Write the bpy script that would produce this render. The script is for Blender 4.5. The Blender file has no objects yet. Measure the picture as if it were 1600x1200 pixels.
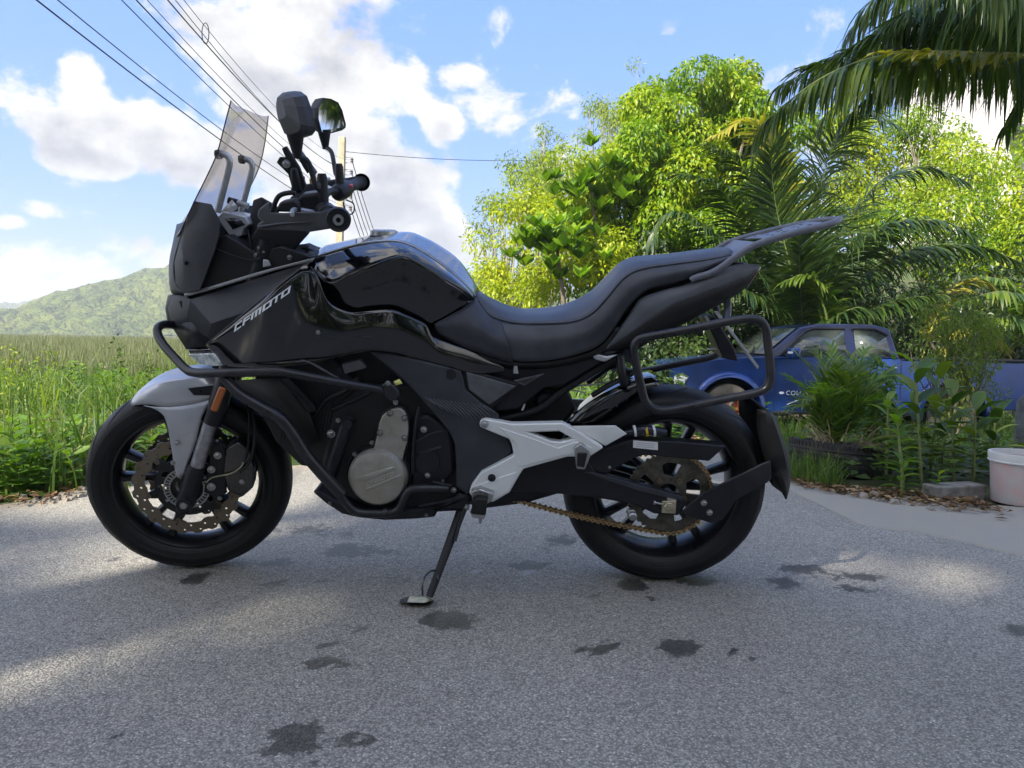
import bpy, bmesh, math, random
import numpy as np
from mathutils import Vector, Matrix
from mathutils.bvhtree import BVHTree
from mathutils import noise as mnoise

PI = math.pi
R = math.radians
random.seed(7)
RNG = np.random.default_rng(7)
SC = bpy.context.scene
COL = SC.collection

# ------------------------------------------------------------------ camera
FPX, CAM_H, PITCH, ROLL = 1164.0, 0.724, math.atan(70 / 1164.0), R(1.0)
cam_data = bpy.data.cameras.new('camera')
cam = bpy.data.objects.new('camera', cam_data)
COL.objects.link(cam)
cam_data.sensor_fit = 'HORIZONTAL'
cam_data.sensor_width = 36.0
cam_data.lens = 36.0 * FPX / 1600.0
cam_data.clip_start = 0.05
cam_data.clip_end = 6000.0
_fw = Vector((0, math.cos(PITCH), -math.sin(PITCH)))
_up = Vector((0, math.sin(PITCH), math.cos(PITCH)))
_rt = Vector((1, 0, 0))
_r2 = _rt * math.cos(ROLL) + _up * math.sin(ROLL)
_u2 = -_rt * math.sin(ROLL) + _up * math.cos(ROLL)
CM = Matrix(((_r2.x, _u2.x, -_fw.x, 0), (_r2.y, _u2.y, -_fw.y, 0), (_r2.z, _u2.z, -_fw.z, CAM_H), (0, 0, 0, 1)))
cam.matrix_world = CM
SC.camera = cam
CAMP = Vector((0, 0, CAM_H))

# ------------------------------------------------------------------ light
SUN_EL, SUN_AZ = R(40), R(222)          # azimuth clockwise from +Y: behind the camera to the left
sun_dir = Vector((math.sin(SUN_AZ) * math.cos(SUN_EL), math.cos(SUN_AZ) * math.cos(SUN_EL), math.sin(SUN_EL)))
sd = bpy.data.lights.new('sun', 'SUN')
sd.energy = 4.9
sd.angle = R(0.6)
sd.color = (1.0, 0.93, 0.80)
sun = bpy.data.objects.new('sun', sd)
COL.objects.link(sun)
sun.rotation_euler = sun_dir.to_track_quat('Z', 'Y').to_euler()
SC.view_settings.view_transform = 'Standard'
SC.view_settings.look = 'None'
SC.view_settings.gamma = 1.0
SC.view_settings.use_curve_mapping = False
SC.view_settings.exposure = 1.32
SC.cycles.use_denoising = True
SC.cycles.max_bounces = 8
SC.cycles.transparent_max_bounces = 16
SC.cycles.volume_bounces = 0


def ray(px, py):
    """direction from the camera position through a point of the photograph (1600 x 1200)"""
    return (CM.to_3x3() @ Vector(((px - 800) / FPX, -(py - 600) / FPX, -1))).normalized()


def ground_at(px, py, z=0.0):
    d = ray(px, py)
    return CAMP + d * ((z - CAM_H) / d.z)


def at_depth(px, py, y):
    d = ray(px, py)
    return CAMP + d * (y / d.y)


# ------------------------------------------------------------------ world: physical sky with fair-weather clouds
world = bpy.data.worlds.new('World')
SC.world = world
world.use_nodes = True
W = world.node_tree
for n in list(W.nodes):
    W.nodes.remove(n)


def nd(tree, typ, **kw):
    n = tree.nodes.new(typ)
    for k, v in kw.items():
        if k.startswith('i_'):
            key = k[2:]
            key = int(key) if key.isdigit() else key.replace('_', ' ')
            n.inputs[key].default_value = v
        else:
            setattr(n, k, v)
    return n


def mth(tree, op, a, b=None, c=None, clamp=False):
    n = tree.nodes.new('ShaderNodeMath')
    n.operation = op
    n.use_clamp = clamp
    for i, v in enumerate((a, b, c)):
        if v is None:
            continue
        if isinstance(v, (int, float)):
            n.inputs[i].default_value = v
        else:
            tree.links.new(v, n.inputs[i])
    return n.outputs[0]


def build_world():
    L = W.links.new
    out = nd(W, 'ShaderNodeOutputWorld')
    bg = nd(W, 'ShaderNodeBackground')
    bg.inputs['Strength'].default_value = SKY_STRENGTH
    sky = nd(W, 'ShaderNodeTexSky')
    sky.sky_type = 'NISHITA'
    sky.sun_disc = False
    sky.sun_elevation = SUN_EL
    sky.sun_rotation = SUN_AZ
    sky.altitude = 50
    sky.air_density = 1.0
    sky.dust_density = 1.2
    sky.ozone_density = 1.6
    tc = nd(W, 'ShaderNodeTexCoord')
    vec = tc.outputs['Generated']
    sep = nd(W, 'ShaderNodeSeparateXYZ')
    L(vec, sep.inputs[0])
    # clouds lie on a flattened dome: squeeze the direction so puffs look wider than tall near the horizon
    n1 = nd(W, 'ShaderNodeTexNoise', i_Scale=5.5, i_Detail=10.0, i_Roughness=0.62, i_Distortion=0.3)
    mp = nd(W, 'ShaderNodeMapping')
    mp.inputs['Scale'].default_value = (1, 1, 1.5)
    mp.inputs['Location'].default_value = (3.1, 0.4, 1.7)
    L(vec, mp.inputs['Vector'])
    L(mp.outputs[0], n1.inputs['Vector'])
    n2 = nd(W, 'ShaderNodeTexNoise', i_Scale=13.0, i_Detail=6.0, i_Roughness=0.6)
    L(vec, n2.inputs['Vector'])
    # cumulus heaps: direction (px, py of the photograph), angular radii, weight
    blobs = []
    for (px, py, rx, ry, wt) in CLOUDS:
        blobs.append((ray(px, py), rx / FPX, ry / FPX, wt))
    total = None
    for d, rx, ry, wt in blobs:
        # vector from the heap's middle, measured across and up
        up = Vector((0, 0, 1))
        u = d.cross(up).normalized()
        v = u.cross(d).normalized()
        du = nd(W, 'ShaderNodeVectorMath', operation='DOT_PRODUCT')
        L(vec, du.inputs[0]); du.inputs[1].default_value = u / rx
        dv = nd(W, 'ShaderNodeVectorMath', operation='DOT_PRODUCT')
        L(vec, dv.inputs[0]); dv.inputs[1].default_value = v / ry
        off = d.dot(v / ry)
        dv2 = mth(W, 'SUBTRACT', dv.outputs['Value'], off)
        df = nd(W, 'ShaderNodeVectorMath', operation='DOT_PRODUCT')
        L(vec, df.inputs[0]); df.inputs[1].default_value = d
        r2 = mth(W, 'ADD', mth(W, 'MULTIPLY', du.outputs['Value'], du.outputs['Value']), mth(W, 'MULTIPLY', dv2, dv2))
        fr = mth(W, 'GREATER_THAN', df.outputs['Value'], 0.0)
        g = mth(W, 'MULTIPLY', mth(W, 'SUBTRACT', 1.0, mth(W, 'MINIMUM', r2, 2.0)), fr)     # 1 in the middle, 0 at the rim, -1 far
        g = mth(W, 'MULTIPLY', mth(W, 'MAXIMUM', g, -1.0), wt) if wt != 1 else mth(W, 'MAXIMUM', g, -1.0)
        g = mth(W, 'SUBTRACT', g, mth(W, 'MULTIPLY', mth(W, 'SUBTRACT', 1.0, fr), 1.0))
        total = g if total is None else mth(W, 'MAXIMUM', total, g)
    # outside the picture the sky goes on with a scatter of the same clouds
    inpic = nd(W, 'ShaderNodeVectorMath', operation='DOT_PRODUCT')
    L(vec, inpic.inputs[0]); inpic.inputs[1].default_value = ray(800, 300)
    away = nd(W, 'ShaderNodeMapRange', i_1=0.80, i_2=0.66, i_3=0.0, i_4=1.0)
    L(inpic.outputs['Value'], away.inputs[0])
    n3 = nd(W, 'ShaderNodeTexNoise', i_Scale=1.9, i_Detail=2.0)
    L(vec, n3.inputs['Vector'])
    scat = mth(W, 'MULTIPLY', mth(W, 'SUBTRACT', n3.outputs[0], 0.47), 6.0)
    scat = mth(W, 'SUBTRACT', mth(W, 'MULTIPLY', mth(W, 'ADD', scat, 1.0), away.outputs[0]), 1.0)
    total = mth(W, 'MAXIMUM', total, scat)
    nz = mth(W, 'ADD', mth(W, 'MULTIPLY', mth(W, 'SUBTRACT', n1.outputs[0], 0.50), 5.4), mth(W, 'MULTIPLY', mth(W, 'SUBTRACT', n2.outputs[0], 0.5), 2.6))
    dens = mth(W, 'ADD', total, nz)
    mask = nd(W, 'ShaderNodeMapRange', interpolation_type='SMOOTHSTEP', i_1=-0.12, i_2=0.55, i_3=0.0, i_4=1.0)
    L(dens, mask.inputs[0])
    # shading inside the cloud: thick cores and undersides greyer, rims and sun side white
    shade = nd(W, 'ShaderNodeMapRange', i_1=0.40, i_2=1.55, i_3=1.0, i_4=0.0)
    n4 = nd(W, 'ShaderNodeTexNoise', i_Scale=5.5, i_Detail=6.0, i_Roughness=0.55, i_Distortion=0.3)
    mp2 = nd(W, 'ShaderNodeMapping')
    mp2.inputs['Scale'].default_value = (1, 1, 1.5)
    mp2.inputs['Location'].default_value = (3.1 - 0.05, 0.4 - 0.02, 1.7 + 0.075)
    L(vec, mp2.inputs['Vector']); L(mp2.outputs[0], n4.inputs['Vector'])
    rel = mth(W, 'MULTIPLY', mth(W, 'SUBTRACT', n4.outputs[0], n1.outputs[0]), 6.5)
    L(mth(W, 'ADD', dens, rel), shade.inputs[0])
    cc = nd(W, 'ShaderNodeMixRGB')
    L(shade.outputs[0], cc.inputs[0])
    cc.inputs[1].default_value = CLOUD_DARK
    cc.inputs[2].default_value = CLOUD_LIT
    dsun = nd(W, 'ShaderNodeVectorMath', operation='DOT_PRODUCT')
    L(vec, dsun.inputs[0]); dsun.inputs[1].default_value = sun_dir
    sunward_gain = mth(W, 'ADD', 1.0, mth(W, 'MULTIPLY', mth(W, 'POWER', mth(W, 'MAXIMUM', dsun.outputs['Value'], 0.0), 2.0), 1.6))  # clouds brightened towards the sun to add fill light
    cg = nd(W, 'ShaderNodeVectorMath', operation='SCALE'); L(cc.outputs[0], cg.inputs[0]); L(sunward_gain, cg.inputs['Scale'])
    # whole sky mixed towards one deep blue, clouds laid over it
    mx = nd(W, 'ShaderNodeMixRGB')
    blue_mix = nd(W, 'ShaderNodeMixRGB')
    blue_mix.inputs[0].default_value = SKY_BLUE_MIX
    blue_mix.inputs[2].default_value = (0.85, 2.45, 7.3, 1)
    L(sky.outputs[0], blue_mix.inputs[1])
    L(mth(W, 'MULTIPLY', mask.outputs[0], 0.96), mx.inputs[0])
    L(blue_mix.outputs[0], mx.inputs[1]); L(cg.outputs[0], mx.inputs[2])
    L(mx.outputs[0], bg.inputs['Color'])
    L(bg.outputs[0], out.inputs['Surface'])


SKY_STRENGTH = 0.082
SKY_BLUE_MIX = 0.68
CLOUD_DARK = (2.7, 2.7, 2.85, 1)
CLOUD_LIT = (5.35, 5.2, 4.95, 1)
CLOUDS = [
    (470, 40, 190, 95, 1), (575, 110, 105, 85, 1), (420, 130, 150, 70, 1), (640, 120, 44, 55, .8), (215, 215, 125, 50, 1), (150, 245, 75, 30, 1), (330, 245, 150, 55, 1), (120, 225, 50, 30, .8),
    (705, 118, 40, 18, .55), (640, 270, 95, 60, 1), (685, 205, 40, 36, 1), (600, 340, 120, 65, 1), (690, 385, 60, 50, 1), (560, 215, 90, 55, .9), (735, 400, 30, 26, .7),
    (215, 390, 62, 42, 1), (110, 415, 95, 34, 1), (30, 440, 90, 36, 1), (280, 410, 60, 40, 1), (150, 450, 120, 26, 1), (0, 342, 34, 13, .8), (1065, 42, 36, 18, .5),
    (128, 112, 24, 26, .55), (125, 150, 40, 20, .4), (85, 20, 44, 16, .45), (470, 330, 90, 50, .9), (1500, 70, 120, 60, .7), (1750, 200, 260, 120, .9), (60, 325, 60, 10, .35)]
build_world()

# ------------------------------------------------------------------ materials
MATS = {}


def mat(name, color, rough=0.5, metal=0.0, coat=0.0, var=0.0, vscale=20.0, bump=0.0, bscale=200.0, dirt=None, spec=0.5, coat_rough=0.03, rvar=0.0):
    m = bpy.data.materials.new(name)
    m.use_nodes = True
    t = m.node_tree
    b = t.nodes['Principled BSDF']
    b.inputs['Base Color'].default_value = (*color, 1)
    b.inputs['Roughness'].default_value = rough
    b.inputs['Metallic'].default_value = metal
    b.inputs['Coat Weight'].default_value = coat
    b.inputs['Coat Roughness'].default_value = coat_rough
    b.inputs['Specular IOR Level'].default_value = spec
    L = t.links.new
    tc = nd(t, 'ShaderNodeTexCoord')
    if var or rvar:
        n = nd(t, 'ShaderNodeTexNoise', i_Scale=vscale, i_Detail=5.0, i_Roughness=0.6)
        L(tc.outputs['Object'], n.inputs['Vector'])
        if var:
            mx = nd(t, 'ShaderNodeMixRGB')
            mx.inputs[1].default_value = (*[c * (1 - var) for c in color], 1)
            d2 = dirt or [min(1, c * (1 + var)) for c in color]
            mx.inputs[2].default_value = (*d2, 1)
            mr = nd(t, 'ShaderNodeMapRange', i_1=0.35, i_2=0.68)
            L(n.outputs[0], mr.inputs[0]); L(mr.outputs[0], mx.inputs[0])
            L(mx.outputs[0], b.inputs['Base Color'])
        if rvar:
            mr2 = nd(t, 'ShaderNodeMapRange', i_1=0.3, i_2=0.7, i_3=max(0.02, rough - rvar), i_4=rough + rvar)
            L(n.outputs[0], mr2.inputs[0]); L(mr2.outputs[0], b.inputs['Roughness'])
    if bump:
        n = nd(t, 'ShaderNodeTexNoise', i_Scale=bscale, i_Detail=3.0)
        L(tc.outputs['Object'], n.inputs['Vector'])
        bp = nd(t, 'ShaderNodeBump', i_Strength=bump, i_Distance=0.002)
        L(n.outputs[0], bp.inputs['Height']); L(bp.outputs[0], b.inputs['Normal'])
    MATS[name] = m
    return m


def leaf_mat(name, c0, c1, c2, rough=0.45, trans=0.35, tcol=None, spec=0.4):
    """foliage: leaf-by-leaf colour from the 'tint' attribute, light shining through thin blades"""
    m = bpy.data.materials.new(name)
    m.use_nodes = True
    t = m.node_tree
    b = t.nodes['Principled BSDF']
    L = t.links.new
    at = nd(t, 'ShaderNodeAttribute', attribute_name='tint')
    cr = nd(t, 'ShaderNodeValToRGB')
    cr.color_ramp.elements[0].color = (*c0, 1)
    cr.color_ramp.elements[1].color = (*c2, 1)
    e = cr.color_ramp.elements.new(0.5)
    e.color = (*c1, 1)
    L(at.outputs['Fac'], cr.inputs[0])
    L(cr.outputs[0], b.inputs['Base Color'])
    b.inputs['Roughness'].default_value = rough
    b.inputs['Specular IOR Level'].default_value = spec
    tr = nd(t, 'ShaderNodeBsdfTranslucent')
    gm = nd(t, 'ShaderNodeMixRGB', blend_type='MULTIPLY')
    gm.inputs[0].default_value = 1.0
    gm.inputs[2].default_value = (*(tcol or (1.5, 1.6, 0.5)), 1)
    L(cr.outputs[0], gm.inputs[1]); L(gm.outputs[0], tr.inputs[0])
    mx = nd(t, 'ShaderNodeMixShader', i_0=trans)
    L(b.outputs[0], mx.inputs[1]); L(tr.outputs[0], mx.inputs[2])
    L(mx.outputs[0], t.nodes['Material Output'].inputs['Surface'])
    MATS[name] = m
    return m


gloss_black = mat('gloss_black_paint', (.003, .003, .004), .10, coat=1.0, rvar=.04, vscale=30, bump=.02, bscale=400)
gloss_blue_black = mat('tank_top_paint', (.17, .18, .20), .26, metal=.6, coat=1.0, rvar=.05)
charcoal = mat('charcoal_plastic', (.036, .038, .046), .48, spec=.35, var=.25, vscale=14, bump=.15, bscale=900, rvar=.06)
matte_black = mat('matte_black_plastic', (.012, .0125, .016), .44, spec=.32, var=.3, vscale=22, bump=.1, bscale=900, rvar=.08)
panel_grey = mat('grey_plastic', (.085, .088, .096), .45, var=.2, vscale=30, bump=.15, bscale=900)
deep_black = mat('deep_black', (.003, .003, .0035), .6)
vinyl = mat('seat_vinyl', (.040, .043, .052), .40, var=.35, vscale=12, bump=.25, bscale=700, rvar=.07)
tube_black = mat('powder_coated_tube', (.013, .0135, .017), .34, var=.4, vscale=25, bump=.1, bscale=600, rvar=.08)
rack_grey = mat('rack_powder_coat', (.13, .135, .16), .42, var=.15, vscale=40)
rubber = mat('tyre_rubber', (.005, .005, .0055), .50, spec=.38, var=.5, vscale=18, bump=.3, bscale=500, rvar=.12)
rim_black = mat('rim_black', (.005, .005, .0055), .34, coat=.1, rvar=.08)
fender_silver = mat('silver_paint', (.45, .46, .49), .34, metal=.55, coat=.4, var=.08, vscale=9, rvar=.05)
bracket_silver = mat('bracket_silver_paint', (.80, .82, .81), .42, metal=.25, var=.04, vscale=12, dirt=(.72, .73, .71), bump=.05)
cast_alloy = mat('cast_alloy', (.54, .53, .48), .42, metal=.75, var=.22, vscale=26, dirt=(.34, .31, .25), bump=.2, bscale=900)
steel = mat('bright_steel', (.42, .42, .41), .34, metal=.95, rvar=.1)
dull_silver = mat('dull_silver_tube', (.48, .49, .50), .38, metal=.7, var=.2)
disc_steel = mat('brake_disc_steel', (.30, .25, .19), .42, metal=.8, var=.3, vscale=40, dirt=(.20, .16, .11))
sprocket_steel = mat('sprocket_steel', (.11, .10, .08), .5, metal=.7, var=.4, vscale=50)
chain_mat = mat('chain_gold', (.74, .52, .25), .38, metal=.65, var=.35, vscale=60, dirt=(.30, .18, .08))
brass = mat('zinc_plate', (.50, .45, .32), .38, metal=.8, var=.2, vscale=60)
fork_alloy = mat('fork_alloy', (.30, .30, .32), .35, metal=.7, var=.25, vscale=40)
amber = mat('amber_reflector', (.42, .12, .02), .3, coat=.4)
white_print = mat('white_print', (.88, .90, .93), .4)
sticker_white = mat('white_sticker', (.75, .76, .76), .45)
sticker_yellow = mat('yellow_sticker', (.70, .68, .20), .45)
red_plastic = mat('red_plastic', (.60, .05, .04), .35)
yellow_plastic = mat('yellow_plastic', (.70, .40, .03), .4)
lens_clear = mat('clear_lens', (.62, .68, .70), .12, coat=1.0, var=.5, vscale=60, metal=.3)
dash_silver = mat('dash_silver', (.55, .56, .58), .3, metal=.4)
dash_screen = mat('dash_screen', (.02, .022, .025), .15, coat=.5)
mirror_glass = mat('mirror_glass', (.85, .87, .88), .03, metal=1.0)
black_rag = mat('taped_loom', (.012, .013, .022), .35, coat=.3)


def glass_mat(name, tint, fac=0.12, rough=0.03, haze=0.0):
    m = bpy.data.materials.new(name)
    m.use_nodes = True
    t = m.node_tree
    L = t.links.new
    t.nodes.remove(t.nodes['Principled BSDF'])
    tr = nd(t, 'ShaderNodeBsdfTransparent')
    tr.inputs[0].default_value = (*tint, 1)
    gl = nd(t, 'ShaderNodeBsdfGlossy', i_Roughness=rough)
    df = nd(t, 'ShaderNodeBsdfDiffuse')
    df.inputs[0].default_value = (.5, .47, .43, 1)
    fr = nd(t, 'ShaderNodeLayerWeight', i_Blend=.5)
    mx = nd(t, 'ShaderNodeMixShader')
    L(mth(t, 'ADD', mth(t, 'MULTIPLY', mth(t, 'POWER', fr.outputs['Facing'], 4.0), .5), .04 + fac, clamp=True), mx.inputs[0])
    L(tr.outputs[0], mx.inputs[1]); L(gl.outputs[0], mx.inputs[2])
    m2 = nd(t, 'ShaderNodeMixShader', i_0=haze)
    L(mx.outputs[0], m2.inputs[1]); L(df.outputs[0], m2.inputs[2])
    L(m2.outputs[0], t.nodes['Material Output'].inputs['Surface'])
    MATS[name] = m
    return m


screen_glass = glass_mat('smoked_screen', (.82, .79, .78), .0, .08, .11)
car_glass = mat('truck_glass', (.05, .065, .06), .12, coat=.8, var=.5, vscale=2.5, dirt=(.10, .12, .10))  # opaque panes, pale greenish reflection put into the mottled colour


# ------------------------------------------------------------------ objects
WM = {}


def link(o, parent=None, M=None):
    """world placement M; parented without an inverse so that the child's own matrix is relative to its parent"""
    COL.objects.link(o)
    M = M or Matrix.Identity(4)
    WM[o.name] = M
    if parent is not None:
        o.parent = parent
        o.matrix_basis = WM[parent.name].inverted() @ M
    else:
        o.matrix_basis = M
    return o


def tag(o, label=None, cat=None, group=None, kind=None):
    for k, v in (('label', label), ('category', cat), ('group', group), ('kind', kind)):
        if v:
            o[k] = v
    return o


def empty(name, M, label, cat, group=None):
    o = bpy.data.objects.new(name, None)
    o.empty_display_size = 0.1
    link(o, None, M)
    return tag(o, label, cat, group)


def cr_point(p0, p1, p2, p3, t):
    return 0.5 * ((2 * p1) + (p2 - p0) * t + (2 * p0 - 5 * p1 + 4 * p2 - p3) * t * t + (3 * p1 - p0 - 3 * p2 + p3) * t ** 3)


def spline(P, n, smooth=True):
    """n points spaced evenly along a Catmull-Rom curve through P"""
    P = [np.array(p, float) for p in P]
    dense = []
    if smooth and len(P) > 2:
        Q = [2 * P[0] - P[1]] + P + [2 * P[-1] - P[-2]]
        for i in range(len(P) - 1):
            for k in range(10):
                dense.append(cr_point(Q[i], Q[i + 1], Q[i + 2], Q[i + 3], k / 10))
        dense.append(P[-1])
    else:
        dense = P
    D = np.array(dense)
    seg = np.linalg.norm(np.diff(D, axis=0), axis=1)
    s = np.concatenate([[0], np.cumsum(seg)])
    q = np.linspace(0, s[-1], n)
    return np.stack([np.interp(q, s, D[:, k]) for k in range(D.shape[1])], 1)


class Frame:
    def __init__(self, M):
        self.M = M
        self.I = M.inverted()
        self.c = self.I @ CAMP

    def p(self, px, py, w):
        """point of this frame's plane y = -w that the photograph shows at (px, py)"""
        d = self.I.to_3x3() @ ray(px, py)
        return self.c + d * ((-w - self.c.y) / d.y)


class Geo:
    def __init__(self, fr=None):
        self.v, self.f, self.fr = [], [], fr

    def add(self, vs, fs):
        n = len(self.v)
        self.v += [tuple(v) for v in vs]
        self.f += [tuple(i + n for i in f) for f in fs]
        return self

    def P(self, t):
        return self.fr.p(*t) if len(t) == 3 and self.fr and t[0] > 12 else Vector(t)

    # flat outline traced in the photograph at lateral offset w0, running back to w1
    def prism(self, pts, w0, w1, holes=(), inset=0.0):
        rings = [[self.fr.p(x, y, w0) for x, y in r] for r in (pts, *holes)]
        if not holes:
            n = len(pts)
            vs = rings[0] + [Vector((v.x, -w1, v.z)) for v in rings[0]]
            fs = [tuple(range(n)), tuple(range(2 * n - 1, n - 1, -1))]
            fs += [(i, i + n, (i + 1) % n + n, (i + 1) % n) for i in range(n)]
            return self.add(vs, fs)
        return self.plate(rings, -w0, -w1)

    def plate(self, rings, y0, y1):
        """outline with holes (rings of points with x, z) between two y planes"""
        bm = bmesh.new()
        es = []
        for r in rings:
            vv = [bm.verts.new((p[0], y0, p[2])) for p in r]
            es += [bm.edges.new((vv[i], vv[(i + 1) % len(vv)])) for i in range(len(vv))]
        bmesh.ops.triangle_fill(bm, use_beauty=True, use_dissolve=False, edges=es)
        bm.verts.index_update()
        vs = [v.co.copy() for v in bm.verts]
        n = len(vs)
        fs = [tuple(v.index for v in f.verts) for f in bm.faces]
        allv = vs + [Vector((v.x, y1, v.z)) for v in vs]
        ff = list(fs) + [tuple(i + n for i in reversed(f)) for f in fs]
        k = 0
        for r in rings:
            m = len(r)
            ff += [(k + i, k + i + n, k + (i + 1) % m + n, k + (i + 1) % m) for i in range(m)]
            k += m
        bm.free()
        return self.add(allv, ff)

    def tube(self, pts, r, seg=10, smooth=True, n=None, closed=False, flat=1.0):
        P = [np.array(self.P(p)) for p in pts]
        if closed:
            P = P + [P[0]]
        rr = r if isinstance(r, (list, tuple)) else [r] * len(P)
        Q = [np.append(p, q) for p, q in zip(P, rr)]
        if smooth and len(P) > 2:
            S = spline(Q, n or (len(P) - 1) * 5 + 1)
        else:
            S = np.array(Q) if n is None else spline(Q, n, False)
        if closed:
            S = S[:-1]
        m = len(S)
        vs, fs = [], []
        prev = None
        for i in range(m):
            a = S[(i - 1) % m if closed else max(i - 1, 0)][:3]
            b = S[(i + 1) % m if closed else min(i + 1, m - 1)][:3]
            t = Vector(b - a).normalized()
            if prev is None:
                u = t.cross(Vector((0, 1, 0)))
                if u.length < .1:
                    u = t.cross(Vector((0, 0, 1)))
                u.normalize()
            else:
                u = (prev - t * prev.dot(t)).normalized()
            prev = u
            w = t.cross(u)
            c = Vector(S[i][:3])
            for k in range(seg):
                a_ = 2 * PI * k / seg
                vs.append(c + (u * math.cos(a_) * flat + w * math.sin(a_)) * S[i][3])
        for i in range(m if closed else m - 1):
            j = (i + 1) % m
            for k in range(seg):
                k2 = (k + 1) % seg
                fs.append((i * seg + k, i * seg + k2, j * seg + k2, j * seg + k))
        if not closed:
            fs.append(tuple(range(seg - 1, -1, -1)))
            fs.append(tuple((m - 1) * seg + k for k in range(seg)))
        return self.add(vs, fs)

    def rod(self, a, b, r0, r1=None, seg=14):
        return self.tube([a, b], [r0, r1 if r1 is not None else r0], seg, smooth=False)

    def lathe(self, c, prof, seg=48, axis='y', closed=False, a0=0.0, a1=2 * PI):
        """prof: (radius, offset along the axis)"""
        full = abs(a1 - a0 - 2 * PI) < 1e-6
        vs, fs = [], []
        m = len(prof)
        ns = seg if full else seg + 1
        for i in range(ns):
            a = a0 + (a1 - a0) * i / seg
            for r_, o in prof:
                x, z = r_ * math.cos(a), r_ * math.sin(a)
                vs.append({'y': (c[0] + x, c[1] + o, c[2] + z), 'z': (c[0] + x, c[1] + z, c[2] + o), 'x': (c[0] + o, c[1] + x, c[2] + z)}[axis])
        for i in range(seg):
            j = (i + 1) % ns
            for k in range(m if closed else m - 1):
                k2 = (k + 1) % m
                fs.append((i * m + k, i * m + k2, j * m + k2, j * m + k))
        return self.add(vs, fs)

    def skin(self, lines, nu=24, nv=3, smooth=True, cross=True, crease=False):
        """surface through traced lines; each line is a list of (px, py, w)"""
        if not crease and self.fr is not None:
            pass
        L_ = [spline([self.P(p) for p in ln], nu, smooth) for ln in lines]
        cols = []
        for i in range(nu):
            pts = [l[i] for l in L_]
            cols.append(spline(pts, (len(pts) - 1) * nv + 1, True) if cross and len(pts) > 2 else np.concatenate([np.linspace(pts[k], pts[k + 1], nv, endpoint=False) for k in range(len(pts) - 1)] + [[pts[-1]]]))
        m = len(cols[0])
        vs = [tuple(p) for c in cols for p in c]
        fs = [(i * m + j, (i + 1) * m + j, (i + 1) * m + j + 1, i * m + j + 1) for i in range(nu - 1) for j in range(m - 1)]
        return self.add(vs, fs)

    def facets(self, verts, faces):
        return self.add([self.P(v) for v in verts], faces)

    def box(self, c, s, M=None):
        vs = []
        for x in (-.5, .5):
            for y in (-.5, .5):
                for z in (-.5, .5):
                    p = Vector((x * s[0], y * s[1], z * s[2]))
                    if M is not None:
                        p = M @ p
                    vs.append(Vector(c) + p)
        return self.add(vs, [(0, 1, 3, 2), (4, 6, 7, 5), (0, 4, 5, 1), (2, 3, 7, 6), (0, 2, 6, 4), (1, 5, 7, 3)])

    def mirror(self, join=True):
        n = len(self.v)
        mv = [(x, -y, z) for x, y, z in self.v]
        mf = [tuple(reversed(f)) for f in self.f]
        if join:
            self.v += mv
            self.f += [tuple(i + n for i in f) for f in mf]
            return self
        g = Geo(self.fr)
        g.v, g.f = mv, mf
        return g

    def make(self, name, material, parent=None, bevel=0.0, solid=0.0, angle=38, flat=False, M=None, sub=0, label=None, bseg=2, merge=True, kind=None, soff=-1):
        me = bpy.data.meshes.new(name)
        bm = bmesh.new()
        vv = [bm.verts.new(v) for v in self.v]
        for f in self.f:
            try:
                bm.faces.new([vv[i] for i in f])
            except ValueError:
                pass
        if merge:
            bmesh.ops.remove_doubles(bm, verts=bm.verts, dist=1e-5)
            bmesh.ops.recalc_face_normals(bm, faces=bm.faces)
        bm.to_mesh(me)
        bm.free()
        me.materials.append(material)
        if not flat:
            me.polygons.foreach_set('use_smooth', [True] * len(me.polygons))
            me.set_sharp_from_angle(angle=R(angle))
        o = bpy.data.objects.new(name, me)
        link(o, parent, M if M is not None else (self.fr.M if self.fr else Matrix.Identity(4)))
        if solid:
            s = o.modifiers.new('thickness', 'SOLIDIFY')
            s.thickness = solid
            s.offset = soff
        if bevel:
            b = o.modifiers.new('edges', 'BEVEL')
            b.width = bevel
            b.segments = bseg
            b.limit_method = 'ANGLE'
            b.angle_limit = R(35)
            b.harden_normals = False
        if sub:
            s = o.modifiers.new('round', 'SUBSURF')
            s.levels = s.render_levels = sub
        if label:
            o['label'] = label
        if kind:
            o['kind'] = kind
        return o


def mesh_obj(name, verts, faces, material, parent=None, M=None, tint=None, smooth=False):
    """fast mesh from numpy arrays: verts (n,3), faces (m,k)"""
    verts = np.asarray(verts, dtype=np.float32)
    faces = np.asarray(faces, dtype=np.int32)
    me = bpy.data.meshes.new(name)
    k = faces.shape[1]
    me.vertices.add(len(verts))
    me.vertices.foreach_set('co', verts.ravel())
    me.loops.add(faces.size)
    me.loops.foreach_set('vertex_index', faces.ravel())
    me.polygons.add(len(faces))
    me.polygons.foreach_set('loop_start', np.arange(0, faces.size, k, dtype=np.int32))
    me.polygons.foreach_set('loop_total', np.full(len(faces), k, dtype=np.int32))
    if smooth:
        me.polygons.foreach_set('use_smooth', np.ones(len(faces), dtype=bool))
    me.update(calc_edges=True)
    if tint is not None:
        a = me.attributes.new('tint', 'FLOAT', 'FACE')
        a.data.foreach_set('value', np.asarray(tint, dtype=np.float32))
    me.materials.append(material)
    o = bpy.data.objects.new(name, me)
    link(o, parent, M)
    return o


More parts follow.
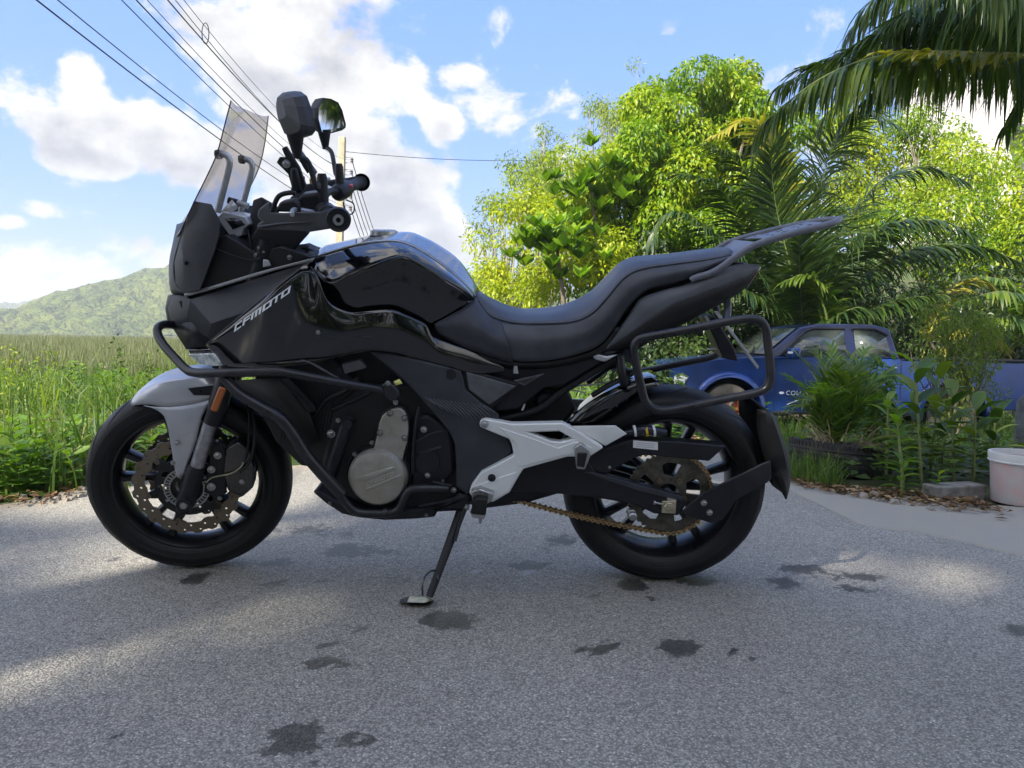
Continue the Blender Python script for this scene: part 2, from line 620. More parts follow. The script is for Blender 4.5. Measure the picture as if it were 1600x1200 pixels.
# ================================================================== MOTORCYCLE
def build_motorcycle():
    A = Vector((-.964, 2.29, 0)); Bp = Vector((.461, 2.28, 0))
    X = (Bp - A).normalized()
    lean = R(9)
    Y0 = Vector((-X.y, X.x, 0)); Z0 = Vector((0, 0, 1))
    Z = Z0 * math.cos(lean) - Y0 * math.sin(lean)
    Y = Y0 * math.cos(lean) + Z0 * math.sin(lean)
    O = (A + Bp) / 2
    MB = Matrix(((X.x, Y.x, Z.x, O.x), (X.y, Y.y, Z.y, O.y), (X.z, Y.z, Z.z, O.z), (0, 0, 0, 1)))
    BK = Frame(MB)
    HW = .7125
    RF, RR = .293, .303
    cf = Vector((-HW, 0, RF)); cr = Vector((HW, 0, RR))
    rake = R(25)
    ax = Vector((math.sin(rake), 0, math.cos(rake)))
    pv = cf + .035 * Vector((math.cos(rake), 0, -math.sin(rake)))
    MS = Matrix.Translation(pv) @ Matrix.Rotation(R(12), 4, ax) @ Matrix.Translation(-pv)
    ST = Frame(MB @ MS)
    bike = empty('motorcycle', MB, 'black adventure motorcycle leaning on its side stand on the asphalt', 'motorcycle')

    def part(g, name, material, parent=bike, **kw):
        return g.make(name, material, parent, **kw)

    def both(g, name, material, parent=bike, **kw):
        """left piece as traced and its twin on the right side"""
        a = g.make(name, material, parent, **kw)
        b = g.mirror(False).make(name, material, parent, **kw)
        return a, b

    def bolt(parent, fr, px, py, w, r=.007, h=.006, m=None, name='bolt'):
        g = Geo(fr)
        c = fr.p(px, py, w)
        r *= .86; g.lathe(c, [(0, -h), (r * .45, -h), (r * .5, -h * .4), (r * .62, -h * .4), (r * .7, -h), (r * .93, -h * .8), (r, 0), (r * 1.5, 0), (r * 1.5, .003)], seg=14)
        return g.make(name, m or steel, parent)

    # ---------------------------------------------------------------- wheels
    def wheel(fr, c, Rw, wid, rim_r, name, front):
        wh = bpy.data.objects.new(name, None)
        link(wh, bike, fr.M)
        h = wid / 2
        k = Rw - rim_r
        prof = [(rim_r - .006, h * .70), (rim_r + .10 * k, h * .90), (rim_r + .35 * k, h * 1.0), (rim_r + .60 * k, h * .97), (rim_r + .78 * k, h * .82), (rim_r + .91 * k, h * .55), (rim_r + .985 * k, h * .25), (Rw, 0)]
        prof = prof + [(r_, -o) for r_, o in prof[-2::-1]]
        prof += [(rim_r - .012, -h * .5), (rim_r - .012, h * .5)]
        g = Geo(fr).lathe(c, prof, seg=112, closed=True)
        ty = g.make('tyre', rubber, wh, angle=60)
        for r0_, o0 in ((rim_r + .30 * k, h * .985), (rim_r + .36 * k, h * .995), (rim_r + .62 * k, h * .955), (rim_r + .12 * k, h * .905)):
            g = Geo(fr).lathe(c, [(r0_ - .0012, -o0), (r0_, -o0 - .0013), (r0_ + .0012, -o0)], seg=112)
            g.make('sidewall_rib', rubber, ty)
        # tread sipes: shallow dark wedges lying along the shoulder, slightly proud ribs between them
        g = Geo(fr)
        n = 18
        for side in (-1, 1):
            for i in range(n):
                a0 = 2 * PI * (i + (.5 if side > 0 else 0)) / n
                pts = []
                for q in range(9):
                    t = q / 8
                    o = side * h * (.12 + .72 * t)
                    rad = np.interp(abs(o), [0, h * .25, h * .55, h * .82, h * .97], [Rw, rim_r + .985 * k, rim_r + .91 * k, rim_r + .78 * k, rim_r + .60 * k]) + .0004
                    a = a0 + .30 * t ** 1.5
                    wv = .0038 * math.sin(PI * min(1, t * .9 + .1)) + .0008
                    pts.append((a, rad, o, wv))
                vs = []
                for a, rad, o, wv in pts:
                    for s in (-1, 1):
                        aa = a + s * wv / rad
                        vs.append((c[0] + rad * math.cos(aa), c[1] + o, c[2] + rad * math.sin(aa)))
                g.add(vs, [(2 * q, 2 * q + 1, 2 * q + 3, 2 * q + 2) for q in range(8)])
        g.make('tread_groove', deep_black, ty, kind='stuff', solid=.0008, soff=1)
        # rim hoop
        rp = [(rim_r + .004, h * .72), (rim_r + .005, h * .76), (rim_r - .006, h * .78), (rim_r - .014, h * .62), (rim_r - .022, h * .35), (rim_r - .024, 0), (rim_r - .022, -h * .35), (rim_r - .014, -h * .62), (rim_r - .006, -h * .78), (rim_r + .005, -h * .76), (rim_r + .004, -h * .72), (rim_r - .012, 0)]
        g = Geo(fr).lathe(c, rp, seg=96, closed=True)
        rim = g.make('rim', rim_black, wh)
        for s in (1, -1):
            g = Geo(fr).lathe(c, [(rim_r + .0055, -s * h * .755), (rim_r + .0075, -s * h * .775), (rim_r + .0035, -s * h * .79), (rim_r - .004, -s * h * .785)], seg=96, closed=True)
            if s == 1:
                g.make('rim_lip', rim_black, rim)
        # five pairs of spokes
        for i in range(5):
            base = 2 * PI * i / 5 + (.35 if front else .1)
            for s in (-1, 1):
                a_in, a_out = base + s * .10, base + s * .20
                p0 = Vector((c[0] + .040 * math.cos(a_in), c[1], c[2] + .040 * math.sin(a_in)))
                p1 = Vector((c[0] + (rim_r - .02) * math.cos(a_out), c[1], c[2] + (rim_r - .02) * math.sin(a_out)))
                d = (p1 - p0).normalized(); sd_ = Vector((-d.z, 0, d.x))
                g = Geo(fr)
                vs = []
                for p, wd, dp in ((p0, .016, .028), (p0.lerp(p1, .5), .0095, .020), (p1, .013, .022)):
                    for a_, b_ in ((-1, -.6), (-.5, -1), (.5, -1), (1, -.6), (1, .6), (.5, 1), (-.5, 1), (-1, .6)):
                        vs.append(p + sd_ * (wd * a_) + Vector((0, dp * b_, 0)))
                fs = [(q * 8 + e, q * 8 + (e + 1) % 8, q * 8 + 8 + (e + 1) % 8, q * 8 + 8 + e) for q in range(2) for e in range(8)]
                fs += [tuple(range(8)), tuple(range(16, 24))]
                g.add(vs, fs)
                g.make('spoke', rim_black, wh, angle=50)
        g = Geo(fr).lathe(c, [(0, -.05), (.030, -.05), (.040, -.035), (.050, -.02), (.050, .02), (.040, .035), (.030, .05), (0, .05)], seg=32)
        g.make('hub', rim_black, wh)
        return wh

    fw = wheel(ST, cf, RF, .118, .216, 'front_wheel', True)
    rw = wheel(BK, cr, RR, .158, .214, 'rear_wheel', False)

    def circ(cx, cz, r, n, ph=0.0):
        return [(cx + r * math.cos(ph + 2 * PI * i / n), 0, cz + r * math.sin(ph + 2 * PI * i / n)) for i in range(n)]

    # brake discs with wavy rims and drilled holes
    for side in (1, -1):
        y = -.062 * side
        outer = []
        for i in range(120):
            a = 2 * PI * i / 120
            r_ = .150 + (.0045 if (i % 6) in (1, 2, 3) else -.0025)
            outer.append((cf.x + r_ * math.cos(a), 0, cf.z + r_ * math.sin(a)))
        inner = []
        for i in range(60):
            a = 2 * PI * i / 60
            r_ = .117 + (-.005 if (i % 6) in (0, 1) else .002)
            inner.append((cf.x + r_ * math.cos(a), 0, cf.z + r_ * math.sin(a)))
        rings = [outer, inner]
        for i in range(20):
            a = 2 * PI * (i + .5) / 20
            rings.append(circ(cf.x + .143 * math.cos(a), cf.z + .143 * math.sin(a), .0036, 6))
            rings.append(circ(cf.x + .128 * math.cos(a + .13), cf.z + .128 * math.sin(a + .13), .0040, 6))
        g = Geo(ST); g.plate(rings, y - .0025, y + .0025)
        disc = g.make('brake_disc', disc_steel, fw)
        # carrier spider
        rings = [circ(cf.x, cf.z, .092, 50), circ(cf.x, cf.z, .035, 20)]
        for i in range(10):
            a = 2 * PI * i / 10
            rings.append(circ(cf.x + .070 * math.cos(a), cf.z + .070 * math.sin(a), .012, 8))
        g = Geo(ST); g.plate(rings, y - .002, y + .004)
        for i in range(6):
            a = 2 * PI * i / 6 + .2
            d = Vector((math.cos(a), 0, math.sin(a))); s_ = Vector((-d.z, 0, d.x))
            p0, p1 = cf + d * .088, cf + d * .116
            vs = [p + s_ * q * wd + Vector((0, y + e, 0)) for p, wd in ((p0, .016), (p1, .008)) for q in (-1, 1) for e in (-.002, .004)]
            g.add(vs, [(0, 2, 6, 4), (1, 5, 7, 3), (0, 4, 5, 1), (2, 3, 7, 6), (4, 6, 7, 5)])
        g.make('disc_carrier', rim_black, disc)
        if side == 1:
            for i in range(6):
                a = 2 * PI * i / 6 + .2
                g = Geo(ST).lathe((cf.x + .113 * math.cos(a), y - .004, cf.z + .113 * math.sin(a)), [(0, 0), (.003, 0), (.0035, -.003), (.008, -.003), (.0085, .006)], seg=12)
                g.make('bobbin', disc_steel, disc)
    # sensor ring
    g = Geo(ST)
    for i in range(36):
        a = 2 * PI * i / 36
        g.box((cf.x + .055 * math.cos(a), -.075, cf.z + .055 * math.sin(a)), (.010, .002, .004), Matrix.Rotation(-a, 3, 'Y'))
    g.lathe((cf.x, -.075, cf.z), [(.061, 0), (.061, .002), (.065, .002), (.065, 0)], 40, closed=True)
    g.lathe((cf.x, -.075, cf.z), [(.046, 0), (.046, .002), (.050, .002), (.050, 0)], 40, closed=True)
    g.make('sensor_ring', steel, fw)

    # ---------------------------------------------------------------- fork
    def fork_leg(s):
        fk = bpy.data.objects.new('fork_leg', None)
        link(fk, bike, ST.M)
        w = .102
        q = lambda px, py: Vector((lambda v: (v.x, v.y * s, v.z))(ST.p(px, py, w)))
        bot, mid, top = q(291, 782), q(327, 676), q(349, 598)
        d = (top - bot).normalized()
        top2 = top + d * .42
        Geo(ST).rod(bot + d * .10, bot + d * .26, .0195).make('stanchion', fork_alloy, fk)
        Geo(ST).tube([mid + d * .03, mid + d * .075, mid + d * .10, mid + d * .11, top2], [.0235, .0245, .029, .0265, .0265], 20, smooth=False).make('fork_tube', matte_black, fk)
        g = Geo(ST)
        g.tube([bot - d * .035, bot, bot + d * .06, bot + d * .105, bot + d * .115], [.020, .027, .026, .025, .023], 18, smooth=False)
        g.lathe((bot.x, bot.y - s * .004, bot.z), [(0, -.030 * s), (.020, -.030 * s), (.022, -.024 * s), (.022, .05 * s), (0, .05 * s)], 20)
        g.make('fork_foot', matte_black, fk, angle=40)
        Geo(ST).lathe((bot.x, bot.y - s * .034, bot.z), [(0, -.003 * s), (.009, -.003 * s), (.010, 0), (.013, 0), (.013, .002 * s)], 16).make('axle_bolt', steel, fk)
        # reflector
        if True:
            a = q(349, 606); b = q(339, 632)
            dd = (a - b)
            Mr = Matrix.Rotation(-math.atan2(dd.z, dd.x), 3, 'Y')
            g = Geo(ST); g.box((a + b) / 2 + Vector((0, -s * .027, 0)), (dd.length + .022, .010, .020), Mr)
            g.make('reflector', amber, fk, bevel=.005, bseg=3)
        # caliper behind the leg
        g = Geo(ST)
        pts = [(352, 702), (372, 690), (392, 706), (399, 735), (396, 762), (378, 778), (356, 768), (347, 740)]
        if s == 1:
            g.prism(pts, .100, .045)
        else:
            g.prism(pts, .100, .045); g = g.mirror(False)
        cal = g.make('brake_caliper', gloss_black, fk, bevel=.006)
        if s == 1:
            g = Geo(ST); g.prism([(330, 700), (345, 690), (356, 720), (352, 772), (338, 778), (318, 770)], .098, .070)
            g.make('caliper_bracket', matte_black, fk, bevel=.004)
            for x, y, r_ in ((340, 712, .0085), (330, 734, .0085), (330, 761, .0095), (343, 779, .005), (378, 753, .006)):
                bolt(cal, ST, x, y, .104, r_)
            g = Geo(ST)
            g.tube([(322, 754, .106), (332, 746, .106), (360, 740, .108), (376, 730, .108), (380, 722, .105)], .0022, 6)
            g.make('brake_pipe', brass, fk)
            g = Geo(ST)
            g.tube([(375, 737, .108), (388, 725, .115), (396, 700, .112), (398, 668, .10), (392, 630, .08)], .0045, 8)
            g.tube([(383, 720, .108), (388, 690, .11), (389, 650, .10), (383, 620, .08)], .003, 8)
            g.make('brake_hose', matte_black, fk)
    fork_leg(1); fork_leg(-1)
    Geo(ST).rod((cf.x, -.11, cf.z), (cf.x, .11, cf.z), .012).make('front_axle', steel, fw)

    # ---------------------------------------------------------------- front mudguard
    g = Geo(ST)
    # from the crown over the tyre down to the side wing
    crown = [(200, 632, 0), (222, 606, 0), (262, 590, 0), (320, 582, 0), (352, 588, 0)]
    edge = [(205, 630, .045), (224, 611, .062), (262, 596, .070), (310, 592, .076), (343, 600, .076)]
    low = [(205, 634, .052), (232, 632, .078), (262, 637, .083), (300, 632, .088), (331, 624, .088)]
    g.skin([crown, edge, low], 26, 4)
    g.mirror()
    mg = g.make('front_mudguard', fender_silver, bike, solid=.003)
    for s in (1, -1):
        g = Geo(ST)
        up = [(224, 634, .079), (246, 636, .082), (270, 636, .086), (300, 632, .0885), (331, 624, .0885)]
        mid = [(240, 638, .080), (254, 646, .086), (272, 654, .092), (290, 656, .094), (314, 655, .094)]
        dn = [(253, 642, .080), (261, 662, .086), (270, 690, .092), (292, 692, .096), (306, 690, .096)]
        tip = [(262, 665, .084), (268, 700, .088), (274, 738, .090), (281, 749, .090), (286, 744, .090)]
        g.skin([up, mid, dn, tip], 16, 4)
        if s < 0:
            g = g.mirror(False)
        wg = g.make('mudguard_wing', fender_silver, mg, solid=.003)
        if s > 0:
            bolt(wg, ST, 277, 692, .098, .006)
            bolt(wg, ST, 270, 724, .094, .005)
            g = Geo(ST)
            g.prism([(293, 607), (337, 602), (331, 618), (303, 618)], .0905, .086)
            ins = g.make('mudguard_inset', matte_black, mg, bevel=.001)
            bolt(ins, ST, 313, 611, .092, .004, m=matte_black)
            g = Geo(ST)
            g.prism([(284, 681), (300, 676), (303, 672), (300, 685)], .0985, .094)
            g.make('mudguard_rib', fender_silver, mg)

    # ---------------------------------------------------------------- nose and windscreen
    g = Geo(BK)
    V = [(302, 314, .15), (329, 319, .17), (343, 345, .172), (342, 367, .168), (335, 392, .165), (312, 453, .155), (287, 459, .12), (274, 442, .085), (272, 410, .085), (281, 376, .10), (291, 345, .13), (286, 400, .125)]
    F = [(0, 1, 2, 11, 9, 10), (2, 3, 4, 5, 6, 11), (11, 6, 7, 8), (9, 11, 8)]
    g.facets(V, F)
    both(g, 'cowl_panel', charcoal, solid=.004, bevel=.0015, angle=7)
    bolt(bike, BK, 291, 411, .133, .005, m=matte_black)
    # centre of the nose between the two cowl panels
    g = Geo(BK)
    g.skin([[(291, 345, .128), (281, 376, .098), (272, 410, .083), (274, 442, .083), (287, 459, .11)], [(278, 350, .05), (272, 378, .045), (266, 410, .04), (267, 442, .04), (272, 459, .05)], [(276, 350, 0), (270, 378, 0), (264, 410, 0), (264, 442, 0), (268, 459, 0)]], 14, 3)
    g.mirror()
    part(g, 'nose_cover', charcoal, solid=.003)
    # dark inner cowl behind the screen
    g = Geo(BK)
    g.skin([[(302, 316, .14), (330, 325, .16), (343, 350, .165)], [(320, 340, .07), (345, 350, .08), (362, 372, .09)], [(322, 345, 0), (348, 356, 0), (366, 380, 0)]], 10, 3); g.mirror()
    part(g, 'inner_cowl', deep_black, solid=.003)

    # beak: matte side panels under the cowl
    g = Geo(BK)
    V = [(262, 482, .045), (268, 462, .06), (287, 461, .115), (297, 468, .128), (485, 409, .165), (452, 441, .20), (400, 482, .185), (330, 506, .150), (290, 503, .10), (267, 512, .06), (322, 536, .118)]
    F = [(0, 1, 2, 3, 8, 9), (3, 4, 5, 6, 7), (3, 7, 8), (7, 6, 10), (8, 7, 10)]
    g.facets(V, F)
    both(g, 'beak_side_panel', charcoal, solid=.004, bevel=.001, angle=7)
    g = Geo(BK)
    g.facets([(262, 482, .045), (268, 462, .06), (267, 512, .06), (258, 482, 0), (262, 462, 0), (263, 512, 0), (287, 461, .115), (275, 458, 0)], [(0, 1, 4, 3), (0, 3, 5, 2), (1, 6, 7, 4)])
    g.mirror()
    part(g, 'beak_tip', charcoal, solid=.003)
    g = Geo(BK)
    g.facets([(269, 512, .065), (292, 503, .105), (330, 506, .14), (322, 538, .122), (291, 546, .085), (352, 548, .12), (321, 546, .11)], [(0, 1, 2, 3, 4), (3, 6, 4), (3, 5, 6)])
    both(g, 'lower_beak', matte_black, solid=.003)
    # light edge strip between cowl and beak
    g = Geo(BK)
    g.skin([[(287, 459, .122), (340, 444, .152), (400, 426, .162), (445, 414, .165), (492, 402, .16)], [(289, 464, .124), (341, 449, .154), (400, 431, .164), (445, 418, .167), (488, 409, .162)]], 20, 1, cross=False)
    both(g, 'edge_strip', mat('light_edge_strip', (.24, .245, .25), .4, metal=.2), solid=.004)
    # dark body behind the beak filling up to the dashboard
    g = Geo(BK); g.prism([(338, 372), (352, 366), (372, 378), (395, 392), (440, 385), (486, 402), (400, 430), (300, 456), (312, 440)], .135, -.135)
    part(g, 'headlight_housing', deep_black, bevel=.004)
    g = Geo(BK); g.prism([(278, 470), (440, 440), (468, 470), (420, 560), (330, 560), (300, 530)], .10, -.10)
    part(g, 'headstock_shroud', deep_black, bevel=.004)
    g = Geo(BK); g.prism([(292, 448), (480, 392), (530, 430), (500, 560), (380, 590), (330, 575), (330, 530), (300, 500)], .085, -.085)
    part(g, 'front_frame', deep_black, bevel=.004)

    # headlight lens slivers
    g = Geo(BK)
    g.facets([(297, 552, .105), (337, 551, .128), (352, 570, .135), (331, 571, .122), (314, 567, .11)], [(0, 1, 2, 3, 4)])
    for hl in both(g, 'headlight', lens_clear, solid=.01, bevel=.002):
        pass
    g = Geo(BK); g.facets([(293, 546, .10), (340, 545, .134), (360, 571, .142), (352, 573, .140), (338, 553, .131), (297, 554, .102)], [(0, 1, 2, 3, 4, 5)])
    both(g, 'headlight_bezel', gloss_black, solid=.012, bevel=.002)

    # windscreen
    g = Geo(BK)
    rows = [
        [(361, 158, .142), (367, 164, .10), (376, 168, .05), (382, 170, 0)],
        [(351, 195, .155), (358, 200, .11), (362, 203, .05), (365, 205, 0)],
        [(339, 240, .162), (344, 243, .11), (347, 245, .05), (348, 246, 0)],
        [(322, 278, .165), (325, 281, .11), (327, 283, .05), (327, 284, 0)],
        [(306, 310, .160), (307, 313, .11), (307, 315, .05), (306, 316, 0)],
        [(291, 342, .138), (289, 345, .09), (285, 347, .045), (283, 348, 0)],
        [(280, 366, .10), (276, 368, .07), (273, 370, .035), (272, 371, 0)]]
    g.skin(rows, 14, 3)
    g.mirror()
    ws = part(g, 'windscreen', screen_glass, solid=.003)
    g = Geo(BK)
    g.tube([(361, 157, .143), (351, 195, .156), (339, 240, .163), (322, 278, .166), (306, 310, .161), (291, 342, .139), (280, 366, .101), (272, 371, .0)], .0016, 6)
    g.mirror()
    g.make('screen_edge', deep_black, ws)
    # screen risers
    for s in (1, -1):
        g = Geo(BK)
        q = [(346, 241, .085), (354, 243, .085), (359, 252, .085), (357, 266, .085), (349, 298, .085), (340, 332, .085)]
        g.tube(q, .0085, 12)
        if s < 0:
            g = g.mirror(False)
        rs = g.make('screen_riser', dull_silver, bike)
        g = Geo(BK)
        c = BK.p(341, 241, .085)
        g.tube([(337, 241, .085), (340, 241, .085), (346, 242, .085)], [.011, .0125, .0115], 12, smooth=False)
        g.tube([(356, 313, .085), (363, 315, .085), (370, 317, .085)], [.009, .010, .010], 12, smooth=False) if False else None
        if s < 0:
            g = g.mirror(False)
        g.make('riser_knob', deep_black, rs)
    g = Geo(BK)
    g.rod((357, 313, -.06), (371, 317, -.06), .010); part(g, 'screen_lock_knob', deep_black)
    g = Geo(BK)
    g.rod((371, 317, -.06), (388, 322, -.06), .0085); part(g, 'screen_lock_tube', dull_silver)

    # dashboard
    g = Geo(BK)
    g.prism([(335, 344), (348, 330), (384, 338), (390, 350), (380, 358), (378, 368), (366, 372), (350, 366), (345, 352)], .075, -.075)
    da = part(g, 'dashboard', dash_silver, bevel=.003)
    g = Geo(BK); g.facets([(351, 340, .0765), (374, 341, .0765), (383, 351, .0765), (364, 358, .0765)], [(0, 1, 2, 3)])
    g.make('dash_display', dash_screen, da, solid=.002, soff=1)
    g = Geo(BK); g.facets([(345, 331, .05), (362, 312, .06), (372, 325, .06), (353, 336, .055)], [(0, 1, 2, 3)])
    part(g, 'screen_bracket', dash_silver, solid=.003)
    g = Geo(BK)
    g.facets([(395, 312, .03), (408, 307, .035), (421, 316, .045), (415, 340, .05), (404, 360, .06), (392, 372, .06), (388, 345, .045)], [(0, 1, 2, 3, 4, 5, 6)])
    part(g, 'dash_visor', matte_black, solid=.06, bevel=.004)
    # inner fairing below the bars
    g = Geo(ST)
    g.prism([(404, 352), (470, 352), (484, 364), (467, 383), (452, 402), (440, 416), (410, 416), (388, 404), (390, 372)], .10, -.10)
    part(g, 'fork_crown_shroud', deep_black, bevel=.006)
    g = Geo(ST); g.prism([(436, 410), (448, 392), (480, 386), (491, 392), (480, 402)], .05, -.05)
    part(g, 'key_console', deep_black, bevel=.004)
    # cables and small brackets near the headstock
    g = Geo(BK)
    g.tube([(338, 388, .15), (352, 395, .15), (375, 403, .15), (398, 407, .15), (408, 402, .14)], .0022, 6)
    g.tube([(388, 360, .12), (392, 385, .13), (396, 398, .13), (404, 400, .12)], .003, 6)
    g.tube([(410, 380, .10), (405, 398, .12), (425, 410, .12)], .004, 6)
    part(g, 'cable', matte_black)
    g = Geo(BK); g.tube([(455, 405, .10), (470, 400, .10), (490, 395, .10)], .003, 6); part(g, 'fuel_rail_trim', steel)
    for x, y in ((405, 388), (412, 394), (400, 399), (452, 402)):
        bolt(bike, BK, x, y, .14, .005)
    g = Geo(BK); g.prism([(411, 405), (419, 407), (423, 416), (410, 418)], .15, .14); part(g, 'lock_tab', dull_silver, bevel=.002)

    # ---------------------------------------------------------------- handlebar
    def grip_end(s):
        pass
    g = Geo(ST)
    bar = [(500, 318, .06), (497, 318, .14), (505, 330, .22), (515, 338, .30), (523, 343, .385)]
    L = [ST.p(*b) for b in bar]
    far_end = ST.p(560, 286, -.385)
    DSH = far_end - Vector((L[4].x, -L[4].y, L[4].z))

    def farside(g_, dz=0.0):
        """twin on the right half of the bar, which sits a little further back and higher"""
        h = g_.mirror(False)
        h.v = [(x + DSH.x * min(1, max(0, (y - .05) / .33)), y, z + (DSH.z + dz) * min(1, max(0, (y - .05) / .33))) for x, y, z in h.v]
        return h
    Rr = [Vector(v) for v in farside(Geo(ST).add([tuple(v) for v in L], [])).v]
    g.tube([L[4], L[3], L[2], L[1], L[0], Rr[0], Rr[1], Rr[2], Rr[3], Rr[4]], .011, 12)
    hb = part(g, 'handlebar', matte_black)
    for s in (1, -1):
        def mr(g_):
            return g_ if s > 0 else farside(g_)
        a, b = L[2].lerp(L[4], .30), L[4]
        g = Geo(ST); g.tube([a, a.lerp(b, .5), b], [.0165, .0175, .0165], 18, smooth=False)
        gr = mr(g).make('grip', vinyl, hb, angle=50)
        g = Geo(ST)
        for q in range(9):
            c_ = a.lerp(b, .1 + .1 * q); d_ = (b - a).normalized()
            g.rod(c_ - d_ * .002, c_ + d_ * .002, .0183)
        mr(g).make('grip_rib', vinyl, gr)
        g = Geo(ST)
        d_ = (L[4] - L[3]).normalized()
        g.rod(L[4], L[4] + d_ * .022, .018, .0165, 20)
        mr(g).make('bar_weight', matte_black, hb, bevel=.002)
        # switch block
        g = Geo(ST); c_ = L[2].lerp(L[3], .35)
        g.tube([c_ - d_ * .05, c_ - d_ * .035, c_ + d_ * .02, c_ + d_ * .045], [.020, .027, .028, .022], 14, smooth=False)
        sw = mr(g).make('switch_block', matte_black, hb, bevel=.003)
        g = Geo(ST); g.box(c_ + Vector((.024, -.005, .012)), (.012, .020, .010)); mr(g).make('switch_button', red_plastic, sw, bevel=.002)
        # lever
        g = Geo(ST)
        p0 = c_ + Vector((-.03, 0, .0))
        g.tube([p0, p0 + Vector((-.035, -.03, .01)), p0 + Vector((-.04, -.09, .012)), p0 + Vector((-.035, -.15, .008))], [.008, .006, .005, .005], 10)
        mr(g).make('lever', dull_silver, hb)
    bar_bolts = None
    # near hand guard
    g = Geo(ST)
    up = [(404, 326, .335), (421, 313, .345), (422, 331, .36), (468, 331, .385), (515, 330, .408), (529, 329, .41)]
    g = Geo(ST)
    def hand_guard(s):
        g = Geo(ST)
        front = [(404, 327, .30), (412, 319, .30), (421, 314, .30), (422, 332, .31), (445, 332, .34), (468, 331, .365), (500, 331, .395), (516, 329.5, .408), (529, 329, .412)]
        w_of = lambda x: np.interp(x, [400, 421, 468, 516, 545], [.27, .31, .36, .405, .412])
        out = [(404, 327), (421, 314), (422, 332), (445, 332.5), (468, 331), (500, 331), (516, 329.5), (529, 329), (538, 332), (543, 340), (542, 349), (536, 356), (528, 358), (516, 357.5), (500, 360), (484, 362.5), (450, 360), (405, 359), (401.5, 355), (402, 350), (409, 346), (402, 340)]
        vs = []
        for wd in (0, -.014):
            vs += [ST.p(x, y, w_of(x) + wd) for x, y in out]
        n = len(out)
        fs = [tuple(range(n)), tuple(range(2 * n - 1, n - 1, -1))] + [(i, i + n, (i + 1) % n + n, (i + 1) % n) for i in range(n)]
        g.add(vs, fs)
        if s < 0:
            g = farside(g)
        hg = g.make('hand_guard', charcoal, bike, bevel=.004, bseg=3)
        g = Geo(ST)
        g.tube([(406, 354, w_of(406) + .004), (440, 349, w_of(440) + .004), (480, 347, w_of(480) + .004), (488, 347, w_of(488))], [.006, .005, .003, .001], 8, flat=.6)
        (g if s > 0 else farside(g)).make('guard_rib', charcoal, hg)
        c_ = ST.p(528.7, 343.7, .414)
        g = Geo(ST)
        g.lathe(c_, [(0, .004), (.020, .003), (.0262, .0), (.0285, .006), (.0285, .02)], 28)
        (g if s > 0 else farside(g)).make('guard_end_cap', matte_black, hg)
        g = Geo(ST)
        g.lathe(c_, [(.0055, .002), (.006, -.004), (.012, -.004), (.0135, .0), (.0135, .004)], 20)
        (g if s > 0 else farside(g)).make('guard_end_bolt', steel, hg)
    hand_guard(1); hand_guard(-1)

    # wire frame loop and junk between the guard and the clamp
    g = Geo(ST)
    g.tube([(425, 332, .25), (432, 312, .25), (440, 304, .25), (455, 301, .25), (462, 303, .25)], .006, 8)
    part(g, 'clutch_cable_guide', matte_black)
    g = Geo(ST); g.prism([(430, 331), (437, 316), (458, 312), (468, 318), (470, 332)], .29, .20)
    part(g, 'brake_reservoir', deep_black, bevel=.005)
    g = Geo(ST); g.tube([(540, 312, -.20), (552, 318, -.20), (553, 330, -.20), (547, 335, -.20), (540, 328, -.20), (536, 316, -.20)], .0022, 6)
    part(g, 'throttle_cable', matte_black)
    g = Geo(ST)
    g.prism([(466, 305), (500, 300), (506, 315), (500, 330), (470, 332)], .24, .10)
    part(g, 'bar_clamp', matte_black, bevel=.008)

    # phone mount: two slotted plates in a V with a bolt
    g = Geo(ST); g.prism([(440, 232), (447, 228), (468, 262), (478, 290), (470, 302), (458, 300), (450, 272), (432, 254), (437, 245), (446, 246)], .20, .17)
    ph = part(g, 'phone_mount', deep_black, bevel=.002)
    g = Geo(ST)
    fr_ = [ST.p(x, y, .16) for x, y in ((457, 235), (464, 229), (494, 270), (488, 277))]
    hl_ = [ST.p(x, y, .16) for x, y in ((461, 240), (464, 239), (471, 249), (468, 251))]
    h2_ = [ST.p(x, y, .16) for x, y in ((474, 262), (477, 261), (483, 269), (480, 271))]
    g.plate([fr_, hl_, h2_], -.16, -.10)
    g.make('mount_plate', deep_black, ph)
    bolt(ph, ST, 447, 256, .203, .008)
    g = Geo(ST); g.prism([(453, 262), (464, 262), (472, 300), (456, 304)], .215, .19); g.make('mount_arm', matte_black, ph, bevel=.006)
    g = Geo(ST); g.prism([(483, 280), (492, 274), (494, 281), (484, 288)], .18, .14); g.make('mount_clip', yellow_plastic, ph, bevel=.002)

    # mirrors
    def mirror_(s):
        M0 = lambda x, y, w: (lambda v: Vector((v.x, v.y * s, v.z)))(ST.p(x, y, w))
        if s == 1:
            back = [(449, 142, .30), (467, 144, .30), (484, 151, .31), (492, 165, .345), (499, 192, .36), (498, 199, .36), (488, 205, .345), (462, 208, .31), (447, 207, .29), (440, 205, .27), (434, 185, .26), (434, 175, .26), (437, 160, .27)]
        # own coordinates of a mirror head: u outward, v up; same shape both sides
        c0 = ST.p(473, 180, .32)
        # head outline in (u, v) metres, from inner bottom round
        out = [(-.059, -.046), (-.072, -.006), (-.066, .025), (-.038, .054), (.002, .051), (.040, .040), (.059, .017), (.076, -.025), (.072, -.036), (.050, -.044), (-.009, -.050), (-.043, -.050)]
        tilt = R(0)
        # plane of the glass faces the rider: backwards and slightly inwards and up
        nrm = Vector((math.cos(R(24)), math.sin(R(24)), .04)).normalized()      # toward the rider (x rearward)
        if s > 0:
            uu = Vector((.40, -1, 0)).normalized()
            uu = Vector((nrm.y, -nrm.x, 0)).normalized()
        else:
            uu = Vector((nrm.y, -nrm.x, 0)).normalized()
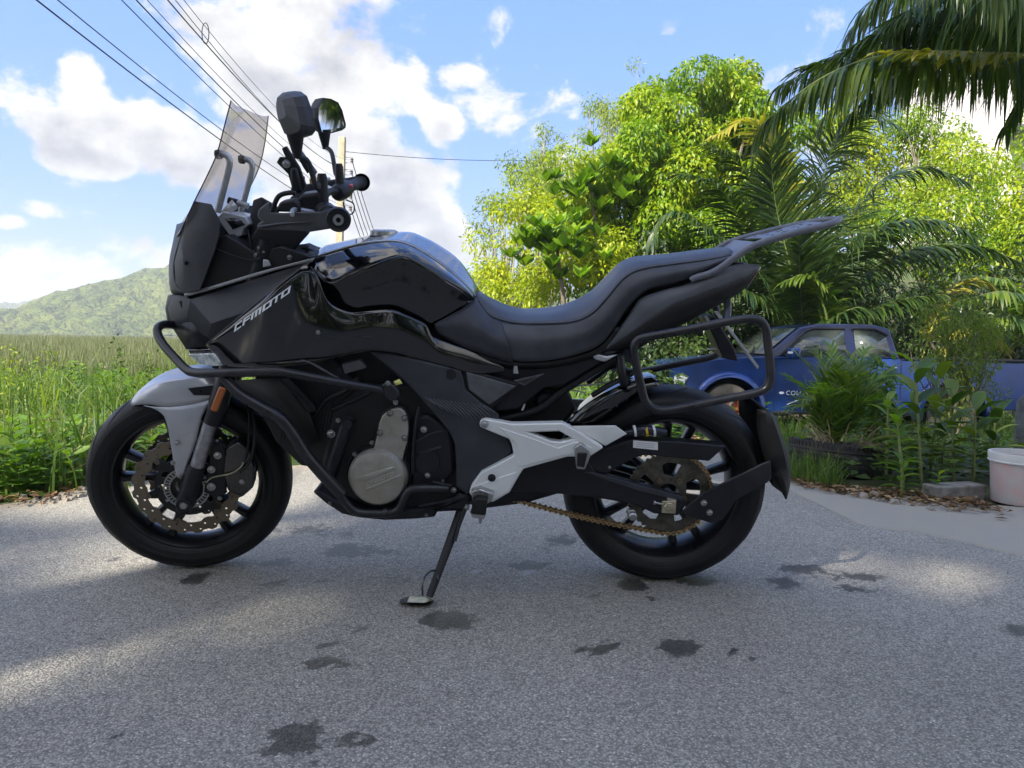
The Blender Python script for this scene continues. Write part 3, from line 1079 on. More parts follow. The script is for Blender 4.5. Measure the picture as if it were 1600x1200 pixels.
        vv_ = uu.cross(nrm); vv_ = vv_ if vv_.z > 0 else -vv_
        g = Geo(ST)
        n = len(out)
        rim_ = [c0 + uu * u + vv_ * v for u, v in out]
        rim2 = [c0 + uu * u * .97 + vv_ * v * .97 - nrm * .016 for u, v in out]
        mid_ = [c0 + uu * (u * .88 - .003) + vv_ * (v * .88 + .002) - nrm * .030 for u, v in out]
        top_ = [c0 + uu * (u * .42 - .014) + vv_ * (v * .45 + .014) - nrm * .046 for u, v in out]
        fs = []
        for k in range(3):
            fs += [(k * n + i, k * n + (i + 1) % n, (k + 1) * n + (i + 1) % n, (k + 1) * n + i) for i in range(n)]
        fs += [tuple(3 * n + i for i in range(n))]
        g.add(rim_ + rim2 + mid_ + top_, fs)
        if s < 0:
            g = farside(g, -.022)
        mo = g.make('rear_view_mirror', charcoal, bike, angle=9, solid=.002)
        g = Geo(ST)
        gl_ = [c0 + uu * u * .93 + vv_ * v * .93 - nrm * .003 for u, v in out]
        g.add(gl_, [tuple(range(n))])
        (g if s > 0 else farside(g, -.022)).make('mirror_glass', mirror_glass, mo, flat=True, solid=.001)
        # stalk
        j = c0 - uu * .030 - vv_ * .050 - nrm * .012
        clampp = L[2].lerp(L[3], .10) + Vector((0, 0, .018))
        mid1 = j.lerp(clampp, .35) + Vector((.006, 0, .0))
        g = Geo(ST)
        g.tube([j + vv_ * .012, j - vv_ * .004, j - vv_ * .030, j - vv_ * .046], [.021, .018, .012, .009], 14, smooth=False)
        (g if s > 0 else farside(g, -.022)).make('mirror_joint', matte_black, mo, angle=50)
        g = Geo(ST)
        g.tube([j - vv_ * .040, mid1, j.lerp(clampp, .75), clampp + Vector((0, 0, .06))], .0068, 12)
        (g if s > 0 else farside(g, -.022)).make('mirror_stalk', charcoal, mo)
        g = Geo(ST)
        g.tube([clampp + Vector((0, 0, .075)), clampp + Vector((0, 0, .065)), clampp], [.010, .0125, .014], 12, smooth=False)
        (g if s > 0 else farside(g, -.022)).make('stalk_boot', matte_black, mo)
    mirror_(1); mirror_(-1)

    # ---------------------------------------------------------------- tank
    top = [(489, 401, 0), (505, 385, 0), (525, 379, 0), (545, 374.5, 0), (578, 367, 0), (611, 362.7, 0), (639, 362.4, 0), (655, 367, 0), (687, 383.5, 0), (720, 409, 0), (749, 453, 0)]
    band = [(486, 404, .085), (515, 394, .095), (545, 385, .10), (570, 379.5, .105), (592, 377, .11), (611, 376.3, .115), (630, 379, .12), (655, 390, .12), (687, 411, .115), (720, 438, .10), (743, 462, .08)]
    crs = [(492, 420, .15), (515, 441, .175), (541, 431.5, .185), (573, 418.5, .19), (600, 408, .19), (622, 401, .188), (639, 403, .185), (671, 421, .175), (696, 438, .16), (720, 453, .135), (738, 468, .105)]
    g = Geo(BK); g.skin([top, band], 50, 6, cross=False)
    # round the top across
    v_ = []
    for x, y, z in g.v:
        hw = max(.02, .11)
        v_.append((x, y, z + .012 * (1 - min(1, (abs(y) / hw)) ** 2) * 0))
    g.v = v_
    g.mirror()
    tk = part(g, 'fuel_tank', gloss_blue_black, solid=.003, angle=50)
    g = Geo(BK); g.tube(band, .0022, 6, n=50)
    both(g, 'tank_seam', dull_silver, tk)
    g = Geo(BK); g.skin([band, [( (a[0]+b[0])/2, (a[1]+b[1])/2, (a[2]+b[2])/2 + .012) for a, b in zip(band, crs)], crs], 50, 4)
    both(g, 'tank_shoulder', gloss_black, tk, solid=.003, angle=60)
    low_ = [(494, 452, .150), (515, 482, .160), (541, 494, .160), (573, 494, .156), (600, 492, .152), (622, 494, .148), (645, 502, .143), (667, 510, .138), (690, 502, .132), (715, 487, .120), (738, 470, .103)]
    mid_ = [(a[0] * .5 + b[0] * .5, a[1] * .5 + b[1] * .5, a[2] * .35 + b[2] * .65 - .004) for a, b in zip(crs, low_)]
    g = Geo(BK); g.skin([crs, mid_, low_], 50, 5)
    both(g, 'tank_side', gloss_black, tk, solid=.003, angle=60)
    g = Geo(BK)
    g.tube([(515, 441, .176), (541, 431.5, .187), (573, 418.5, .192), (600, 408, .192), (622, 401.5, .190), (639, 403.5, .187), (671, 421.5, .177), (696, 438.5, .162)], .0016, 6)
    both(g, 'tank_crease', gloss_black, tk)
    # fuel cap on the top
    g = Geo(BK); c_ = BK.p(600, 362, 0)
    g.lathe(c_ + Vector((0, 0, -.01)), [(0, .016), (.030, .016), (.038, .012), (.040, 0)], 28, axis='z'); g.make('fuel_cap', steel, tk)

    # ---------------------------------------------------------------- side fairing
    topl = [(322, 537, .120), (360, 508, .160), (400, 475, .190), (440, 443, .208), (478, 414, .192), (496, 432, .198), (512, 470, .203), (545, 488, .202), (575, 486, .197), (612, 484, .188), (640, 494, .178), (667, 508, .168), (680, 527, .16), (735, 547, .152), (786, 567, .14)]
    botl = [(322, 541, .120), (337, 556, .132), (352, 572, .150), (385, 574, .185), (420, 574, .205), (455, 571, .215), (490, 567, .215), (520, 560, .212), (548, 553, .205), (577, 549, .20), (620, 553, .19), (660, 563, .178), (700, 574, .17), (745, 585, .16), (790, 580, .145)]
    midl = [((a[0] + b[0]) / 2, (a[1] + b[1]) / 2, a[2] * .4 + b[2] * .6 + .005) for a, b in zip(topl, botl)]
    g = Geo(BK); g.skin([topl, midl, botl], 64, 6)
    fa = both(g, 'side_fairing', gloss_black, solid=.003, angle=60)
    bvh = BVHTree.FromPolygons([Vector(v) for v in g.v], g.f)

    def onto(px, py, w=.2, lift=.0015):
        v = BK.p(px, py, w)
        # walk along the view line onto the panel, then lift it off the paint
        o_ = BK.c; d_ = (v - o_).normalized()
        hit = bvh.ray_cast(o_, d_)
        if hit[0] is None:
            return v
        return hit[0] - d_ * lift

    LET = {'C': [(0, 0, .25, 1), (0, .78, 1, 1), (0, 0, 1, .22)], 'F': [(0, 0, .25, 1), (0, .78, 1, 1), (.25, .40, .9, .60)],
           'M': [(0, 0, .22, 1), (0, .78, 1, 1), (.39, .0, .61, .8), (.78, 0, 1, 1)], 'O': [(0, 0, .25, 1), (.75, 0, 1, 1), (.25, .78, .75, 1), (.25, 0, .75, .22)],
           'T': [(0, .78, 1, 1), (.38, 0, .62, .8)]}

    def lettering(word, xs, base, vec, vup, fn, name, material, parent, th=.001):
        for ch, (a_, b_) in zip(word, xs):
            g = Geo(BK)
            for x0, y0, x1, y1 in LET[ch]:
                q = []
                for u, v in ((x0, y0), (x1, y0), (x1, y1), (x0, y1)):
                    uu_ = a_ + (b_ - a_) * u
                    q.append(fn(base[0] + vec[0] * uu_ + vup[0] * v, base[1] + vec[1] * uu_ + vup[1] * v))
                g.add(q, [(0, 1, 2, 3)])
            g.make('letter', material, parent, solid=th, soff=0, flat=True, merge=False)
    xs = [(0, .125), (.15, .29), (.30, .48), (.505, .67), (.675, .83), (.84, 1.0)]
    lettering('CFMOTO', xs, (365.5, 519), (87, -61.5), (2.2, -11.5), lambda x, y: onto(x, y), 'CFMOTO', white_print, fa[0])
    # grey blade along the top edge of the fairing
    g = Geo(BK); g.tube([onto(323, 537), onto(362, 505), onto(400, 474), onto(440, 443), onto(470, 419)], .0016, 6)
    g.make('fairing_edge', panel_grey, fa[0])
    for x, y in ((497, 519.5),):
        bolt(fa[0], BK, x, y, .2225, .0045)
    g = Geo(BK); g.tube([onto(500, 529), onto(530, 529), onto(560, 527), onto(583, 527)], .0018, 6); g.make('fairing_joint', gloss_black, fa[0])
    g = Geo(BK); g.tube([onto(612, 487), onto(640, 497), onto(665, 510)], .0014, 6); g.make('panel_seam', panel_grey, fa[0])

    # airbox and frame core that close the view through the machine
    g = Geo(BK)
    g.prism([(440, 470), (500, 440), (620, 410), (730, 470), (790, 560), (780, 640), (700, 650), (560, 600), (430, 570)], .11, -.11)
    part(g, 'airbox', deep_black, bevel=.01)
    g = Geo(BK); g.prism([(395, 570), (520, 560), (560, 600), (560, 660), (520, 735), (470, 728), (430, 690), (405, 640)], .13, -.13)
    rad = part(g, 'radiator', deep_black, bevel=.006)
    g = Geo(BK)
    for i in range(16):
        x = 450 + i * 5
        g.tube([(x, 600 + i * .5, .131), (x - 12, 690 - i * 1.0, .131)], .0012, 4, smooth=False)
    g.make('radiator_fin', matte_black, rad, kind='stuff')
    g = Geo(BK)
    g.facets([(440, 592, .165), (452, 590, .165), (491, 632, .16), (495, 642, .158), (482, 644, .158), (458, 612, .162)], [(0, 1, 2, 3, 4, 5)])
    both(g, 'radiator_fin_cover', matte_black, solid=.004, bevel=.001)
    g = Geo(BK)
    g.facets([(355, 596, .135), (440, 590, .165), (482, 644, .158), (500, 690, .15), (470, 700, .14), (420, 650, .14)], [(0, 1, 2, 3, 4, 5)])
    both(g, 'lower_side_panel', deep_black, solid=.004)

    # silver trim bracket under the fairing
    g = Geo(BK)
    g.tube([(425, 574, .205), (472, 563.5, .215), (482, 565, .215), (530, 592, .205)], [.0022, .0028, .0028, .0028], 6, smooth=False)
    both(g, 'fairing_stay', panel_grey)
    # coil pack box
    g = Geo(BK); g.prism([(533, 569), (562, 562), (572, 575), (538, 585)], .175, .15); part(g, 'coil_cover', panel_grey, bevel=.003)
    g = Geo(BK); g.prism([(524, 575), (532, 571), (538, 586), (530, 584)], .17, .15); part(g, 'wiring_plug', matte_black, bevel=.003)

    # ---------------------------------------------------------------- crash bars
    g = Geo(BK)
    g.tube([(274, 508, .06), (258, 507, .09), (248, 511, .115), (246, 520, .13), (255, 538, .155), (276, 562, .19), (291, 577, .215), (303, 582, .23), (330, 583, .25), (380, 582, .262), (430, 581, .265), (452, 583, .262), (520, 596, .235), (600, 610, .19)], .0118, 14, n=110)
    cb = part(g, 'crash_bar', tube_black)
    g.mirror(False).make('crash_bar', tube_black, bike)
    g = Geo(BK)
    g.tube([(350, 590, .245), (372, 613, .252), (402, 632, .256), (436, 652, .256), (456, 676, .25), (478, 710, .24), (505, 742, .23), (533, 772, .21)], [.012, .014, .0155, .0165, .0165, .0165, .0165, .0165], 16)
    lb = g.make('lower_crash_bar', tube_black, bike)
    g.mirror(False).make('lower_crash_bar', tube_black, bike)
    g = Geo(BK)
    g.tube([(524, 762, .215), (540, 785, .20), (556, 799, .195), (580, 802, .192), (612, 801, .19), (625, 793, .19), (633, 775, .19), (643, 765, .19), (662, 763, .188), (700, 763.5, .175)], .0118, 14, n=70)
    lo = g.make('engine_guard', tube_black, bike)
    g.mirror(False).make('engine_guard', tube_black, bike)
    g = Geo(BK); g.rod((600, 801.5, .192), (606, 801.5, .192), .0145); g.make('tube_clamp', tube_black, lo)
    g = Geo(BK); g.prism([(596, 602), (604, 596), (612, 600), (624, 612), (622, 622), (612, 628), (602, 620)], .205, .17)
    br = part(g, 'bar_mount', tube_black, bevel=.004)
    bolt(br, BK, 606, 599, .208, .0055); bolt(br, BK, 618, 629, .19, .0055)
    g = Geo(BK); g.facets([(615, 596, .197), (624, 592, .197), (629, 599, .197), (617, 603, .197)], [(0, 1, 2, 3)]); part(g, 'yellow_sticker', sticker_yellow, solid=.001)

    # ---------------------------------------------------------------- engine
    g = Geo(BK)
    g.prism([(520, 640), (560, 600), (640, 600), (720, 660), (760, 690), (765, 770), (720, 800), (600, 806), (520, 770), (500, 730)], .14, -.14)
    en = part(g, 'engine', deep_black, bevel=.012)
    # crankcase relief and lower engine
    g = Geo(BK); g.prism([(640, 655), (668, 645), (706, 670), (712, 740), (690, 760), (640, 765)], .155, .12)
    g.make('clutch_housing', matte_black, en, bevel=.012)
    g = Geo(BK)
    g.tube([(650, 690, .157), (672, 678, .157), (694, 672, .157)], .003, 6); g.tube([(656, 707, .157), (676, 702, .157), (690, 698, .157)], .0035, 6)
    g.make('housing_rib', charcoal, en)
    g = Geo(BK)
    for r_, ys in ((.040, 0), (.034, -.004)):
        g.lathe(BK.p(668, 720, .15), [(0, -.006 + ys), (r_, -.006 + ys), (r_ + .004, 0), (r_ + .004, .02)], 36)
    g.make('clutch_cover', matte_black, en)
    for x, y, r_ in ((662, 671, .007), (668, 743, .006), (709, 766, .006), (729, 793, .007), (517, 678, .009), (528, 657, .005), (692, 752, .004), (666, 804, .005), (516, 786, .004), (554, 710, .005), (581, 692, .005)):
        bolt(en, BK, x, y, .165 if r_ < .009 else .15, r_)
    # silver covers
    g = Geo(BK)
    up_out = [(620, 637), (626, 638), (632, 643), (637, 655), (638, 672), (636, 692), (632, 705), (628, 722), (605, 716), (583, 706), (585, 696), (590, 676), (592, 662), (597, 650), (606, 641)]
    g.prism(up_out, .176, .12)
    ec = g.make('cam_chain_cover', cast_alloy, en, bevel=.004, bseg=3)
    g = Geo(BK)
    g.prism([(x + (x - 612) * .10, y + (y - 680) * .07) for x, y in up_out], .168, .12)
    g.make('chain_cover_flange', matte_black, ec, bevel=.002)
    for x, y in ((609, 646), (632, 654), (593, 677), (632, 685), (625, 730)):
        c_ = BK.p(x, y, .179)
        g = Geo(BK).lathe(c_, [(0, .001), (.0085, .001), (.0095, .004), (.0095, .01)], 14); g.make('bolt_recess', matte_black, ec)
        bolt(ec, BK, x + .5, y - .5, .180, .0055)
    c_ = BK.p(590, 746, .18)
    g = Geo(BK)
    g.lathe(c_, [(0, -.014), (.066, -.014), (.0745, -.011), (.0795, -.003), (.083, .004), (.083, .05)], 56)
    gc = g.make('alternator_cover', cast_alloy, en, angle=30)
    g = Geo(BK).lathe(c_ + Vector((0, .012, 0)), [(.088, 0), (.090, .002), (.090, .05)], 56); g.make('cover_gasket', matte_black, gc)
    g = Geo(BK)
    g.facets([(557, 746, .1945), (613, 729, .1945), (617, 731, .1965), (569, 752, .1965)], [(0, 1, 2, 3)])
    g.make('cover_blade', cast_alloy, gc, solid=.0035, soff=0, bevel=.001)
    g = Geo(BK)
    g.facets([(570, 763, .1945), (626, 741, .1945), (627, 745, .1945), (572, 768, .1945)], [(0, 1, 2, 3)])
    g.make('cover_rib', cast_alloy, gc, solid=.003, soff=0, bevel=.001)
    xs2 = [(0, .14), (.17, .31), (.34, .52), (.55, .69), (.72, .85), (.87, 1)]
    lettering('CFMOTO', xs2, (571, 760.5), (43, -17), (1.5, -7), lambda x, y: BK.p(x, y, .1950), 'CFMOTO', mat('worn_alloy_letter', (.55, .52, .44), .35, metal=.8), gc, th=.003)
    # coolant pipe running down the front of the engine
    g = Geo(BK); g.tube([(546, 655, .15), (541, 664, .165), (532, 692, .168), (522, 722, .165), (514, 748, .15)], .0165, 14)
    part(g, 'coolant_pipe', matte_black)
    g = Geo(BK); g.lathe(BK.p(542, 664, .183), [(0, 0), (.013, 0), (.0155, .004), (.0155, .02)], 20); part(g, 'pipe_cap', matte_black)
    g = Geo(BK); g.tube([(655, 636, .165), (650, 660, .172), (646, 700, .172), (645, 740, .165)], .005, 8)
    g.tube([(560, 590, .15), (540, 610, .15), (510, 625, .14), (490, 650, .13)], .007, 8)
    g.tube([(600, 600, .14), (560, 622, .14), (520, 640, .14)], .006, 8)
    part(g, 'hose', matte_black)
    # belly pan and gear linkage
    g = Geo(BK)
    g.prism([(487, 769), (497, 765), (540, 790), (600, 800), (690, 792), (716, 770), (735, 775), (725, 798), (682, 800), (680, 809), (650, 812), (600, 814), (560, 810), (534, 804), (508, 787)], .165, -.13)
    be = part(g, 'belly_pan', matte_black, bevel=.008)
    bolt(be, BK, 515, 786.5, .168, .004)
    g = Geo(BK); g.tube([(655, 791, .185), (690, 784, .19), (728, 775, .185)], .004, 8); g.tube([(676, 753, .18), (694, 757, .18), (706, 759, .18)], .005, 8)
    part(g, 'gear_lever', matte_black)
    # lower frame and silencer behind
    g = Geo(BK); g.prism([(700, 740), (800, 700), (880, 715), (890, 770), (820, 790), (740, 800)], .10, -.14)
    part(g, 'silencer', matte_black, bevel=.02)

    # ---------------------------------------------------------------- frame side cover
    sc_ = [(577, 549), (600, 549), (640, 558), (680, 568), (720, 579), (724, 592), (727, 608), (752, 629), (779, 646), (781, 657), (796, 690), (800, 706), (776, 724), (752, 738), (738, 755), (730, 773), (712, 760), (713, 730), (711, 694), (702, 675), (690, 660), (676, 643), (660, 625), (645, 609), (625, 590), (602, 570)]
    g = Geo(BK)
    w_at = lambda x, y: .188 - .00012 * (x - 577) + .018 * math.exp(-((y - 640) / 60) ** 2) * 0
    n = len(sc_)
    vs = [BK.p(x, y, w_at(x, y)) for x, y in sc_] + [BK.p(x, y, w_at(x, y) - .02) for x, y in sc_]
    g.add(vs, [tuple(range(n)), tuple(range(2 * n - 1, n - 1, -1))] + [(i, i + n, (i + 1) % n + n, (i + 1) % n) for i in range(n)])
    sco, sco2 = both(g, 'frame_cover', charcoal, bevel=.006, bseg=3)
    for i in range(15):
        t = i / 14
        x0 = 664 + t * 92; y0 = 621 + t * 12
        hgt = 7 + 9 * math.sin(PI * min(1, t * 1.1)) ** .6
        ww = w_at(x0, y0) + .001
        g = Geo(BK); g.tube([(x0, y0, ww), (x0 + 5 + hgt * .8, y0 + hgt, ww), (x0 + 8 + hgt * 1.3, y0 + hgt * 1.7, ww - .001)], [  .0016, .0024, .0008], 6)
        if i < 15:
            g.make('grip_ridge', panel_grey, sco)
    c_ = BK.p(704, 585, w_at(704, 585) + .0008)
    Geo(BK).lathe(c_, [(0, 0), (.0155, 0), (.0155, .003)], 24).make('cover_plug', deep_black, sco)
    g = Geo(BK); g.prism([(728, 581), (806, 604), (765, 633.5), (732, 609)], .165, .15)
    both(g, 'grey_side_panel', panel_grey, bevel=.003)
    g = Geo(BK); g.prism([(720, 574), (812, 600), (766, 641), (724, 612)], .158, .12)
    both(g, 'side_panel_surround', deep_black, bevel=.004)
    g = Geo(BK); g.prism([(802, 595), (851, 584), (819, 603)], .15, .14)
    tl_, _ = both(g, 'frame_triangle_trim', panel_grey, bevel=.002)
    g = Geo(BK); g.prism([(808, 596), (840, 588), (820, 600)], .152, .149); g.make('trim_inset', gloss_black, tl_)
    g = Geo(BK); g.prism([(803, 572), (808, 572), (810, 584), (802, 583.5)], .152, .145); part(g, 'seat_catch', dull_silver, bevel=.001)
    # spine and subframe
    g = Geo(BK); g.prism([(700, 570), (786, 566), (875, 562), (925, 550), (967, 548), (935, 570), (880, 603), (850, 606), (810, 640), (770, 645)], .125, -.125)
    sf = part(g, 'subframe_cover', matte_black, bevel=.006)
    g = Geo(BK)
    g.tube([(783, 655, .10), (840, 640, .10), (880, 610, .10), (960, 560, .10), (1060, 500, .10)], .012, 10)
    both(g, 'subframe_rail', matte_black)
    g = Geo(BK); g.prism([(765, 640), (850, 606), (885, 610), (900, 640), (880, 665), (790, 665)], .06, -.08)
    part(g, 'shock_linkage', deep_black, bevel=.01)
    g = Geo(BK)
    g.lathe(BK.p(851, 626, .09), [(0, -.002), (.018, -.002), (.024, .004), (.024, .05)], 24); part(g, 'preload_adjuster', matte_black)
    g = Geo(BK); g.tube([(800, 628, .11), (806, 626, .11), (806, 634, .11)], .003, 6); g.tube([(817, 626, .11), (819, 632, .11), (816, 641, .11)], .003, 6)
    part(g, 'cable_clip', sticker_white)
    g = Geo(BK); g.tube([(884, 609, .10), (900, 604, .09), (945, 598, .07), (952, 597, .06)], [.002, .0025, .002, .002], 6); g.tube([(893, 610, .09), (905, 611, .09), (915, 615, .09)], .002, 6)
    part(g, 'hugger_stay', dull_silver)

    # ---------------------------------------------------------------- seat
    st = [(748, 455, 0), (775, 469, 0), (800, 478.5, 0), (825, 483, 0), (862, 480.5, 0), (895, 470, 0), (925, 453, 0), (950, 430, 0), (972, 408, 0), (990, 401, 0), (1020, 398, 0), (1051, 395, 0), (1107, 388, 0), (1134, 386, 0), (1144, 392, 0)]
    sc2 = [(744, 464, .065), (763, 490, .095), (785, 500, .115), (810, 504.5, .13), (850, 505, .14), (895, 502, .14), (925, 489, .135), (948, 465, .13), (968, 441, .125), (986, 426, .12), (1012, 418, .118), (1050, 412.5, .115), (1100, 406, .11), (1134, 400, .095), (1146, 398, .06)]
    sb = [(742, 466, .095), (730, 500, .125), (745, 530, .14), (775, 551, .152), (800, 563, .158), (850, 564, .16), (905, 553, .158), (938, 538, .152), (962, 510, .145), (982, 480, .138), (1010, 454, .132), (1050, 444, .125), (1090, 432, .118), (1130, 412, .10), (1146, 402, .062)]
    tp_ = [((a[0] + b[0]) / 2, (a[1] + b[1]) / 2 - 2, (a[2] + b[2]) / 2 + .012) for a, b in zip(st, sc2)]
    sm_ = [((a[0] + b[0]) / 2, (a[1] + b[1]) / 2, (a[2] + b[2]) / 2 + .016) for a, b in zip(sc2, sb)]
    g = Geo(BK); g.skin([st, tp_, sc2], 60, 4); g.mirror()
    se = part(g, 'seat', vinyl, solid=.004, angle=70)
    g = Geo(BK); g.skin([sc2, sm_, sb], 60, 4); both(g, 'seat_side', vinyl, se, solid=.004, angle=70)
    g = Geo(BK); g.tube([(a, b, c_ + .001) for a, b, c_ in sc2], .0022, 6, n=60); both(g, 'seat_seam', vinyl, se)
    # front side flap, a separate grained piece reaching toward the tank
    g = Geo(BK)
    fl_t = [(678, 506, .142), (700, 494, .14), (722, 482, .13), (742, 468, .10), (752, 478, .10), (765, 494, .112), (785, 505, .128)]
    fl_b = [(680, 512, .143), (684, 521, .146), (700, 530, .15), (730, 545, .155), (760, 555, .158), (782, 563, .158), (802, 566, .160)]
    g.skin([fl_t, [((a[0] + b[0]) / 2, (a[1] + b[1]) / 2, max(a[2], b[2]) + .006) for a, b in zip(fl_t, fl_b)], fl_b], 26, 4)
    both(g, 'seat_front_flap', charcoal, se, solid=.003, angle=70)
    g = Geo(BK)
    g.skin([[(684, 522, .142), (730, 547, .150), (770, 564, .155), (800, 569, .155), (850, 569, .155), (905, 558, .152), (940, 543, .147), (966, 512, .14)], [(690, 530, .12), (735, 556, .13), (775, 572, .13), (810, 577, .13), (855, 576, .13), (910, 565, .13), (948, 549, .125), (975, 515, .12)]], 40, 2, cross=False)
    both(g, 'seat_base', deep_black, se, solid=.01)
    g = Geo(BK); g.prism([(745, 480), (800, 504), (860, 506), (925, 486), (985, 428), (1130, 403), (1136, 408), (1060, 436), (1000, 452), (950, 530), (900, 556), (800, 560), (740, 530)], .085, -.085)
    g.make('seat_foam', deep_black, se, bevel=.005)

    # ---------------------------------------------------------------- tail
    tt = [(933, 553, .128), (961, 521, .130), (985, 488, .130), (997, 470, .130), (1010, 462, .130), (1045, 451, .128), (1070, 445, .125), (1100, 432, .120), (1139, 416, .10), (1165, 413, .09), (1187, 416, .075)]
    tb = [(934, 555, .126), (965, 535, .135), (995, 514, .142), (1015, 501, .145), (1032, 490, .145), (1055, 475, .142), (1080, 466, .138), (1107, 456, .13), (1140, 444, .115), (1166, 433, .10), (1182, 425, .08)]
    g = Geo(BK); g.skin([tt, [((a[0] + b[0]) / 2, (a[1] + b[1]) / 2, (a[2] + b[2]) / 2 + .006) for a, b in zip(tt, tb)], tb], 44, 3)
    both(g, 'tail_panel', mat('tail_grey_plastic', (.095, .10, .112), .42, spec=.4, var=.15, vscale=20, bump=.1, bscale=900), solid=.003, angle=60)
    tu = [(940, 556, .10), (965, 552, .11), (984, 548, .118), (1015, 532, .12), (1051, 514, .118), (1080, 500, .112), (1107, 485, .105), (1125, 476, .10), (1139, 468, .095), (1155, 458, .085), (1166, 449, .075)]
    g = Geo(BK); g.skin([tb, tu], 44, 2, cross=False)
    both(g, 'lower_tail_panel', deep_black, solid=.003, angle=60)
    g = Geo(BK); g.prism([(960, 540), (1040, 480), (1170, 430), (1160, 446), (1110, 480), (1050, 512), (985, 546)], .10, -.10)
    part(g, 'tail_core', deep_black, bevel=.006)
    g = Geo(BK); g.facets([(1182, 426, .08), (1188, 417, .075), (1190, 418, 0), (1184, 427, 0), (1166, 450, .075), (1168, 451, 0)], [(0, 1, 2, 3), (0, 3, 5, 4)]); g.mirror()
    part(g, 'tail_light', mat('tail_lens', (.10, .02, .02), .2, coat=1.0), solid=.004)
    g = Geo(BK); g.facets([(1139, 421, .085), (1150, 414, .06), (1186, 415, .06), (1172, 419, .07)], [(0, 1, 2, 3)]); both(g, 'tail_top', panel_grey, solid=.004)
    g = Geo(BK); g.prism([(925, 556), (932, 553), (948, 557), (966, 554), (945, 566), (930, 562)], .135, .12); both(g, 'tail_trim', dull_silver, bevel=.003)

    # ---------------------------------------------------------------- top rack
    g = Geo(BK)
    rl = [(1079, 438, .13), (1086, 434, .13), (1107, 428, .13), (1125, 419, .13), (1146, 404, .128), (1172, 387, .125), (1188, 380, .122), (1212, 372.5, .118), (1251, 361.5, .11), (1285, 353, .10), (1303, 348, .085), (1310, 344, .05)]
    Lr = [BK.p(*q) for q in rl]
    full = Lr + [Vector((BK.p(1311, 342, 0).x, 0, Lr[-1].z + .002))] + [Vector((v.x, -v.y, v.z)) for v in reversed(Lr)]
    g.tube(full, .0092, 10, n=130)
    rk = part(g, 'top_rack', rack_grey)
    # pierced plate
    zt = lambda v: v
    P0, P1 = BK.p(1196, 379, .10), BK.p(1296, 350, .08)
    dirv = (P1 - P0); ln = dirv.length; dirv.normalize(); nz_ = Vector((-dirv.z, 0, dirv.x))
    if nz_.z < 0: nz_ = -nz_
    def pl(u, w):      # u along the rack 0..1, w across
        return (u * ln, w)
    outl = [(0, .095), (.10, .105), (.9, .085), (1.0, .055), (1.0, -.055), (.9, -.085), (.10, -.105), (0, -.095), (.06, -.05), (.10, 0), (.06, .05)]
    holes = [[(.24, .094), (.62, .088), (.60, .060), (.26, .062)], [(.24, -.094), (.62, -.088), (.60, -.060), (.26, -.062)],
             [(.20, .030), (.30, .030), (.27, .010)], [(.20, -.030), (.30, -.030), (.27, -.010)], [(.40, .034), (.54, .034), (.52, .014), (.42, .014)], [(.40, -.034), (.54, -.034), (.52, -.014), (.42, -.014)],
             [(.64, .028), (.74, .028), (.70, .008)], [(.64, -.028), (.74, -.028), (.70, -.008)], [(.80, .05), (.88, .045), (.88, .02), (.82, .02)], [(.80, -.05), (.88, -.045), (.88, -.02), (.82, -.02)], [(.12, .07), (.17, .07), (.17, .055), (.12, .055)], [(.12, -.07), (.17, -.07), (.17, -.055), (.12, -.055)]]
    g0 = Geo(BK)
    rings = [[(u * ln, 0, w) for u, w in r_] for r_ in [outl] + holes]
    g0.plate(rings, -.002, .002)
    g = Geo(BK)
    g.add([P0 * 1 + Vector((0, -P0.y, 0)) + dirv * x + nz_ * (y + .004) + Vector((0, z, 0)) for x, y, z in g0.v], g0.f)
    g.make('rack_plate', rack_grey, rk, bevel=.001)
    g = Geo(BK)
    a_, b_ = BK.p(1186, 380, .118), BK.p(1150, 402, .118)
    c1 = Vector((a_.x, 0, a_.z)); c2 = Vector((b_.x, 0, b_.z))
    g.add([a_, Vector((a_.x, -a_.y, a_.z)), c2 + Vector((0, .09, 0)), c2 + Vector((0, -.09, 0))], [(0, 1, 2, 3)])
    g.make('rack_front_plate', rack_grey, rk, solid=.004, bevel=.001)

    # ---------------------------------------------------------------- side carrier loops
    for s in (1, -1):
        g = Geo(BK)
        lp = [(1010, 527, .25), (1080, 514, .25), (1150, 500, .25), (1180, 499, .25), (1195, 510, .25), (1200, 540, .25), (1204, 580, .25), (1201, 600, .25), (1187, 612, .25), (1120, 626, .25), (1050, 640, .25), (1024, 640, .25), (1009, 628, .25), (1002, 605, .25), (994, 570, .25), (990, 545, .25), (996, 532, .25)]
        g.tube(lp, .0112, 12, closed=True, n=96)
        if s < 0:
            g = g.mirror(False)
        pr = g.make('pannier_rack', tube_black, bike)
        g = Geo(BK)
        g.tube([(994, 570, .245), (984, 562, .20), (978, 550, .12)], .009, 10)
        (g if s > 0 else g.mirror(False)).make('rack_strut', tube_black, pr)
        g = Geo(BK); g.tube([(1135, 502, .245), (1137, 485, .20), (1137, 470, .11)], .010, 10)
        (g if s > 0 else g.mirror(False)).make('rack_strut', tube_black, pr)
    g = Geo(BK); g.tube([(1201, 572, .25), (1202, 590, .25)], .006, 8, smooth=False); part(g, 'luggage_hook', steel)
    g = Geo(BK); g.prism([(1103, 500), (1118, 495), (1148, 545), (1154, 565), (1130, 560)], .05, -.05); part(g, 'plate_carrier', matte_black, bevel=.004)
    g = Geo(BK); g.prism([(1116, 487), (1121, 486), (1186, 573), (1184, 577)], .115, .108); part(g, 'turn_signal_stay', dull_silver, bevel=.001)
    g = Geo(BK); g.prism([(1100, 494), (1104, 492), (1114, 508), (1110, 510)], .09, .085); part(g, 'small_stay', steel)
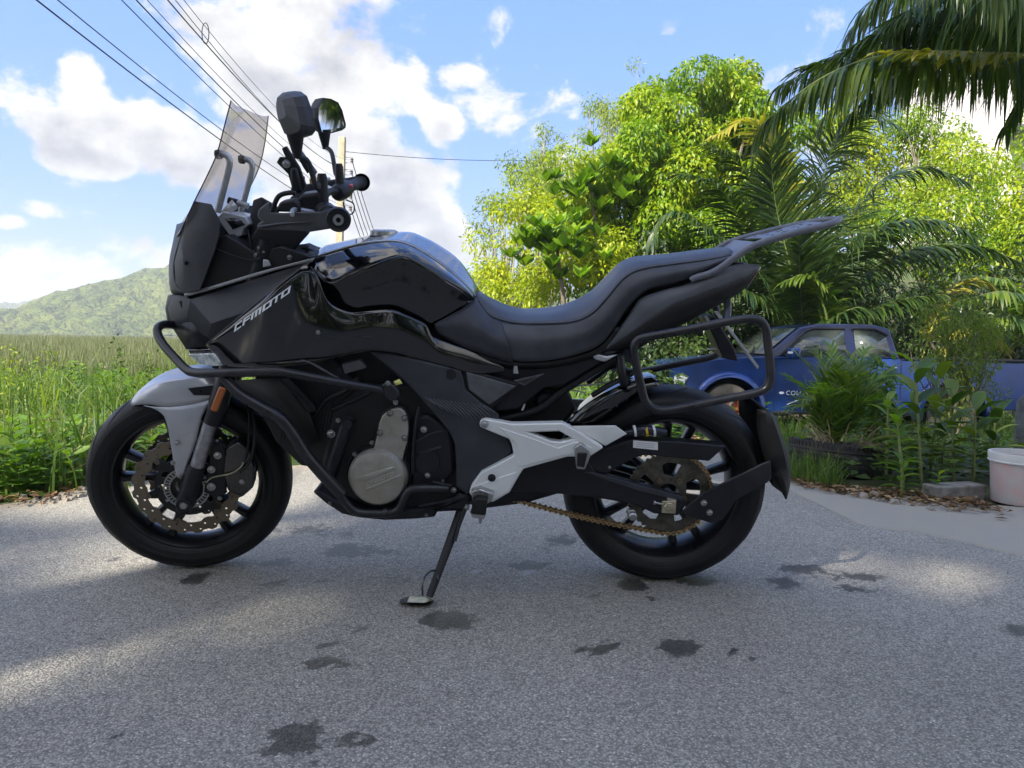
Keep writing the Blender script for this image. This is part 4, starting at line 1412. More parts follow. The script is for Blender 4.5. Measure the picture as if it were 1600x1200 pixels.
    g = Geo(BK); g.tube([(1104, 545, .02), (1131, 545, .02), (1134, 549, .02), (1133, 555, .02)], .003, 6, smooth=False); part(g, 'plate_lamp_bracket', sticker_white)
    g = Geo(BK); g.tube([(968, 556, .11), (972, 585, .12), (975, 600, .10)], .012, 10); g.tube([(925, 618, .08), (955, 600, .09), (985, 585, .11), (995, 575, .12)], .008, 8); both(g, 'carrier_brace', tube_black)

    # ---------------------------------------------------------------- hugger, swingarm, chain
    g = Geo(BK)
    prof = [(.322, .088), (.336, .070), (.342, .04), (.343, 0), (.342, -.04), (.336, -.070), (.322, -.088)]
    g.lathe(cr, prof, 30, a0=R(98), a1=R(172))
    hu = part(g, 'rear_hugger', gloss_black, solid=.003, angle=60)
    g = Geo(BK)
    g.skin([[(884, 662, .095), (905, 640, .095), (940, 616, .095), (975, 602, .092), (1000, 596, .088)], [(930, 662, .098), (945, 652, .098), (965, 640, .098), (985, 622, .096), (1004, 606, .090)]], 20, 2, cross=False)
    g.make('hugger_side', gloss_black, hu, solid=.003)
    swb = [(752, 715), (800, 712), (860, 700), (905, 700), (930, 738), (1000, 757), (1068, 776), (1072, 790), (1060, 806), (1022, 803), (993, 789), (930, 778), (862, 771), (800, 768), (752, 772)]
    for s in (1, -1):
        g = Geo(BK); g.prism(swb, .128, .098)
        if s < 0: g = g.mirror(False)
        sw_ = g.make('swingarm', matte_black, bike, bevel=.005, bseg=3)
        if s > 0:
            g = Geo(BK); g.prism([(912, 738), (926, 738), (1068, 777), (1066, 783), (1000, 768)], .131, .126); g.make('swingarm_edge', charcoal, sw_, bevel=.0015)
            g = Geo(BK); g.prism([(1035, 784), (1057, 782), (1056, 803), (1034, 802)], .137, .126); ab = g.make('axle_block', brass, sw_, bevel=.002)
            g = Geo(BK); g.lathe(BK.p(1045, 792, .140), [(0, -.008), (.005, -.008), (.006, -.002), (.0115, -.002), (.0135, 0), (.0135, .006)], 6); g.make('axle_nut', brass, ab, angle=20)
            g = Geo(BK); g.rod((1022, 785, .134), (1036, 788, .134), .0028); g.rod((1021, 785, .134), (1024, 785.8, .134), .006); g.make('chain_adjuster', steel, ab)
            bolt(sw_, BK, 952, 730, .118, .006)
            c_ = BK.p(987, 803, .13)
            g = Geo(BK).lathe(c_, [(0, -.030), (.007, -.030), (.009, -.024), (.012, -.022), (.012, -.010), (.0085, -.008), (.0085, -.002), (.013, 0), (.013, .02)], 20)
            g.make('paddock_bobbin', steel, sw_)
    g = Geo(BK); g.rod((cr.x, -.13, cr.z), (cr.x, .13, cr.z), .011); g.make('rear_axle', steel, rw)
    g = Geo(BK); g.prism([(900, 700), (945, 702), (988, 686), (1060, 690), (1135, 697), (1108, 721), (1060, 716), (1009, 711), (990, 716), (948, 741), (922, 736)], .122, .075)
    cg = part(g, 'chain_guard', matte_black, bevel=.004)
    g = Geo(BK); g.prism([(989.5, 688), (1028, 691), (1028, 703.5), (989, 699.5)], .1235, .1222); g.make('warning_label', sticker_white, cg, bevel=.0004)
    g = Geo(BK)
    for k in range(3):
        g.tube([(994, 691.5 + k * 3, .1236), (1023, 694 + k * 3, .1236)], .0005, 4, smooth=False)
    g.make('label_text_line', panel_grey, cg)
    g = Geo(BK); g.tube([(978, 676, .115), (990, 675, .12), (1010, 672, .12), (1040, 676, .115)], [.008, .012, .015, .012], 12)
    lm = part(g, 'wire_loom', black_rag)
    for x, m_ in ((990, sticker_white), (1008, yellow_plastic), (1020, sticker_white)):
        g = Geo(BK); g.rod((x, 673.5, .12), (x + 3.5, 673, .12), .0165); g.make('loom_tape', m_, lm)
    # sprocket
    c_ = Vector((cr.x, 0, cr.z))
    outer = []
    NT = 42
    for i in range(NT * 4):
        a = 2 * PI * i / (NT * 4)
        outer.append((c_.x + (.118, .1225, .1225, .118)[i % 4] * math.cos(a), 0, c_.z + (.118, .1225, .1225, .118)[i % 4] * math.sin(a)))
    rings = [outer, circ(c_.x, c_.z, .030, 24)]
    for i in range(5):
        a = 2 * PI * i / 5 + .31
        rings.append([(c_.x + r_ * math.cos(a + d_), 0, c_.z + r_ * math.sin(a + d_)) for r_, d_ in ((.052, -.30), (.092, -.36), (.094, -.18), (.094, .10), (.088, .27), (.060, .30))])
    g = Geo(BK); g.plate(rings, -.092, -.085)
    sp = g.make('sprocket', sprocket_steel, rw)
    for i in range(5):
        a = 2 * PI * i / 5 + .31 + PI / 5
        g = Geo(BK).lathe((c_.x + .048 * math.cos(a), -.093, c_.z + .048 * math.sin(a)), [(0, -.008), (.004, -.008), (.005, -.005), (.010, -.005), (.010, .004)], 8)
        g.make('sprocket_nut', disc_steel, sp, angle=20)
    # chain: straight runs and the wraps round both sprockets
    Rb, Rs_ = .124, .036
    cs = BK.p(742, 742, .0885); cs = Vector((cs.x, 0, cs.z)); cb_ = Vector((c_.x, 0, c_.z))
    dvec = cb_ - cs; D = dvec.length; th = math.atan2(dvec.z, dvec.x); be_ = math.asin((Rb - Rs_) / D)
    path = []
    # lower run: tangent points
    tl = th - PI / 2 - be_
    p1 = cs + Vector((math.cos(tl), 0, math.sin(tl))) * Rs_
    p2 = cb_ + Vector((math.cos(tl), 0, math.sin(tl))) * Rb
    tu_ = th + PI / 2 + be_
    p3 = cb_ + Vector((math.cos(tu_), 0, math.sin(tu_))) * Rb
    p4 = cs + Vector((math.cos(tu_), 0, math.sin(tu_))) * Rs_
    for k in range(31):
        t = k / 30; p = p1.lerp(p2, t); path.append((p.x, p.z - .012 * math.sin(PI * t)))
    a = tl
    while a < tu_:
        a += .06; path.append((cb_.x + Rb * math.cos(a), cb_.z + Rb * math.sin(a)))
    for k in range(31):
        p = p3.lerp(p4, k / 30); path.append((p.x, p.z))
    a = tu_
    while a < tl + 2 * PI:
        a += .2; path.append((cs.x + Rs_ * math.cos(a), cs.z + Rs_ * math.sin(a)))
    path.append(path[0])
    pa = np.array(path); sg = np.linalg.norm(np.diff(pa, axis=0), axis=1); ss = np.concatenate([[0], np.cumsum(sg)])
    NL = int(ss[-1] / .0159) // 2 * 2
    qs = np.linspace(0, ss[-1], NL + 1)
    px_, pz_ = np.interp(qs, ss, pa[:, 0]), np.interp(qs, ss, pa[:, 1])
    g, g2 = Geo(BK), Geo(BK)
    for i in range(NL):
        x0, z0, x1, z1 = px_[i], pz_[i], px_[i + 1], pz_[i + 1]
        d_ = Vector((x1 - x0, 0, z1 - z0)).normalized(); n_ = Vector((-d_.z, 0, d_.x))
        off = .0085 if i % 2 else .0060
        kk = 1.12 if i % 2 else .86
        prof_ = [(-.0062, 0), (-.0044, .0052 * kk), (.0, .0062 * kk), (.006, .0030), (.0099, .0030), (.0159, .0062 * kk), (.0203, .0052 * kk), (.0221, 0)]
        prof_ = prof_ + [(u, -v) for u, v in prof_[-2:0:-1]]
        for sgn in (-1, 1):
            ya = -.0885 + sgn * off
            base = [Vector((x0, 0, z0)) + d_ * u + n_ * v for u, v in prof_]
            nn = len(base)
            vs = [Vector((v.x, ya - .0010, v.z)) for v in base] + [Vector((v.x, ya + .0010, v.z)) for v in base]
            g.add(vs, [tuple(range(nn)), tuple(range(2 * nn - 1, nn - 1, -1))] + [(e, e + nn, (e + 1) % nn + nn, (e + 1) % nn) for e in range(nn)])
        g2.lathe((x0, -.0885, z0), [(0, -.0112), (.0026, -.0112), (.0026, -.004), (.0044, -.004), (.0044, .004), (.0026, .004), (.0026, .011), (0, .011)], 8)
    dc = g.make('drive_chain', chain_mat, bike, kind='stuff', angle=30, merge=False)
    g2.make('chain_rollers', sprocket_steel, dc, kind='stuff', angle=30, merge=False)
    g = Geo(BK).lathe((cs.x, -.0885, cs.z), [(0, -.005), (Rs_, -.005), (Rs_, .005), (0, .005)], 20); g.make('front_sprocket', sprocket_steel, bike)
    # mud flap with its arm
    g = Geo(BK); g.prism([(1064, 803), (1075, 790), (1100, 770), (1193, 724), (1204, 720), (1206, 748), (1200, 754), (1150, 782), (1130, 812), (1112, 818), (1080, 808)], .138, .128)
    ma = part(g, 'mudflap_arm', matte_black, bevel=.003)
    bolt(ma, BK, 1100, 786, .141, .007); bolt(ma, BK, 1109, 801, .141, .007)
    g = Geo(BK)
    g.skin([[(1183, 640, .09), (1182, 665, .09), (1188, 695, .09), (1198, 725, .09), (1212, 752, .09), (1227, 780, .06)], [(1200, 642, .10), (1212, 668, .10), (1224, 700, .10), (1229, 730, .10), (1230, 755, .09), (1229, 781, .06)], [(1212, 650, 0), (1222, 680, 0), (1232, 705, 0), (1235, 730, 0), (1235, 755, 0), (1231, 775, 0)]], 20, 3)
    g.mirror()
    part(g, 'mudflap', deep_black, solid=.004)

    # ---------------------------------------------------------------- foot rest hanger
    hang = [(749, 661), (752, 657), (758, 655), (763, 655.5), (800, 662.5), (879, 661), (900, 672), (920, 685), (943, 700), (921, 714), (887, 714), (850, 724), (818, 733), (812, 742), (796, 770), (770, 785), (738, 777), (733, 770), (737, 758), (752, 738), (776, 726), (803, 712), (799, 693), (795, 686), (775, 678), (756, 670), (750, 667)]
    hole = [(827, 676), (874, 674), (895, 686), (875, 691), (860, 689)]
    for s in (1, -1):
        g = Geo(BK); g.prism(hang, .185, .155, holes=[hole])
        if s < 0: g = g.mirror(False)
        ft = g.make('footrest_hanger', bracket_silver, bike, bevel=.004, bseg=3)
        if s > 0:
            g = Geo(BK); g.prism([(780, 668), (828, 684), (872, 700), (900, 690), (925, 700), (918, 710), (886, 710), (850, 720), (815, 729), (808, 727), (812, 712), (806, 692)], .1875, .184)
            g.make('hanger_face', bracket_silver, ft, bevel=.0015)
            g = Geo(BK); g.prism([(745, 758), (806, 738), (795, 768), (770, 782), (740, 774)], .1875, .184); g.make('hanger_lower_face', bracket_silver, ft, bevel=.0015)
            bolt(ft, BK, 757, 663, .187, .009, m=dull_silver)
            bolt(ft, BK, 768.5, 747, .189, .0085, m=matte_black)
    g = Geo(BK)
    g.facets([(894, 666, .165), (962, 665, .15), (980, 678, .145), (946, 697, .155)], [(0, 1, 2, 3)])
    both(g, 'hanger_fin', bracket_silver, solid=.006, bevel=.002)
    # rider peg
    g = Geo(BK); g.prism([(736, 768), (750, 764), (772, 772), (768, 784), (756, 790), (738, 782)], .215, .185); pg = part(g, 'rider_peg', steel, bevel=.003)
    g = Geo(BK); g.prism([(738, 783), (745, 779), (762, 781), (759, 805), (736, 803)], .245, .205); g.make('peg_rubber', deep_black, pg, bevel=.003)
    g = Geo(BK); g.prism([(734, 802), (759, 806), (756, 811), (739, 809)], .24, .205); g.make('peg_edge', steel, pg, bevel=.002)
    g = Geo(BK); g.rod(BK.p(751, 808, .23), BK.p(750, 818, .232), .006, .003); g.make('peg_feeler', steel, pg)
    g = Geo(BK); g.prism([(897, 700), (908, 693), (921, 703), (923, 712), (914, 734), (901, 733)], .205, .180); pp = part(g, 'passenger_peg', steel, bevel=.003)
    g = Geo(BK); g.prism([(902, 709), (918, 709), (913, 731), (902, 729)], .212, .200); g.make('peg_rubber', deep_black, pp, bevel=.002)

    # ---------------------------------------------------------------- side stand
    foot_w = ground_at(652, 938, .012)
    foot = BK.I @ foot_w
    pv_ = BK.p(722, 795, .14)
    g = Geo(BK)
    g.tube([pv_, pv_.lerp(BK.I @ ground_at(672, 930, .03), .45), BK.I @ ground_at(671, 932, .025)], [.0145, .0125, .010], 12, smooth=False)
    sstand = part(g, 'side_stand', deep_black)
    tip_ = BK.I @ ground_at(671, 932, .025)
    g = Geo(None)
    vs = [ground_at(x, y, z) for z in (.002, .010) for x, y in ((624, 941), (640, 944), (672, 945), (678, 938), (668, 933), (636, 932), (625, 937))]
    g.add(vs, [tuple(range(7)), tuple(range(13, 6, -1))] + [(i, (i + 1) % 7, 7 + (i + 1) % 7, 7 + i) for i in range(7)])
    g.make('stand_foot', deep_black, sstand, bevel=.001)
    g = Geo(None)
    vs = [ground_at(x, y, z) for z in (.011, .018) for x, y in ((636, 941), (662, 942), (676, 938), (664, 933), (640, 932))]
    g.add(vs, [tuple(range(5)), tuple(range(9, 4, -1))] + [(i, (i + 1) % 5, 5 + (i + 1) % 5, 5 + i) for i in range(5)])
    g.make('stand_plate', brass, sstand, bevel=.001)
    g = Geo(BK)
    a_ = pv_.lerp(tip_, .82)
    g.tube([pv_.lerp(tip_, .98) + Vector((-.02, -.005, .0)), pv_.lerp(tip_, .86) + Vector((-.030, -.012, .01)), pv_.lerp(tip_, .72) + Vector((-.028, -.012, 0)), pv_.lerp(tip_, .70) + Vector((-.008, -.012, 0)), pv_.lerp(tip_, .80) + Vector((.006, -.014, 0))], .0028, 8)
    g.make('stand_hook', gloss_black, sstand)
    g = Geo(BK); g.tube([pv_ + Vector((.01, -.02, .02)), pv_.lerp(tip_, .35) + Vector((.012, -.018, 0))], .005, 8); g.make('stand_spring', matte_black, sstand)
    return bike, BK


# ================================================================== SETTING
def unit(v):
    return v / np.maximum(np.linalg.norm(v, axis=-1, keepdims=True), 1e-9)


def leaf_mesh(pos, along, nrm, length, width, fold=0.25, droop=0.0):
    """n pointed leaves, each of two folded quads; returns verts, faces"""
    n = len(pos)
    a = unit(along); nn = unit(nrm - a * np.sum(a * nrm, 1, keepdims=True)); b = np.cross(nn, a)
    L = np.asarray(length).reshape(-1, 1) * np.ones((n, 1)); Wd = np.asarray(width).reshape(-1, 1) * np.ones((n, 1))
    g = np.array([[0, 0, -1.0]])
    p0 = pos
    p1 = pos + a * L * .45 + b * Wd * .5 + nn * Wd * fold + g * L * droop * .2
    p2 = pos + a * L + g * L * droop
    p3 = pos + a * L * .45 - b * Wd * .5 + nn * Wd * fold + g * L * droop * .2
    p4 = pos + a * L * .5 + g * L * droop * .22
    v = np.stack([p0, p1, p2, p3, p4], 1).reshape(-1, 3)
    i = np.arange(n)[:, None] * 5
    f = np.concatenate([i + np.array([[0, 4, 2, 1]]), i + np.array([[0, 3, 2, 4]])], 1).reshape(-1, 4)
    return v, f


def rand_dirs(n, rng=RNG):
    v = rng.normal(size=(n, 3))
    return unit(v)


def clump_points(clumps, per, rng=RNG, shell=.55):
    """points in the outer part of ellipsoid clumps; returns points, outward normals, clump index"""
    P, N, K = [], [], []
    for k, (c, r) in enumerate(clumps):
        r = np.asarray(r, float) * np.ones(3)
        m = max(4, int(per * (r[0] * r[2]) / 1.0))
        d = rand_dirs(m, rng)
        rad = shell + (1 - shell) * rng.random((m, 1)) ** .6
        P.append(np.asarray(c) + d * r * rad); N.append(d); K.append(np.full(m, k))
    return np.concatenate(P), np.concatenate(N), np.concatenate(K)


DENS = 2.6


def crown(name, clumps, per, leaf, wid, material, parent, rng=RNG, droop=.25, up=.5, hang=.5, kind=None, tint0=.0, shell=.5, base_tint=.5):
    P, N, K = clump_points(clumps, per * DENS, rng, shell)
    n = len(P)
    along = unit(N * .7 + rand_dirs(n, rng) * .8 + np.array([[0, 0, -hang]]))
    nrm = unit(N * .6 + rand_dirs(n, rng) * .7 + np.array([[0, 0, up]]))
    ct = rng.random(len(clumps)) * .35
    s = (.65 + .7 * rng.random(n))
    v, f = leaf_mesh(P, along, nrm, leaf * s, wid * s, droop=droop)
    t = np.clip(base_tint + (rng.random(n) - .5) * .5 + ct[K] - .17 + tint0, 0, 1)
    o = mesh_obj(name, v, f, material, parent, tint=np.repeat(t, 2))
    if kind:
        o['kind'] = kind
    return o


def trunk_geo(base, top, r0, r1, bends=3, wob=.1, rng=random):
    base, top = Vector(base), Vector(top)
    pts, rad = [], []
    for i in range(bends + 2):
        t = i / (bends + 1)
        p = base.lerp(top, t)
        if 0 < i < bends + 1:
            p += Vector((rng.uniform(-wob, wob), rng.uniform(-wob, wob), 0))
        pts.append(p); rad.append(r0 * (1 - t) + r1 * t)
    return pts, rad


def tree(name, base, clumps, label, cat, group, material, per, leaf, wid, r0=.12, bark=None, **kw):
    """trunk and limbs up to every clump of the crown"""
    base = Vector(base)
    t = empty(name, Matrix.Identity(4), label, cat, group)
    cs = [Vector(c) for c, _ in clumps]
    mid = sum(cs, Vector()) / len(cs)
    lo = min(c.z for c in cs)
    fork_ = Vector((base.x * .5 + mid.x * .5, base.y * .5 + mid.y * .5, base.z + (lo - base.z) * .6))
    g = Geo()
    g.tube([base, base.lerp(fork_, .5) + Vector((random.uniform(-.1, .1), 0, 0)), fork_], [r0 * 1.15, r0 * .9, r0 * .75], 8)
    g.make('trunk', bark or bark_mat, t)
    g = Geo()
    for c in cs:
        m_ = fork_.lerp(c, .5) + Vector((random.uniform(-.2, .2), random.uniform(-.2, .2), random.uniform(-.1, .3)))
        g.tube([fork_, m_, c], [r0 * .5, r0 * .28, r0 * .08], 5, n=7)
    g.make('limbs', bark or bark_mat, t, kind='stuff', merge=False)
    crown('crown', clumps, per, leaf, wid, material, t, **kw)
    return t


bark_mat = mat('bark', (.17, .14, .11), .85, var=.35, vscale=6, bump=.5, bscale=60)
pale_bark = mat('pale_bark', (.34, .31, .26), .8, var=.3, vscale=5, bump=.4, bscale=40)
lf_bright = leaf_mat('leaf_bright', (.03, .085, .006), (.15, .27, .009), (.40, .43, .015), .38, .40)
lf_yellow = leaf_mat('leaf_yellow', (.12, .20, .008), (.30, .37, .012), (.50, .49, .02), .42, .42)
lf_wispy = leaf_mat('leaf_wispy', (.10, .16, .03), (.22, .29, .04), (.38, .40, .06), .5, .42)
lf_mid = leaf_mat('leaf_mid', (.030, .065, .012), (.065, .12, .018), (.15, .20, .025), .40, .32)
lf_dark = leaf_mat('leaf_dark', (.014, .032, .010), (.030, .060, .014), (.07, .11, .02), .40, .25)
lf_round = leaf_mat('leaf_round', (.06, .13, .012), (.14, .26, .015), (.24, .34, .02), .35, .40)
lf_weed = leaf_mat('leaf_weed', (.045, .10, .018), (.10, .20, .028), (.20, .30, .04), .42, .38)
lf_grass = leaf_mat('grass_blade', (.045, .085, .018), (.10, .18, .030), (.24, .28, .07), .5, .40)
lf_dry = leaf_mat('dry_blade', (.14, .10, .05), (.26, .20, .10), (.40, .32, .18), .7, .25)
lf_palm = leaf_mat('palm_leaflet', (.018, .052, .012), (.055, .11, .018), (.19, .25, .03), .32, .42, spec=.5)
lf_palm_shade = leaf_mat('palm_leaflet_shaded', (.009, .028, .008), (.024, .056, .013), (.08, .12, .02), .32, .28, spec=.5)  # shade on the young palm put into a darker leaflet colour
lf_palm_y = leaf_mat('palm_leaflet_yellow', (.12, .15, .02), (.28, .27, .03), (.42, .34, .05), .4, .38)
lf_reed = leaf_mat('reed_blade', (.075, .095, .04), (.12, .14, .06), (.18, .19, .085), .6, .3)
rachis_mat = mat('palm_rachis', (.16, .19, .06), .45, var=.3, vscale=5)
rachis_y = mat('palm_rachis_yellow', (.36, .34, .08), .45, var=.2, vscale=5)


# ------------------------------------------------------------------ ground and road
def sm(a, b, x):
    t = np.clip((x - a) / (b - a), 0, 1)
    return t * t * (3 - 2 * t)


EDGE_PX = [(-900, 905), (-300, 835), (-100, 806), (0, 789), (60, 781), (145, 771), (205, 750), (300, 738), (460, 727), (700, 712), (900, 700), (1090, 690), (1236, 756), (1300, 768), (1390, 782), (1480, 790), (1600, 800), (1800, 815), (2300, 850)]
EDGE = np.array([list(ground_at(x, y))[:2] for x, y in EDGE_PX])
EDGE = EDGE[np.argsort(EDGE[:, 0])]


def edge_y(x):
    x = np.asarray(x, float)
    return np.interp(x, EDGE[:, 0], EDGE[:, 1])


def ground_h(x, y):
    x = np.asarray(x, float); y = np.asarray(y, float)
    e = edge_y(x)
    d = np.clip(y - e, 0, None)
    left = -.03 - .45 * sm(0, 7, d)
    right = -.03 + .05 * np.exp(-((d - .5) / .5) ** 2) - .54 * sm(1.2, 4.5, d)
    k = sm(1.0, 2.2, x)
    h = left * (1 - k) + right * k
    rise = sm(13, 30, y) * sm(6, 16, x) * 5.5
    far = .5 * sm(20, 60, y) * 0
    return np.where(y > e, h + rise + far, -.03)


def grid_sheet(name, xs, ys_fn, nt, zf, material, attrs=None, kind='structure', z_is_fn=True):
    t = np.linspace(0, 1, nt)
    X = np.repeat(xs[:, None], nt, 1)
    y0, y1 = ys_fn(xs)
    Y = y0[:, None] + (y1 - y0)[:, None] * t[None, :]
    Z = zf(X, Y)
    V = np.stack([X, Y, Z], -1).reshape(-1, 3)
    i = np.arange(len(xs) - 1)[:, None] * nt + np.arange(nt - 1)[None, :]
    i = i.reshape(-1, 1)
    F = np.concatenate([i, i + nt, i + nt + 1, i + 1], 1)
    o = mesh_obj(name, V, F, material, None, smooth=True)
    o['kind'] = kind
    if attrs:
        for nm, fn in attrs.items():
            a = o.data.attributes.new(nm, 'FLOAT', 'POINT')
            a.data.foreach_set('value', fn(V[:, 0], V[:, 1]).astype(np.float32))
    return o


def fbm2(x, y, sc, seed=0, octv=4):
    """cheap value-noise sum on arrays"""
    rng = np.random.default_rng(seed)
    T = rng.random((256, 256))
    out = np.zeros_like(x, dtype=float); amp = 1; tot = 0
    for o_ in range(octv):
        u, v = x * sc + 37.1 * o_, y * sc + 11.7 * o_
        iu, iv = np.floor(u).astype(int), np.floor(v).astype(int)
        fu, fv = u - iu, v - iv
        fu = fu * fu * (3 - 2 * fu); fv = fv * fv * (3 - 2 * fv)
        a, b = T[iu % 256, iv % 256], T[(iu + 1) % 256, iv % 256]
        c, d = T[iu % 256, (iv + 1) % 256], T[(iu + 1) % 256, (iv + 1) % 256]
        out += amp * ((a * (1 - fu) + b * fu) * (1 - fv) + (c * (1 - fu) + d * fu) * fv)
        tot += amp; amp *= .55; sc *= 2.03
    return out / tot


STAINS = [  # px, py, half width, half height, depth of wetness
    (706, 973, 44, 22, 1), (516, 1037, 48, 9, 1), (510, 1009, 26, 6, .8), (566, 983, 24, 5, .8), (640, 1025, 14, 14, .7), (665, 1015, 24, 8, .7), (700, 1022, 14, 5, .9),
    (465, 1165, 55, 38, 1.1), (550, 1157, 36, 12, 1), (470, 1195, 50, 25, 1), (311, 901, 24, 12, 1), (428, 911, 22, 6, 1), (500, 906, 30, 4, .5), (474, 928, 12, 3, .6),
    (1062, 1012, 32, 12, 1.1), (953, 1008, 16, 6, .8), (915, 1017, 14, 6, .7), (940, 1023, 14, 4, .7), (990, 913, 27, 9, 1), (1078, 905, 36, 10, 1), (1222, 911, 30, 12, .8), (1255, 890, 50, 9, .8),
    (1340, 903, 60, 9, .6), (1340, 920, 40, 6, .6), (1170, 943, 9, 3, .8), (1116, 962, 10, 3, .8), (1145, 1020, 16, 5, .8), (1178, 1027, 13, 4, .9), (1215, 1070, 9, 3, .8), (1330, 1023, 25, 6, .5),
    (149, 1002, 8, 4, .9), (200, 985, 9, 4, .6), (180, 1152, 10, 4, .5), (243, 1151, 6, 3, .6), (105, 948, 6, 3, .5), (320, 1015, 14, 4, .4), (790, 1023, 12, 5, .7), (910, 948, 12, 4, .6), (850, 957, 10, 3, .6),
    (700, 850, 120, 14, .5), (560, 860, 80, 12, .7), (450, 880, 40, 10, .8), (820, 885, 60, 10, .5), (620, 905, 60, 10, .4), (170, 872, 30, 9, .7), (500, 830, 70, 14, .6), (640, 830, 80, 14, .6), (870, 850, 50, 20, .5), (1590, 985, 40, 10, .7), (1450, 1015, 30, 6, .3),
    (930, 930, 14, 4, .6), (950, 955, 8, 3, .6), (720, 935, 20, 4, .4), (775, 905, 24, 6, .3), (1010, 935, 20, 4, .5), (845, 998, 8, 4, .5), (820, 1000, 10, 3, .5),
]
PALE = [(740, 895, 24, 6, 1), (490, 911, 13, 4, 1), (450, 872, 14, 3, .7), (600, 870, 60, 5, .4), (800, 893, 50, 8, .7), (650, 900, 20, 6, .5), (900, 905, 30, 5, .3), (600, 875, 8, 3, .9)]


def blot(x, y, items, seed):
    out = np.zeros_like(x)
    n1 = fbm2(x, y, 9.0, seed, 5)
    for px, py, rx, ry, w in items:
        c = ground_at(px, py); ex = ground_at(px + rx, py) - c
        ey = ground_at(px, py - ry) - ground_at(px, py + ry)
        a, b = abs(ex.x), max(abs(ey.y) / 2, .012)
        dx, dy = (x - c.x) / a, (y - c.y) / b
        r = np.sqrt(dx * dx + dy * dy)
        out = np.maximum(out, w * np.clip(1.45 - r, 0, 1.2))
    return out * np.clip((n1 - .22) * 3.0, 0, 1.5)


